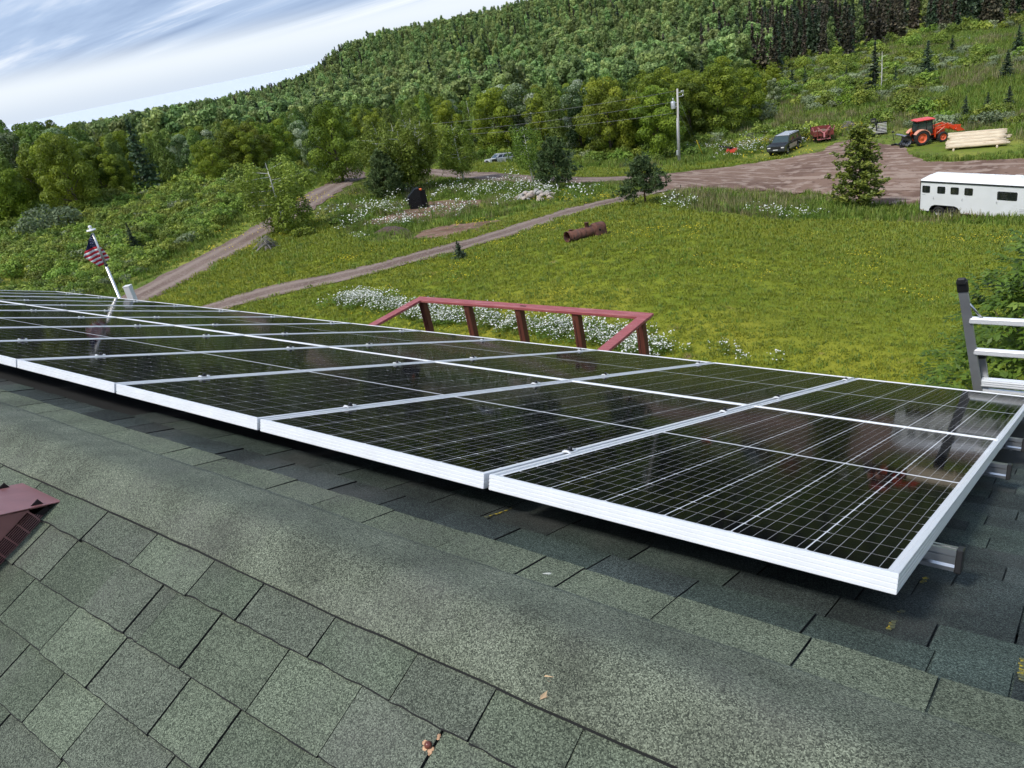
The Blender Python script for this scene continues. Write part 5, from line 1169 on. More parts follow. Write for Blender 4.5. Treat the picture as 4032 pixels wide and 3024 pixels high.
litter('dry_leaf', 'curled tan leaf scrap on the ridge, the lower of two', 'leaf', -.696, .108, b_leaf, h=.018).rotation_euler.z += 1.1
def b_spot(r, m):
    def f(t): mb = MB(); clot(mb, (0, 0, 0), r, 7, 0, .12); mb.build('crust', m, t)
    return f
litter('lichen_spot', 'round white lichen spot on the ridge at lower right', 'lichen', -.493, .057, b_spot(.009, LICHEN), h=.017)
litter('lichen_spot', 'small white fleck on the ridge left of centre', 'lichen', -1.662, .03, b_spot(.008, LICHEN), h=.019)
litter('lichen_spot', 'white fleck on the far side of the ridge below the panels', 'lichen', -.919, .223, b_spot(.008, LICHEN), False)
litter('lichen_spot', 'white fleck on the weathered shingle course at right', 'lichen', -.176, .285, b_spot(.009, LICHEN), False)
# lichen and grit caught along the cap's edge
mb = MB()
for k in range(170):
    x = rnd.uniform(-2.6, -.35); clot(mb, (-x, .139 + abs(rnd.gauss(0, .004)), .004), rnd.uniform(.0012, .0035), 2, rnd.choices([0, 1, 2], [3, 1, 6])[0], .5)
for k in range(14):
    x = rnd.choice([-2.1, -1.62, -1.24, -1.21, -.74, -.6]) + rnd.gauss(0, .02); clot(mb, (-x, .142, .005), .005, 3, rnd.choice([0, 1]), .5)
o = mb.build('lichen_crust', [LICHEN, ORANGE_L, mat('dark_grit', (.02, .018, .015), .95)], near_slope); tag(o, kind='stuff')

# ladder at the eave
GREY_R = mat('grey_fibreglass', (.30, .31, .32), .4, .3, var=.1); RUBBER = mat('black_rubber', (.013, .013, .014), .6, var=.2); RIVET = mat('copper_rivet', (.6, .25, .12), .5, .3)
def ladder():
    base = Vector((-.54, 7.55, 0)); base.z = gzs(base.x, base.y)
    t = thing('extension_ladder', 'aluminium extension ladder with black caps leaning at the eave', 'ladder', (0, 0, 0))
    A = Vector((-.70, 6.45, HC - 3.30)); T = Vector((-.828, 6.19, HC - 2.305)); d = (T - A).normalized(); foot = A + d * (-(A.z - gzs(-.5, 8.0)) / d.z)
    r = Vector((1, 0.03, 0)); wd = .42; fwd = d.cross(r).normalized()
    def P(u, s, f=0): return A + d * u + r * s + fwd * f
    L = (T - A).length; fl = (foot - A).length
    for k, s in enumerate((0, wd)):
        MB().bar(P(-1.4, s), P(L - .03, s), .066, .028, bev=.004).build('fly_rail', GREY_R, t)
        mb = MB(); mb.bar(P(L - .10, s), P(L, s), .074, .036, bev=.006); mb.bar(P(L - .03, s, -.012), P(L + .022, s, .0), .060, .034, bev=.010); mb.build('end_cap', RUBBER, t)
        MB().bar(P(-fl, s + (.045 if s == 0 else -.045), .06), P(.30, s + (.045 if s == 0 else -.045), .06), .062, .026, bev=.004).build('base_rail', GREY_R, t)
        mb = MB(); mb.bar(P(.25, s + (.045 if s == 0 else -.045), .06), P(.335, s + (.045 if s == 0 else -.045), .06), .068, .034, bev=.006); mb.build('rail_cap', RUBBER, t)
    for u in (.67, .365, -.245, -.55, -.855):
        MB().bar(P(u, .012), P(u, wd - .012), .046, .050, bev=.008).build('rung', ALU, t)
        for s in (.0155, wd - .0155): MB().lathe([(.007, -.003), (.007, .003)], 8, 0, Matrix.Translation(P(u, s) + Vector((0, 0, .012))), caps=(True, True)).build('rivet', RIVET, t)
    k = -.2
    while k > -fl + .25: MB().bar(P(k, .055, .06), P(k, wd - .055, .06), .03, .032, bev=.005).build('rung', ALU_RAW, t); k -= .305
    mb = MB(); mb.tube([P(.845, .016), P(.68, .105)], .009, 8); mb.build('brace', ALU_RAW, t)
    mb = MB(); c0, c1 = P(.035, .03, .02), P(.035, 1.15, .02)
    mb.bar(c0, c1, .05, .062)
    for k in range(3): mb.bar(c0 + Vector((0, -.028, .018 - .018 * k)), c1 + Vector((0, -.028, .018 - .018 * k)), .006, .008)
    mb.build('stand_off_bar', ALU, t)
    mb = MB(); mb.bar(P(-.04, .02, .01), P(-.04, 1.1, .01), .03, .02); mb.build('stand_off_strip', ALU, t)
ladder()

# deck and its railing below the eave
RED_WOOD = mat('red_stained_wood', (.34, .085, .085), .55, var=.14, scale=5, bump=.3, alt=(.42, .16, .15), alt_scale=2.5, alt_pos=(.5, .7), stretch=(1, 8, 8)); BROWN_W = mat('brown_stained_wood', (.115, .034, .020), .65, var=.25, scale=4, bump=.3, stretch=(8, 8, 1)); KNOT = mat('dark_knot', (.025, .01, .008), .8)
def deck():
    h = 3.5; y1 = 2.235 * h; x0, x1 = -2.355 * h, -1.262 * h; z = HC - h; y0 = RY + 4.85
    t = thing('deck', 'wooden deck with red-capped railing and brown posts', 'deck', (0, 0, 0))
    zf = z - 1.02
    n = 18
    for k in range(n): MB().box(((x0 + x1) / 2, y0 + (k + .5) * (y1 + .1 - y0) / n, zf), (x1 - x0 + .3, (y1 + .1 - y0) / n - .008, .035)).build('deck_board', BROWN_W, t)
    for k, px in enumerate((-2.344, -2.087, -1.82, -1.552, -1.285)):
        x = px * h; MB().box((x, y1, (z - .04 + zf - .3) / 2), (.098, .098, z - .04 - zf + .3), bev=.004).build('post', BROWN_W, t)
        MB().box((x - .012, y1 - .0500, (z - .06 + zf) / 2), (.008, .004, (z - zf) * .8)).build('crack', KNOT, t)
    for x in (x0 + .02, x1 - .02):
        MB().box((x, y0 + .4, (z - .04 + zf) / 2), (.09, .09, z - .04 - zf)).build('post', BROWN_W, t)
        for yy in (y1 - .1,): MB().box((x, yy, zf / 2), (.14, .14, zf)).build('support_post', BROWN_W, t)
    MB().box(((x0 + x1) / 2, y1, z - .02), (x1 - x0 + .15, .145, .038), bev=.004).build('top_rail', RED_WOOD, t)
    for x in (x0, x1): MB().box((x, (y0 + y1 - .075) / 2, z - .0175), (.145, y1 - .075 - y0, .038), bev=.004).build('side_rail', RED_WOOD, t)
    MB().box((-1.795 * h, y1 - .01, z + .0003), (.10, .03, .0012)).build('knot', KNOT, t)
    MB().box(((x0 + x1) / 2, y1 + .06, zf - .12), (x1 - x0 + .1, .04, .2)).build('rim_joist', BROWN_W, t)
deck()

# flag on its pole, and a white post top beside it
def flag():
    x, y = -13.0, 5.65; zt = HC - 1.735; az = -66.7
    t = thing('flag_pole', 'silver flag pole with white disc and ball on top', 'flag pole', (x, y, gzs(x, y)), R(66.7)); g0 = gzs(x, y)
    MB().tube([(0, 0, 0), (0, 0, zt - g0 - .62)], .024, 10).build('lower_tube', mat('satin_aluminium', (.72, .72, .72), .35, .7), t)
    MB().tube([(0, 0, zt - g0 - .62), (0, 0, zt - g0 - .08)], .019, 10).build('upper_tube', MATS['satin_aluminium'], t)
    MB().lathe([(.027, -.015), (.027, .015)], 12, 0, Matrix.Translation((0, 0, zt - g0 - .62)), caps=(True, True)).build('collar', BLACK_PL, t)
    WP = mat('white_plastic', (.82, .82, .8), .4, var=.04)
    MB().lathe([(.01, -.012), (.07, -.010), (.073, 0), (.068, .012), (.01, .014)], 20, 0, Matrix.Translation((0, 0, zt - g0 - .03)), caps=(True, True)).build('disc', WP, t)
    MB().lathe([(.002, -.03), (.018, -.024), (.03, 0), (.026, .016), (.014, .027), (.002, .03)], 12, 0, Matrix.Translation((0, 0, zt - g0 + .02))).build('ball', WP, t)
    f = thing('flag', 'small striped american flag hanging on the pole', 'flag', (x, y, zt), R(66.7))
    RED = mat('flag_red', (.55, .02, .035), .8, var=.1); WHT = mat('flag_white', (.8, .79, .78), .8, var=.04); BLU = mat('flag_blue', (.012, .018, .06), .8, var=.2)
    env = [(-.08, -.02, .008), (-.12, -.06, .01), (-.21, -.13, .015), (-.30, -.215, .025), (-.36, -.257, .045), (-.42, -.22, .07), (-.535, -.14, .098), (-.585, -.11, .0), (-.66, -.09, -.02)]
    zs = [-.08, -.14, -.20, -.26, -.29] + [-.29 - .0345 * k for k in range(1, 10)]
    def surf(z, u):
        l = np.interp(-z, [-e[0] for e in env], [e[1] for e in env]); r_ = np.interp(-z, [-e[0] for e in env], [e[2] for e in env]); a = l + (r_ - l) * u
        return (a, .024 + .022 * math.sin(a * 26 + z * 7) + .015 * math.sin(a * 51), z - .16 * max(0, -a) + .10 * max(0, a))
    for k in range(len(zs) - 1):
        z0, z1 = zs[k], zs[k + 1]; mb = MB(); N = 22; col = BLU if z0 > -.28 else (WHT if (k % 2) else RED)
        rows = [[surf(z0 + (z1 - z0) * j / 3, i / N) for i in range(N + 1)] for j in range(4)]
        vs = [p for r_ in rows for p in r_]; fs = [[j * (N + 1) + i, j * (N + 1) + i + 1, (j + 1) * (N + 1) + i + 1, (j + 1) * (N + 1) + i] for j in range(3) for i in range(N)]
        mb.add(vs, fs, 0, True); cl = mb.build('canton' if col is BLU else 'stripe', col, f); md = cl.modifiers.new('cloth', 'SOLIDIFY'); md.thickness = .0015
    for k in range(10):
        z = -.13 - .014 * k; u = .2 + .6 * ((k * .37) % 1); p = surf(z, u); MB().box((p[0], p[1] - .006, p[2]), (.007, .002, .007)).build('star', WHT, f)
    for z in (-.12, -.33, -.57): MB().tube([(.018, -.02, z), (-.012, -.022, z - .012), (-.02, .018, z)], .003, 5).build('halyard_clip', BLACK_PL, f)
flag()
p = Vector((-12.23, 5.5, 0)); t = thing('vent_post', 'short white square post top rising behind the panels by the flag', 'post', (p.x, p.y, gzs(p.x, p.y)), .6)
MB().box((0, 0, (HC - 2.62) / 2), (.105, .10, HC - 2.62), bev=.006).build('post', WHITE_TRIM, t); MB().box((0, 0, HC - 2.62), (.112, .107, .012), bev=.003).build('cap', WHITE_TRIM, t)

# ------------------------------------------------------------------ vehicles and machines
TYRE = mat('tyre_rubber', (.022, .021, .020), .85, var=.3, scale=9); CHROME = mat('dull_chrome', (.55, .55, .55), .3, .9); DARK = mat('dark_underbody', (.012, .011, .010), .8); GLASS_D = mat('dark_glass', (.015, .018, .02), .06, var=.1, spec=.7, coat=.6); GLASS_G = mat('tinted_glass', (.03, .05, .045), .08, var=.1, spec=.7, coat=.6); LAMP = mat('lamp_lens', (.7, .7, .68), .15, var=.05); PLATE = mat('white_plate', (.8, .8, .78), .5, var=.05)
def on_ground(t, x, y, yaw, d=1.5):
    """stand a thing on the slope"""
    zx = (gzs(x + d, y) - gzs(x - d, y)) / (2 * d); zy = (gzs(x, y + d) - gzs(x, y - d)) / (2 * d); n = Vector((-zx, -zy, 1)).normalized()
    f = Vector((math.cos(yaw), math.sin(yaw), 0)); f = (f - n * f.dot(n)).normalized(); l = n.cross(f); M = Matrix((f, l, n)).transposed().to_4x4(); M.translation = (x, y, gzs(x, y) + .09 if float(sd_yard(np.array([x]), np.array([y]))[0]) > 0 else gzs(x, y) + .02); t.matrix_world = M
def wheel(t, loc, r, w, rim, rim_r=.58, lugs=0, side=1):
    """wheel (dished rim) with its tyre; axle along local y"""
    M = Matrix.Rotation(math.pi / 2 * -side, 4, 'X'); k = rim_r * r
    mb = MB(); mb.lathe([(.01, w * .22), (k * .30, w * .24), (k * .42, w * .12), (k * .85, w * .10), (k * .96, w * .38), (k * 1.02, w * .42), (k * 1.02, -w * .42)], 28, 0, M, caps=(True, False))
    mb.lathe([(k * .16, w * .40), (k * .16, w * .2)], 10, 0, M, caps=(True, False))
    o = mb.build('wheel', rim, t, loc)
    mb = MB(); mb.lathe([(k, w * .40), (k * 1.1, w * .48), (r * .80, w * .52), (r * .93, w * .5), (r * .985, w * .36), (r, 0), (r * .985, -w * .36), (r * .93, -w * .5), (r * .8, -w * .52), (k * 1.1, -w * .48), (k, -w * .40)], 36, 0, M)
    for q in range(lugs):
        a = q * 2 * math.pi / lugs; sgn = 1 if q % 2 else -1
        c, s_ = math.cos(a), math.sin(a); rot = Matrix.Rotation(-a, 3, 'Y') @ Matrix.Rotation(sgn * .6, 3, 'X')
        mb.box((c * r * 1.005, sgn * w * .25, s_ * r * 1.005), (r * .07, w * .5, r * .075), 0, rot=rot)
    mb.build('tyre', TYRE, o); return o
def fq(P, u0, u1, v0, v1, off, mb, m=0):
    """a pane set just proud of the four-cornered face P (corners 00,10,11,01)"""
    P = [Vector(p) for p in P]; n = (P[1] - P[0]).cross(P[3] - P[0]).normalized()
    f = lambda u, v: (P[0] * (1 - u) + P[1] * u) * (1 - v) + (P[3] * (1 - u) + P[2] * u) * v
    c = [f(u0, v0), f(u1, v0), f(u1, v1), f(u0, v1)]
    mb.add([p + n * off for p in c] + [p - n * .01 for p in c], [[0, 1, 2, 3], [0, 4, 5, 1], [1, 5, 6, 2], [2, 6, 7, 3], [3, 7, 4, 0]], m)
def arch(cx, z0, r, n=9): return [(cx + r * math.cos(math.pi * k / n), z0 + r * math.sin(math.pi * k / n)) for k in range(n + 1)]
def suv(t, L, W, H, paint, hoodm, roofm, lowm, wr, rim, wb, belt=.62, wreck=False, rail=True):
    x1, x0 = L / 2, -L / 2; fx, rx = wb / 2 + .08, -wb / 2 + .08; gc = .42 * H / 1.85; bz = belt * H; ar = wr * 1.22
    out = [(x0 + .02, gc)] + arch(rx, gc, ar)[::-1] + arch(fx, gc, ar)[::-1] + [(x1 - .02, gc), (x1, gc + .2), (x1 - .02, bz * .86), (x1 - .1, bz * .9), (fx - .25, bz), (x0 + .03, bz * 1.01), (x0, bz * .8), (x0 - .01, gc + .2)]
    mb = MB(); rings = []
    for y, dz, sh in ((-W / 2 + .04, 0, .97), (-W / 2, 0, 1), (-W / 2 + .02, 0, 1), (W / 2 - .02, 0, 1), (W / 2, 0, 1), (W / 2 - .04, 0, .97)): pass
    mb.prism(out, -W / 2, W / 2, 'y', 0); mb.build('body', paint, t)
    MB().box((0, 0, gc + .06), (L * .96, W * .86, .25)).build('underbody', DARK, t)
    cx0 = fx - .28; b = [(x0 + .06, -W / 2 + .04), (cx0, -W / 2 + .04), (cx0, W / 2 - .04), (x0 + .06, W / 2 - .04)]; rf = [(x0 + .22, -W / 2 + .22), (cx0 - .78 * H / 1.85, -W / 2 + .22), (cx0 - .78 * H / 1.85, W / 2 - .22), (x0 + .22, W / 2 - .22)]
    bot = [(x, y, bz * .99) for x, y in b]; top = [(x, y, H - .05) for x, y in rf]
    MB().loft([bot, top], 0).build('cabin', paint, t)
    inr = [((x * .985), y * .93, H) for x, y in rf]; MB().loft([[(x, y, H - .06) for x, y in rf], [(x, y, H - .02) for x, y in rf], inr], 0).build('roof', roofm, t)
    if rail:
        for s in (-1, 1): MB().bar((x0 + .5, s * (W / 2 - .3), H + .03), (cx0 - 1.1, s * (W / 2 - .3), H + .03), .03, .03).build('roof_rail', DARK, t)
    fr = [bot[1], bot[2], top[2], top[1]]; mb = MB(); fq(fr, .05, .95, .10, .93, .006, mb); mb.build('windshield', GLASS_G, t)
    re = [bot[3], bot[0], top[0], top[3]]; mb = MB(); fq(re, .08, .92, .15, .88, .006, mb); mb.build('rear_window', GLASS_D, t)
    for s, q in ((1, [bot[2], bot[3], top[3], top[2]]), (-1, [bot[0], bot[1], top[1], top[0]])):
        spans = [(.075, .335), (.37, .62), (.66, .95)] if s == 1 else [(.05, .34), (.38, .63), (.665, .925)]
        for u0, u1 in spans: mb = MB(); fq(q, u0, u1, .14, .86, .006, mb); mb.build('side_window', GLASS_D, t)
        yy = s * (W / 2 + .006)
        if lowm is not None: MB().box(((fx + rx) / 2, yy, gc + .28), (fx - rx - 2 * ar - .04, .012, .44 * H / 1.85)).build('lower_panel', lowm, t)
        for xx in (cx0 - 1.05, cx0 - .05): MB().box((xx, yy, gc + .37), (.012, .014, .6)).build('door_gap', DARK, t)
        MB().box((cx0 - .9, yy + s * .012, bz * .86), (.16, .02, .03)).build('door_handle', DARK, t)
        MB().box((cx0 - .12, s * (W / 2 + .09), bz * 1.06), (.10, .2, .15), bev=.02).build('mirror', DARK, t)
    MB().loft([[(fx - .27, -W / 2 + .06, bz + .005), (fx - .27, W / 2 - .06, bz + .005), (fx - .27, W / 2 - .06, bz - .05), (fx - .27, -W / 2 + .06, bz - .05)], [(x1 - .16, -W / 2 + .10, bz * .9 + .012), (x1 - .16, W / 2 - .10, bz * .9 + .012), (x1 - .16, W / 2 - .1, bz * .8), (x1 - .16, -W / 2 + .1, bz * .8)]], 0).build('hood', hoodm, t)
    MB().box((x1 + .03, 0, gc + .12), (.16, W * .97, .2), bev=.03).build('bumper', DARK if wreck else paint, t); MB().box((x0 - .05, 0, gc + .1), (.14, W * .95, .18), bev=.03).build('bumper', DARK, t)
    MB().box((x1 + .002, 0, bz * .70), (.03, W * .55, .20)).build('grille', DARK, t)
    for s in (-1, 1): MB().box((x1 + .004, s * W * .37, bz * .73), (.03, W * .17, .12), bev=.008).build('headlight', LAMP, t)
    for xx in (fx, rx):
        for s in (-1, 1): wheel(t, (xx, s * (W / 2 - .13), wr), wr, .25, rim, .6, 0, s)
    return t
def heading(a, b): return math.atan2(b.y - a.y, b.x - a.x)
# dark suv nosing towards us
A = at(1701, 333); B = at(1725, 320); yaw = heading(B, A); f = Vector((math.cos(yaw), math.sin(yaw))); l = Vector((-f.y, f.x)); 
c = Vector(((A.x) - f.x * 1.7 - l.x * .9, A.y - f.y * 1.7 - l.y * .9)); sl = math.dist((A.x, A.y), (B.x, B.y))
t = thing('parked_suv', 'old black and tan suv with roof coloured as reflected sky parked among the daisies', 'suv')
suv(t, 5.4, 1.98, 1.86, mat('faded_black_paint', (.025, .028, .028), .35, var=.2, coat=.3), mat('matt_black_hood', (.010, .010, .011), .5, var=.2), mat('sky_reflection_roof', (.42, .44, .46), .35, var=.12), mat('tan_panel', (.40, .31, .24), .5, var=.12), .38, mat('grey_rim', (.2, .19, .18), .5), 3.3)  # roof grey is the reflected sky put into the colour
MB().box((2.80, .0, .63), (.02, .52, .10), bev=.004).build('number_plate', PLATE, t); MB().box((-2.9, .6, .55), (.5, .5, .05)).build('tow_step', DARK, t)
on_ground(t, c.x, c.y, yaw); SUV1 = (c, yaw, sl)
# silver wreck sunk in the grass
A = at(1062, 353); B = at(1096, 349); yaw = heading(B, A); c = (A + B) / 2
t = thing('wrecked_suv', 'silver suv wreck sunk in tall grass at the grove edge', 'suv'); SILV = mat('silver_paint', (.60, .61, .62), .35, .2, var=.1, coat=.3)
suv(t, 4.4, 1.78, 1.68, SILV, SILV, SILV, None, .36, DARK, 2.6, wreck=True)
MB().box((1.35, .8, .75), (.9, .22, .4)).build('torn_fender', DARK, t); on_ground(t, c.x, c.y, yaw); t.matrix_world = t.matrix_world @ Matrix.Scale(.82, 4); t.location.z -= .28
# tractor with loader
ORANGE = mat('tractor_orange', (.72, .075, .02), .38, var=.08, scale=3, coat=.3); ROOFRED = mat('tractor_roof_red', (.72, .09, .085), .45, var=.08); RIMO = mat('orange_rim', (.72, .13, .05), .5, var=.12); PALEO = mat('faded_fender', (.78, .36, .24), .45, var=.1)
A = at(1987, 315); B = at(2037, 306.5); yaw = heading(A, B); wbt = math.dist((A.x, A.y), (B.x, B.y)); f = Vector((math.cos(yaw), math.sin(yaw))); r_ = Vector((f.y, -f.x))
c = Vector(((A.x + B.x) / 2 - r_.x * .78, (A.y + B.y) / 2 - r_.y * .78))
def tractor():
    t = thing('tractor', 'orange-red tractor with cab and raised front loader by the logs', 'tractor')
    for s in (-1, 1):
        wheel(t, (-1.0, s * .80, .70), .70, .42, RIMO, .62, 30, s); wheel(t, (1.08, s * .76, .49), .49, .30, RIMO, .60, 24, s)
        mb = MB(); R0, R1 = .74, .80; a0, a1 = R(12), R(150); pts = [(-1.0 + R1 * math.cos(a0 + (a1 - a0) * k / 8), .72 + R1 * math.sin(a0 + (a1 - a0) * k / 8)) for k in range(9)] + [(-1.0 + R0 * math.cos(a1 - (a1 - a0) * k / 8), .72 + R0 * math.sin(a1 - (a1 - a0) * k / 8)) for k in range(9)]
        mb.prism(pts, s * .52, s * 1.03, 'y', 0); mb.build('fender', PALEO, t)
        mb = MB(); mb.prism([(-1.5, .9), (-.35, .9), (-.35, 1.35), (-1.4, 1.4)], s * .50, s * .54, 'y', 0); mb.build('inner_fender', ORANGE, t)
    mb = MB(); mb.loft([[(.15, -.34, .75), (.15, .34, .75), (.15, .34, 1.36), (.15, .22, 1.46), (.15, -.22, 1.46), (.15, -.34, 1.36)], [(1.2, -.31, .72), (1.2, .31, .72), (1.2, .31, 1.24), (1.2, .20, 1.34), (1.2, -.20, 1.34), (1.2, -.31, 1.24)], [(1.52, -.27, .74), (1.52, .27, .74), (1.52, .27, 1.10), (1.52, .17, 1.18), (1.52, -.17, 1.18), (1.52, -.27, 1.10)]], 0); mb.build('hood', ORANGE, t)
    MB().box((1.53, 0, .93), (.02, .4, .26)).build('grille', DARK, t)
    mb = MB(); mb.box((.2, 0, .62), (2.6, .42, .34)); mb.box((1.08, 0, .5), (.25, 1.2, .18)); mb.box((-1.0, 0, .7), (.35, 1.3, .3)); mb.build('chassis', DARK, t)
    # cab: posts, panes, floor, seat, roof
    z0, z1 = .92, 2.26; fl = [(-1.28, .50), (.18, .50)]; 
    cb = {'rl': (-1.36, .52, 1.25), 'fl': (.18, .52, z0), 'rt': (-1.22, .50, z1), 'ft': (.10, .50, z1)}
    for s in (-1, 1):
        for a, b in (('rl', 'rt'), ('fl', 'ft')): p, q = cb[a], cb[b]; MB().bar((p[0], s * p[1], p[2]), (q[0], s * q[1], q[2]), .06, .06).build('cab_post', DARK, t)
        MB().bar((-.42, s * .52, 1.1), (-.45, s * .50, z1), .05, .05).build('cab_post', DARK, t)
        MB().bar((-1.36, s * .52, 1.26), (-.42, s * .52, 1.12), .05, .06).build('cab_sill', DARK, t)
        q = [(-1.34, s * .515, 1.28), (-.44, s * .515, 1.14), (-.46, s * .495, z1 - .03), (-1.21, s * .495, z1 - .03)]; mb = MB(); fq(q if s < 0 else q[::-1], .03, .97, .03, .97, .004, mb); mb.build('side_window', GLASS_G, t)
        q = [(-.40, s * .515, z0), (.17, s * .515, z0), (.09, s * .495, z1 - .03), (-.43, s * .495, z1 - .03)]; mb = MB(); fq(q if s < 0 else q[::-1], .05, .95, .02, .97, .004, mb); mb.build('door_glass', GLASS_G, t)
    q = [(.19, -.5, 1.4), (.19, .5, 1.4), (.11, .48, z1), (.11, -.48, z1)]; mb = MB(); fq(q, .04, .96, .02, .97, .004, mb); mb.build('windshield', GLASS_G, t)
    q = [(-1.38, .5, 1.3), (-1.38, -.5, 1.3), (-1.23, -.48, z1), (-1.23, .48, z1)]; mb = MB(); fq(q, .04, .96, .02, .97, .004, mb); mb.build('rear_window', GLASS_G, t)
    mb = MB(); mb.box((-.6, 0, .95), (1.5, 1.0, .08)); mb.box((-.85, 0, 1.25), (.45, .5, .12)); mb.box((-1.05, 0, 1.5), (.12, .48, .5)); mb.build('seat', DARK, t)
    MB().loft([[(-1.42, -.62, z1), (.30, -.62, z1), (.30, .62, z1), (-1.42, .62, z1)], [(-1.45, -.66, z1 + .08), (.34, -.66, z1 + .08), (.34, .66, z1 + .08), (-1.45, .66, z1 + .08)], [(-1.22, -.46, z1 + .19), (.12, -.46, z1 + .19), (.12, .46, z1 + .19), (-1.22, .46, z1 + .19)]], 0).build('roof', ROOFRED, t)
    mb = MB(); mb.tube([(.38, -.45, 1.3), (.38, -.45, 2.05)], .022, 6); mb.build('exhaust', DARK, t); mb = MB(); mb.tube([(.38, -.45, 2.05), (.38, -.45, 2.25)], .05, 8); mb.build('beacon', PLATE, t)
    # loader
    for s in (-1, 1):
        mb = MB(); mb.bar((.45, s * .5, .55), (.45, s * .5, 1.42), .09, .14); mb.build('loader_tower', ORANGE, t)
        mb = MB(); mb.bar((.42, s * .5, 1.42), (1.55, s * .5, 1.62), .08, .15); mb.bar((1.5, s * .5, 1.64), (2.35, s * .5, .98), .08, .16); mb.build('loader_arm', ORANGE, t)
        mb = MB(); mb.tube([(.55, s * .5, .85), (1.35, s * .5, 1.42)], .035, 8); mb.tube([(1.6, s * .5, 1.72), (2.3, s * .5, 1.36)], .03, 8); mb.build('loader_cylinder', PALEO, t)
    mb = MB(); mb.bar((2.0, -.5, 1.2), (2.0, .5, 1.2), .08, .08); mb.build('loader_crossbar', ORANGE, t)
    prof = [(2.32, 1.40), (2.42, 1.42), (3.08, .86), (3.10, .82), (2.45, .84), (2.34, .90), (2.27, 1.05)]; inner = [(2.40, 1.36), (2.98, .87), (2.48, .89), (2.38, .95), (2.33, 1.06)]
    mb = MB(); rings = []
    mb.prism(prof, -.92, -.89, 'y', 0); mb.prism(prof, .89, .92, 'y', 0)
    sh = [(2.32, 1.40), (2.27, 1.05), (2.34, .90), (2.45, .84), (3.12, .82)]
    for a, b in zip(sh[:-1], sh[1:]): mb.bar((a[0], 0, a[1]), (b[0], 0, b[1]), 1.8, .022)
    mb.build('bucket', ORANGE, t)
    mb = MB(); mb.add([(-1.66, -.18, 1.32), (-1.66, .18, 1.32), (-1.66, 0, 1.66), (-1.64, -.18, 1.32), (-1.64, .18, 1.32), (-1.64, 0, 1.66)], [[0, 1, 2], [3, 5, 4], [0, 3, 4, 1], [1, 4, 5, 2], [2, 5, 3, 0]]); mb.build('warning_triangle', mat('signal_orange', (.9, .2, .03), .5), t)
    mb = MB(); mb.tube([(2.1, -.5, 1.5), (2.12, -.5, 1.85)], .015, 5); mb.lathe([(.05, -.04), (.06, 0), (.05, .05)], 8, 0, Matrix.Translation((2.0, -.45, 1.62)), caps=(True, True)); mb.build('work_light', CHROME, t)
    for s in (-1, 1): MB().box((-.15, s * .78, .5), (.4, .25, .05)).build('step', DARK, t)
    return t
t = tractor(); on_ground(t, c.x, c.y, yaw); TRP, TRY = c, yaw
# rear implement: black frame with silver bands, on the tractor's hitch
def implement():
    t = thing('rear_snow_blower', 'black implement with curved silver bands behind the tractor', 'implement'); BK = mat('black_enamel', (.012, .012, .013), .35, var=.2)
    mb = MB(); prof = [(.0 + .55 * math.cos(a), .62 + .55 * math.sin(a)) for a in np.linspace(-.4 * math.pi, .62 * math.pi, 12)]
    for k, y in enumerate(np.linspace(-.95, .95, 9)): mb.prism(prof + [(p[0] * .86, .62 + (p[1] - .62) * .86) for p in prof[::-1]], y - .035, y + .035, 'y', 0)
    mb.build('rib', BK, t) if False else None
    for y in np.linspace(-.95, .95, 9):
        MB().prism(prof + [(p[0] * .84, .62 + (p[1] - .62) * .84) for p in prof[::-1]], y - .035, y + .035, 'y', 0).build('rib', BK, t)
    SV = mat('bright_band', (.72, .72, .73), .3, .6)
    for y in (np.linspace(-.95, .95, 9)[:-1] + .119):
        MB().prism([(p[0] * .98, .62 + (p[1] - .62) * .98) for p in prof] + [(p[0] * .9, .62 + (p[1] - .62) * .9) for p in prof[::-1]], y - .075, y + .075, 'y', 0).build('band', SV, t)
    mb = MB(); mb.bar((-.2, -1, .2), (-.2, 1, .2), .12, .12); mb.bar((-.3, 0, .3), (.75, .3, .55), .08, .08); mb.bar((-.3, 0, .3), (.75, -.3, .55), .08, .08); mb.bar((-.1, 0, 1.1), (.7, 0, 1.0), .07, .07); mb.bar((-.55, -.8, .15), (-.1, -.6, .7), .06, .08); mb.build('hitch_frame', BK, t)
    mb = MB(); mb.tube([(-.4, .85, .6), (-.5, .9, 1.35)], .03, 6); mb.lathe([(.1, -.06), (.12, 0), (.1, .08)], 10, 0, Matrix.Translation((-.5, .9, 1.4)), caps=(True, True)); mb.build('crank', BK, t)
    mb = MB(); mb.bar((-.6, -.9, .12), (-.15, -.9, .12), .06, .2); mb.bar((-.6, .9, .12), (-.15, .9, .12), .06, .2); mb.build('skid', BK, t); return t
t = implement(); p = TRP - Vector((math.cos(TRY), math.sin(TRY))) * 2.55; on_ground(t, p.x, p.y, TRY)
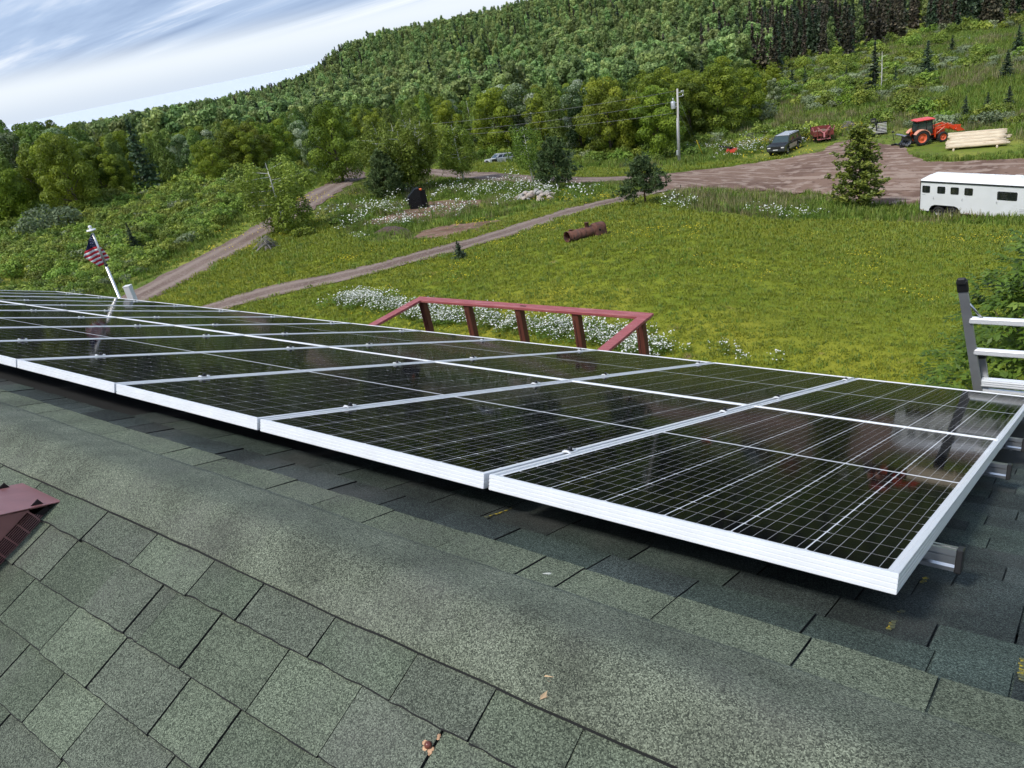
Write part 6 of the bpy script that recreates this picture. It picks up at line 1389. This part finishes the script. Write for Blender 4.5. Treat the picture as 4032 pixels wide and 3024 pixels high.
# peeled logs stacked beside the tractor
LOGM = [mat('peeled_log', (.58, .47, .32), .7, var=.18, scale=4, alt=(.36, .25, .15), alt_scale=3, alt_pos=(.55, .7), stretch=(.35, 3, 3)), mat('pale_peeled_log', (.66, .56, .40), .7, var=.15, scale=4, alt=(.42, .30, .19), alt_scale=3.5, alt_pos=(.56, .7), stretch=(.35, 3, 3))]; ENDW = mat('log_end', (.55, .42, .27), .8, var=.2, scale=12)
A = at(2045, 326); B = at(2172, 316); C = at(2052, 293); ux = Vector((B.x - A.x, B.y - A.y, 0)); LL = ux.length; ux.normalize(); uy = Vector((-ux.y, ux.x, 0))
if uy.dot(Vector((A.x, A.y, 0))) < 0: uy = -uy
def log(off, z, r, sh, dL, k):
    base = Vector((A.x, A.y, 0)) + uy * off + ux * sh; m_ = (LL + dL); e_ = base + ux * m_; z0 = max(gzs(base.x, base.y), gzs(A.x, A.y) - .3); z1 = max(gzs(e_.x, e_.y), gzs(A.x, A.y) - .4)
    t = tag(empty('log', (base.x, base.y, z0 + .16)), 'pale peeled log in the pile before the tractor', 'log', 'logs in the pile by the tractor'); t.rotation_euler = (0, 0, math.atan2(ux.y, ux.x)); dz = z1 - z0
    n = 9; pts = [(m_ * i / (n - 1), rnd.gauss(0, .012), z + r + dz * i / (n - 1) + rnd.gauss(0, .008)) for i in range(n)]; mb = MB(); mb.tube(pts, [r * (1.06 - .2 * i / (n - 1)) * rnd.uniform(.97, 1.03) for i in range(n)], 10, 0); mb.build('stem', LOGM[k % 2], t)
    for x, rr in ((-.003, r * 1.02), (m_ + .003, r * .84)): mb = MB(); mb.lathe([(rr, -.004), (rr, .004)], 10, 0, Matrix.Translation((x, 0, z + r + (dz if x > 1 else 0))) @ Matrix.Rotation(math.pi / 2, 4, 'Y'), caps=(True, True)); mb.build('cut_end', ENDW, t)
for i in range(9):
    log(.42 * i, .085 * i, .125, rnd.uniform(-.2, .25), rnd.uniform(-.3, .25), i); log(.42 * i + .21, .085 * i + .02, .12, rnd.uniform(-.2, .25), rnd.uniform(-.3, .25), i + 1)
    if i > 2: log(.42 * i + .1, .085 * (i - 3), .12, rnd.uniform(-.1, .3), rnd.uniform(-.3, .2), i)
for f_, lab in ((.12, 'left cross log lying under the log pile'), (.86, 'right cross log lying under the log pile')):
    b = Vector((A.x, A.y, 0)) + ux * LL * f_ - uy * .55; t = thing('skid_log', lab, 'log', (b.x, b.y, gzs(b.x, b.y) + .085), math.atan2(uy.y, uy.x)); MB().tube([(0, 0, 0), (1.7, .02, .0), (3.4, 0, .02)], [.085, .08, .07], 8).build('stem', LOGM[1], t)
# red dump trailer seen from its drawbar end
RUSTRED = mat('dull_red_paint', (.19, .035, .028), .6, var=.25, scale=4, alt=(.12, .05, .03), alt_scale=3); PINKRED = mat('faded_red_paint', (.48, .16, .17), .5, var=.15); DIRT = mat('load_of_earth', (.20, .12, .08), .95, var=.3, scale=3, bump=1, bscale=5)
A = at(1762, 309); B = at(1797, 308); yaw = math.atan2(-A.y, -A.x) + .12
def red_trailer():
    t = thing('dump_trailer', 'red steel dump trailer with pinkish v-shaped drawbar frame', 'trailer'); W = 2.05
    mb = MB(); mb.box((-1.5, 0, .78), (3.0, W, .08)); mb.build('bed_floor', RUSTRED, t)
    for s in (-1, 1): MB().box((-1.5, s * W / 2, 1.05), (3.0, .06, .55)).build('side_board', RUSTRED, t)
    MB().box((.03, 0, 1.02), (.06, W + .06, .52)).build('front_board', RUSTRED, t); MB().box((-3.0, 0, 1.15), (.06, W + .06, .75)).build('tail_board', RUSTRED, t)
    for s in (-1, 1): MB().bar((.03, s * W / 2, 1.28), (-.1, s * (W / 2 + .12), 1.72), .05, .09).build('stake', PINKRED, t); MB().bar((-2.95, s * W / 2, 1.3), (-2.95, s * (W / 2 + .05), 1.75), .06, .09).build('stake', DARK, t)
    for s in (-1, 1): MB().bar((.12, s * .66, .42), (.12, s * .66, 1.78), .07, .1).build('upright', RUSTRED, t); MB().bar((.2, s * .64, 1.72), (.34, s * .10, 1.12), .07, .11).build('v_arm', PINKRED, t)
    MB().bar((.12, -.7, .42), (.12, .7, .42), .1, .1).build('lower_beam', PINKRED, t); MB().bar((.34, 0, 1.2), (.5, 0, .62), .1, .16).build('king_post', PINKRED, t); MB().bar((.3, -.4, .68), (.3, .4, .68), .06, .06).build('cross_bar', RUSTRED, t)
    mb = MB(); n = 9
    for i in range(n):
        for j in range(6): x, y = -2.8 + 2.7 * i / (n - 1), -.9 + 1.8 * j / 5; mb.v.append((x, y, .95 + .35 * math.exp(-((x + 1.5) ** 2 + y * y)) + rnd.uniform(-.05, .05)))
    for i in range(n - 1):
        for j in range(5): mb.f.append([i * 6 + j, (i + 1) * 6 + j, (i + 1) * 6 + j + 1, i * 6 + j + 1]); mb.m.append(0); mb.sm.append(True)
    mb.build('load', DIRT, t)
    for x in (-1.3, -2.1):
        for s in (-1, 1): wheel(t, (x, s * .78, .36), .36, .22, RUSTRED, .55, 0, s)
    MB().box((-1.7, 0, .5), (1.4, 1.5, .12)).build('axle_frame', DARK, t); return t
t = red_trailer(); c = (A + B) / 2; on_ground(t, c.x, c.y, yaw)
# white decked trailer, tipped up
A = at(1888, 291); b0 = at(1868, 292); b1 = at(1912, 287); yaw = heading(b0, b1)
def tilt_trailer():
    t = thing('flatbed_trailer', 'tipped flatbed trailer with white planks and a wheel on its frame', 'trailer'); WPL = mat('weathered_white_plank', (.66, .64, .60), .7, var=.15, scale=3, stretch=(1, 6, 6)); BK = MATS['black_enamel']
    tl = R(38); Mr = Matrix.Rotation(tl, 3, 'X')
    def q(x, y, z): v = Mr @ Vector((x, y, z)); return (v.x, v.y - .3, v.z + .55)
    for k in range(7): mb = MB(); mb.bar(q(-1.0, -.55 + .22 * k, .06), q(1.25, -.55 + .22 * k, .06), .205, .03); mb.build('plank', WPL, t)
    for x in (-.85, .2, 1.1): mb = MB(); mb.bar(q(x, -.75, 0), q(x, 1.05, 0), .08, .07); mb.build('frame_beam', BK, t)
    mb = MB(); mb.bar(q(-1.05, -.7, 0), q(1.3, -.7, 0), .06, .1); mb.bar(q(-1.05, 1.0, 0), q(1.3, 1.0, 0), .06, .1); mb.build('frame_rail', BK, t)
    mb = MB(); mb.bar(q(.2, -.7, .05), (.15, -1.5, .25), .1, .12); mb.bar(q(-.35, -.2, .1), q(.35, .9, .3), .09, .12); mb.bar(q(-.6, -.2, .1), (-.3, -1.2, .3), .07, .1); mb.bar((.2, -.5, .1), (.28, -.52, 1.55), .1, .1); mb.build('drawbar', BK, t)
    wheel(t, (-.1, -.1, 1.55), .32, .18, WPL, .6, 0, -1).rotation_euler = (R(55), 0, 0)
    for x in (.5, .9): wheel(t, (x, .1, .33), .33, .2, BK, .55, 0, -1)
    return t
t = tilt_trailer(); on_ground(t, A.x, A.y, yaw)
# long white horse trailer
A = at(1987, 454, .45); B = at_z(2140, 467, A.z + .45); yaw = heading(A, B); hh = top_at(1987, 389, A); Cc = at_z(2029, 367, A.z + hh); f = Vector((math.cos(yaw), math.sin(yaw))); wdt = abs((Cc.x - A.x) * -f.y + (Cc.y - A.y) * f.x)
print('TRAILER', hh, wdt, yaw, A, B, 'TRACTOR wb', wbt, 'LOG', LL, 'SUV', SUV1[2])
HW = 2.1; HH = max(2.0, hh)
def horse_trailer():
    t = thing('horse_trailer', 'long white horse trailer with dark windows beside the dirt yard', 'trailer'); WH = mat('white_gelcoat', (.80, .81, .82), .35, var=.04, scale=1.2, coat=.3, alt=(.66, .66, .64), alt_scale=1.1, alt_pos=(.6, .8)); WR = mat('white_roof', (.86, .86, .85), .5, var=.04); TRIM = mat('dark_trim', (.02, .022, .025), .5, var=.2); L = 9.2; z0, z1 = .42, HH - .06
    ax = 1.62; arx = .58
    out = [(0, z0)] + [(ax - 1.02 + .0, z0)] + [(ax - .98, z0 + .18), (ax - .85, z0 + .36), (ax - .62, z0 + .44), (ax + .62, z0 + .44), (ax + .85, z0 + .36), (ax + .98, z0 + .18)] + [(ax + 1.02, z0)] + [(L, z0), (L, z1), (0, z1)]
    mb = MB(); mb.prism(out, 0, .04, 'y', 0); mb.build('near_side', WH, t); mb = MB(); mb.prism(out, HW - .04, HW, 'y', 0); mb.build('far_side', WH, t)
    MB().box((.02, HW / 2, (z0 + z1) / 2), (.04, HW - .08, z1 - z0)).build('rear_door', WH, t); MB().box((L - .02, HW / 2, (z0 + z1) / 2), (.04, HW - .08, z1 - z0)).build('front_panel', WH, t)
    rp = [(-.03, z1 - .02), (0, z1 + .03), (.12, z1 + .07), (HW / 2, z1 + .115), (HW - .12, z1 + .07), (HW, z1 + .03), (HW + .03, z1 - .02)]; mb = MB(); mb.prism(rp, -.02, L + .02, 'x', 0); mb.build('roof', WR, t)
    for y in (-.022, HW + .022): MB().box((L / 2, y, z1 - .055), (L + .04, .04, .09)).build('edge_trim', TRIM, t)
    MB().box((-.022, HW / 2, z1 - .055), (.04, HW, .09)).build('edge_trim', TRIM, t)
    for y in (0, HW): MB().box((-.012, y, (z0 + z1) / 2), (.03, .05, z1 - z0)).build('corner_post', TRIM, t)
    def win(x, w, h, z):
        r = .07; pts = []
        for cx_, cz_, a0 in ((x + w / 2 - r, z + h / 2 - r, 0), (x - w / 2 + r, z + h / 2 - r, 90), (x - w / 2 + r, z - h / 2 + r, 180), (x + w / 2 - r, z - h / 2 + r, 270)): pts += [(cx_ + r * math.cos(R(a0 + k * 30)), cz_ + r * math.sin(R(a0 + k * 30))) for k in range(4)]
        o = MB().prism(pts, -.014, .0, 'y', 0).build('window', TRIM, t)
        ip = [(x + (p[0] - x) * .86, z + (p[1] - z) * .86) for p in pts]; MB().prism(ip, -.018, -.004, 'y', 0).build('pane', GLASS_D, o)
        for k in range(4): MB().box((x - w * .13, -.021, z - h * .28 + h * .18 * k), (w * .28, .004, .012)).build('louvre', mat('louvre_grey', (.09, .09, .09), .5), o)
    k = HH / 2.0; sx = (B - A).length / 4.35
    zw = z1 - .45 * k
    for x in (.36, 1.33, 2.17, 3.02): win(x * sx / 1.0 * .98, .52, .46, zw)
    win(5.15 * sx, 1.15, .52, zw - .12)
    for x, z in ((.86, .93), (2.62, .95), (4.62, .98)): mb = MB(); mb.lathe([(.018, -.02), (.018, .02)], 8, 0, Matrix.Translation((x * sx, -.02, zw - .48)) @ Matrix.Rotation(math.pi / 2, 4, 'X'), caps=(True, True)); mb.tube([(x * sx, -.04, zw - .48), (x * sx - .03, -.05, zw - .55), (x * sx + .02, -.05, zw - .58)], .012, 6); mb.build('tie_ring', CHROME, t)
    for i in range(9):
        x = .15 + i * .42
        if abs(x - ax) < 1.1: continue
        MB().box((x, -.006, z0 + .05), (.26, .008, .035)).build('reflector_tape', mat('red_white_tape', (.42, .22, .17), .5), t)
    for x in (ax - .43, ax + .43):
        for y, s in ((.18, -1), (HW - .18, 1)): wheel(t, (x, y, .37), .37, .22, mat('steel_rim', (.4, .4, .4), .4, .6), .58, 0, s)
    MB().box((L / 2, HW / 2, z0 - .02), (L - .1, HW - .2, .12)).build('chassis', DARK, t); MB().box((ax, HW / 2, z0 + .1), (2.0, HW - .9, .5)).build('wheel_box', DARK, t)
    for x in (2.6, 3.5, 4.35, 5.3): mb = MB(); mb.loft([[(x * sx - .14, 1.5, z1 + .09), (x * sx + .14, 1.5, z1 + .09), (x * sx + .14, 1.75, z1 + .085), (x * sx - .14, 1.75, z1 + .085)], [(x * sx - .1, 1.53, z1 + .15), (x * sx + .1, 1.53, z1 + .15), (x * sx + .1, 1.72, z1 + .145), (x * sx - .1, 1.72, z1 + .145)]], 0); mb.build('roof_vent', WR, t)
    mb = MB(); x = 5.15 * sx; mb.loft([[(x - .35, .85, z1 + .1), (x + .35, .85, z1 + .1), (x + .35, 1.3, z1 + .1), (x - .35, 1.3, z1 + .1)], [(x - .22, .9, z1 + .3), (x + .22, .9, z1 + .3), (x + .2, 1.25, z1 + .3), (x - .2, 1.25, z1 + .3)]], 0); mb.build('roof_cover', WR, t)
    MB().box((6.4 * sx, .75, z1 + .12), (.5, .45, .05), bev=.01).build('roof_hatch', WR, t); MB().box((6.4 * sx, .51, z1 + .115), (.5, .02, .04)).build('hatch_gap', TRIM, t)
    for i in range(4): MB().box((6.1 * sx, -.005, z0 + .55 - .09 * i), (.5, .008, .025)).build('stripe', mat('grey_decal', (.45, .46, .48), .5), t)
    MB().box((.22, -.004, zw - .36), (.22, .006, .03)).build('decal', MATS['grey_decal'], t)
    return t
t = horse_trailer(); t.location = (A.x, A.y, gzs(A.x, A.y) + .03); t.rotation_euler = (0, R(-.0), yaw)
# rusty boiler on the lawn
RUST = mat('rusted_iron', (.150, .062, .042), .75, .2, var=.25, scale=5, bump=.4, alt=(.085, .045, .038), alt_scale=3, alt_pos=(.48, .62))
A = at(1226, 525); B = at(1304, 508); yaw = heading(A, B); BL = math.dist((A.x, A.y), (B.x, B.y)); BD = BL / 4.35
def boiler():
    t = thing('old_boiler', 'rusty horizontal steam boiler with open end lying on the lawn', 'boiler'); r = BD / 2; Mx = Matrix.Translation((0, 0, r * .98)) @ Matrix.Rotation(math.pi / 2, 4, 'Y')
    mb = MB(); L1 = BL * .70; mb.lathe([(r * .9, .02), (r, 0), (r * 1.0, L1)], 32, 0, Mx); mb.lathe([(r * .9, .02), (r * .9, L1 * .9)], 32, 0, Mx); mb.build('barrel', RUST, t)
    MB().lathe([(r * .9, L1 * .5), (.001, L1 * .5)], 32, 0, Mx).build('tube_plate', mat('near_black_iron', (.018, .012, .010), .9), t)  # flat near-black disc halfway along the open barrel
    for x in (.02, L1 * .42, L1 * .62, L1 * .98): MB().lathe([(r, x - .03), (r * 1.035, x - .028), (r * 1.035, x + .028), (r, x + .03)], 32, 0, Mx).build('band', RUST, t)
    rings = []
    for x, k in ((L1 - .02, 1.0), (L1 + .12, 1.16), (BL - .08, 1.16), (BL, 1.08)):
        rr = r * k; ring = [(x, rr * math.cos(a), r * .98 + .05 + rr * math.sin(a) * (1.08 if math.sin(a) > 0 else 1)) for a in np.linspace(0, math.pi, 13)] + [(x, -rr, .02), (x, -rr * .5, .0), (x, rr * .5, .0), (x, rr, .02)]; rings.append(ring)
    MB().loft(rings, 0).build('firebox', RUST, t)
    sx = L1 * .80; MB().lathe([(r * .40, r * .5), (r * .40, r * 1.75), (r * .44, r * 1.76), (r * .44, r * 1.86), (r * .33, r * 1.86), (r * .30, r * 1.2)], 20, 0, Matrix.Translation((sx, 0, r * .98))).build('chimney_stub', RUST, t)
    MB().lathe([(r * .30, r * .8), (r * .30, r * 1.12), (r * .40, r * 1.13), (r * .40, r * 1.22), (.001, r * 1.24)], 16, 0, Matrix.Translation((L1 * .16, 0, r * .98))).build('filler_neck', RUST, t)
    MB().tube([(L1 * .27, 0, r * 1.9), (L1 * .27, 0, r * 2.3)], r * .06, 8).build('valve_stub', RUST, t)
    for x, a, q in ((L1 * .16, -.30, .14), (L1 * .30, -.1, .09), (BL * .80, -.05, .22)):
        rr = r * (1.0 if x < L1 else 1.16); c_ = Vector((x, -rr * math.cos(a) * 1.006, r * .98 + rr * math.sin(a) + (.05 if x > L1 else 0))); d = Vector((0, -math.cos(a), math.sin(a)))
        MB().lathe([(r * q, 0), (r * q * .98, .012), (r * q * .8, .013), (r * q * .8, .004), (.001, .004)], 14, 0, Matrix.Translation(c_) @ d.to_track_quat('Z', 'Y').to_matrix().to_4x4()).build('hand_hole', MATS['near_black_iron'], t)
    for i in range(7): MB().lathe([(.018, 0), (.012, .016), (.001, .02)], 6, 0, Matrix.Translation((BL * (.76 + .035 * i), -r * 1.16, r * 1.75)) @ Matrix.Rotation(math.pi / 2, 4, 'X')).build('rivet', RUST, t)
    return t
t = boiler(); on_ground(t, A.x, A.y, yaw); t.location.z += .02

# ------------------------------------------------------------------ poles, wires and yard clutter
GREYW = mat('silvered_pole_wood', (.50, .48, .45), .8, var=.18, scale=4, stretch=(6, 6, .6)); STEEL = mat('galvanised_steel', (.62, .64, .66), .45, .5, var=.08); YGUY = mat('yellow_guy_guard', (.85, .62, .03), .5, var=.05); WIRE = mat('weathered_wire', (.20, .20, .20), .5, .4)
P = at(1467, 353); ph = top_at(1467, 191, P)
azp = math.degrees(math.atan2(P.x, P.y)); t = thing('utility_pole', 'tall silvered utility pole carrying a grey transformer', 'utility pole', P, R(-azp))
lean = -.35
def pp(u): return (lean * -u * .0, 0, ph * u)
pole_top = Vector((.50, 0, ph)); MB().tube([(0, 0, -.5), (.25, 0, ph * .5), tuple(pole_top)], [.16, .14, .10], 10).build('pole', GREYW, t)
def onp(u, x=0, y=0): return (.50 * u + x, y, ph * u)
MB().lathe([(.001, -.40), (.24, -.40), (.25, -.36), (.25, .32), (.22, .38), (.001, .40)], 16, 0, Matrix.Translation(onp(.80, -.50, -.05))).build('transformer', STEEL, t)
for dz in (-.2, .2): MB().box(onp(.80, -.22, -.05)[:2] + (ph * .80 + dz,), (.35, .1, .06)).build('bracket', STEEL, t)
MB().tube([onp(.855, -.5, -.05), onp(.89, -.5, -.05)], .05, 8).build('bushing', PLATE, t)
for u, x in ((.945, .28), (.895, .42)): MB().bar(onp(u, .05), onp(u + .004, x + .2), .05, .05).build('cross_arm', STEEL, t); MB().lathe([(.05, 0), (.07, .05), (.04, .1), (.06, .15)], 8, 0, Matrix.Translation(onp(u + .006, x + .15)), caps=(True, True)).build('insulator', PLATE, t)
MB().tube([onp(.97, .6), onp(.92, .62)], .035, 6).build('fuse_cutout', STEEL, t)
MB().box(onp(.15, -.16, -.12), (.24, .16, .55), bev=.02).build('meter_box', STEEL, t); MB().tube([onp(.02, -.15, -.1), onp(.30, -.14, -.1), onp(.62, -.12, -.08)], .04, 6).build('conduit', STEEL, t)
Rz = Matrix.Rotation(R(-azp), 3, 'Z')
def pole_world(u, x=0, y=0): return P + Rz @ Vector(onp(u, x, y))
for k, (bx, by, u, lab) in enumerate(((1520, 339, .885, 'guy wire with tall yellow guard right of the utility pole'), (1514, 337, .70, 'guy wire with short yellow guard beside the taller one'))):
    G = at(bx, by); tp = pole_world(u, .06); tt = thing('guy_wire', lab, 'guy wire', G); d = tp - G
    MB().tube([(0, 0, 0), tuple(d)], .013, 5).build('strand', WIRE, tt); gl = (2.6, 1.5)[k] / d.length; MB().tube([(0, 0, 0), tuple(d * gl)], .045, 6).build('guard', YGUY, tt)
def wire(p0, p1, sag, lab):
    t = thing('power_line', lab, 'power line', p0); mb = MB(); n = 24
    mb.tube([tuple((p1 - p0) * (i / n) - Vector((0, 0, sag * 4 * (i / n) * (1 - i / n)))) for i in range(n + 1)], .017, 4); mb.build('strand', WIRE, t)
def far_end(px, py, r_): d = rayD(px, py); k = r_ / math.hypot(d[0], d[1]); return Vector((d[0] * k, d[1] * k, HC + d[2] * k))
wire(pole_world(.975, -.1), far_end(850, 273, 104), .5, 'uppermost power line running left from the utility pole')
wire(pole_world(.84, -.5), far_end(850, 291, 104), .5, 'middle power line running left from the transformer')
wire(pole_world(.69, -.15), far_end(850, 296, 104), .5, 'lowest power line running left from the utility pole')
# rock pile
ROCK = [mat('brown_rock', (.26, .20, .165), .9, var=.25, scale=5, bump=.6), mat('grey_rock', (.36, .34, .31), .9, var=.2, scale=5, bump=.6), mat('pale_rock', (.45, .38, .32), .9, var=.2, scale=5, bump=.6)]
def rock_mesh(seed, m):
    q = random.Random(seed); bm = bmesh.new(); bmesh.ops.create_icosphere(bm, subdivisions=2, radius=1)
    pl = [(Vector((q.gauss(0, 1), q.gauss(0, 1), q.gauss(0, 1))).normalized(), q.uniform(.5, .85)) for _ in range(9)]
    for v in bm.verts:
        for n_, d_ in pl:
            e_ = v.co.dot(n_) - d_
            if e_ > 0: v.co -= n_ * e_ * .92
        v.co *= q.uniform(.95, 1.04)
    me = bpy.data.meshes.new('stone'); bm.to_mesh(me); bm.free(); me.materials.append(m); return me
ROCKS = [rock_mesh(k, ROCK[k % 3]) for k in range(9)]
def rock(x, y, z, s, name='rock', lab='rough field stone in the low rock pile', group='stones of the rock pile'):
    o = link(name, rnd.choice(ROCKS)); o.location = (x, y, z); o.scale = [s * rnd.uniform(.7, 1.25), s * rnd.uniform(.7, 1.25), s * rnd.uniform(.55, .9)]; o.rotation_euler = (rnd.uniform(-.4, .4), rnd.uniform(-.4, .4), rnd.uniform(0, 6.28)); tag(o, lab, 'rock', group); return o
c1, c2 = at(1118, 431), at(1198, 428)
for i in range(58):
    u = rnd.random(); w = rnd.gauss(0, .55); p = c1.lerp(c2, u); q = Vector((p.x, p.y, 0)) + Vector((p.x, p.y, 0)).normalized() * w * 1.6
    hgt = (1 - min(1, abs(w) / 1.1)) * math.sin(math.pi * (.1 + .85 * u)) * .75 * rnd.random() ** .6; rock(q.x, q.y, gzs(q.x, q.y) + .08 + max(0, hgt), rnd.uniform(.16, .36))
p = at(1549, 336); rock(p.x, p.y, p.z + .15, .32, 'boulder', 'single pale boulder on the verge right of the guy wires', None)
# steel bucket standing on end in the garden, with its orange hose end
def black_bin():
    A = at(893, 453); B = at(917, 449); yaw = -R(math.degrees(math.atan2(A.x, A.y))); t = thing('loader_bucket', 'black toothed loader bucket standing on end in the garden soil', 'bucket', A.lerp(B, .5), yaw); t.location.z = gzs(t.location.x, t.location.y); BK = mat('black_steel_plate', (.010, .011, .013), .45, .3, var=.25); w = 1.25
    prof = [(-.70, .0), (.35, .0), (.40, 1.45), (.28, 1.68), (.0, 1.66), (-.68, 1.1), (-.74, .95)]
    for y in (-.35, .5): MB().prism(prof, y - .02, y + .02, 'y', 0).build('side_plate', BK, t)
    mb = MB(); pr = [(.40, 0), (.42, 1.45), (.30, 1.70), (.0, 1.68), (-.70, 1.12)]
    for a, b in zip(pr[:-1], pr[1:]): mb.bar((a[0], .075, a[1]), (b[0], .075, b[1]), .84, .03)
    mb.build('shell', BK, t)
    for z in (.35, .62, .9): MB().box((-.15, -.38, z), (.75, .03, .05)).build('rib', BK, t)
    MB().box((.0, -.385, .75), (.35, .03, .32)).build('plate', BK, t)
    for y in np.linspace(-.3, .45, 4): MB().loft([[(-.70, y - .05, 1.0), (-.70, y + .05, 1.0), (-.70, y + .05, 1.10), (-.70, y - .05, 1.10)], [(-.98, y - .02, .82), (-.98, y + .02, .82), (-.98, y + .02, .85), (-.98, y - .02, .85)]], 0).build('tooth', BK, t)
    for z in (.85, .55, .3): MB().box((-.76, -.2, z), (.14, .12, .06)).build('tooth', BK, t)
    mb = MB(); mb.lathe([(.001, -.1), (.09, -.08), (.12, 0), (.09, .09), (.001, .1)], 10, 0, Matrix.Translation((.48, -.1, 1.56))); mb.build('hose_end', mat('signal_orange2', (.85, .16, .04), .5), t)
black_bin()
# low mound of dark soil
p = at(848, 503); mb = MB(); N = 14
for i in range(N):
    for j in range(N): x, y = -1.7 + 3.4 * i / (N - 1), -1.1 + 2.2 * j / (N - 1); r2 = (x / 1.6) ** 2 + (y / 1.0) ** 2; mb.v.append((x, y, gzs(p.x + x, p.y + y) - p.z - .08 + .55 * max(0, 1 - r2) ** .8 + rnd.uniform(-.03, .03)))
for i in range(N - 1):
    for j in range(N - 1): mb.f.append([i * N + j, (i + 1) * N + j, (i + 1) * N + j + 1, i * N + j + 1]); mb.m.append(0); mb.sm.append(True)
o = mb.build('soil_mound', mat('dark_soil', (.085, .055, .042), .95, var=.3, scale=4, bump=1, bscale=6)); o.location = p; tag(o, 'low mound of dark soil at the near edge of the garden', 'soil mound')
# brush heaps: crossed dead sticks
def brush_heap(px, py, n, r, h, lab, m_):
    p = at(px, py); t = thing('brush_heap', lab, 'brush heap', p)
    for i in range(n):
        a = rnd.uniform(0, 6.28); b = a + math.pi + rnd.uniform(-.9, .9); q = r * rnd.uniform(.5, 1); z = h * rnd.random()
        pts = [(q * math.cos(a), q * math.sin(a), max(.02, z * .3)), (rnd.gauss(0, .2 * r), rnd.gauss(0, .2 * r), z + .1), (q * math.cos(b), q * math.sin(b), max(.03, z * rnd.random() * 1.3))]; MB().tube(pts, [.035, .028, .008], 5).build('stick', m_, t)
brush_heap(578, 540, 26, 1.0, .9, 'small heap of dead sticks at the foot of the roadside birch', DEADW)
brush_heap(1832, 281, 30, 1.7, 1.0, 'heap of grey brushwood behind the dump trailer', DEADW)
brush_heap(1765, 237, 8, 2.0, .7, 'few bleached fallen branches on the field', MATS['bleached_wood'])
# red mower deck lying in the weeds
def mower():
    p = at(1580, 331); t = thing('mower_deck', 'red and black machine half hidden in the daisies', 'mower', p, R(12)); RD = mat('bright_red_paint', (.65, .05, .03), .4, var=.1)
    MB().loft([[(-.6, -.5, .15), (.7, -.5, .15), (.7, .5, .15), (-.6, .5, .15)], [(-.45, -.4, .55), (.75, -.42, .50), (.75, .42, .50), (-.45, .4, .55)]], 0).build('deck_shell', RD, t)
    MB().bar((.3, -.3, .5), (-1.4, .2, 1.0), .1, .1).build('boom', DARK, t); MB().bar((.3, .3, .5), (-1.4, .35, .95), .08, .1).build('boom', DARK, t); MB().bar((-1.3, -.2, .9), (.1, -.5, .75), .25, .05).build('guard', DARK, t)
    for s in (-1, 1): wheel(t, (-.9, s * .5, .25), .25, .15, DARK, .5, 0, s)
mower()
p = at(2682 * 2212 / 4032, 760 * 2212 / 4032); t = thing('fence_post', 'single thin steel post where the yard meets the lawn', 'post', p); hq = top_at(2682 * 2212 / 4032, 727 * 2212 / 4032, p); mb = MB(); mb.box((0, 0, hq / 2), (.05, .012, hq)); mb.box((0, .02, hq / 2), (.012, .04, hq)); mb.build('stake', DARK, t)
# ribbed white float on the grass
p = at(1075, 686); t = thing('plastic_float', 'white ribbed plastic float lying on the lawn beyond the railing', 'float', p); s = .105; MB().lathe([(.001, 0), (s * .85, .01), (s, .06), (s * .93, .075), (s * .93, .09), (s, .105), (s * .98, .15), (s * .9, .165), (s * .9, .175), (s * .92, .19), (s * .7, .235), (.001, .25)], 18, 0).build('shell', PLATE, t)
for z in (.083, .17): MB().lathe([(s * .945, z - .011), (s * .955, z), (s * .945, z + .011)], 18, 0).build('band', mat('grey_band', (.3, .3, .3), .5), t)
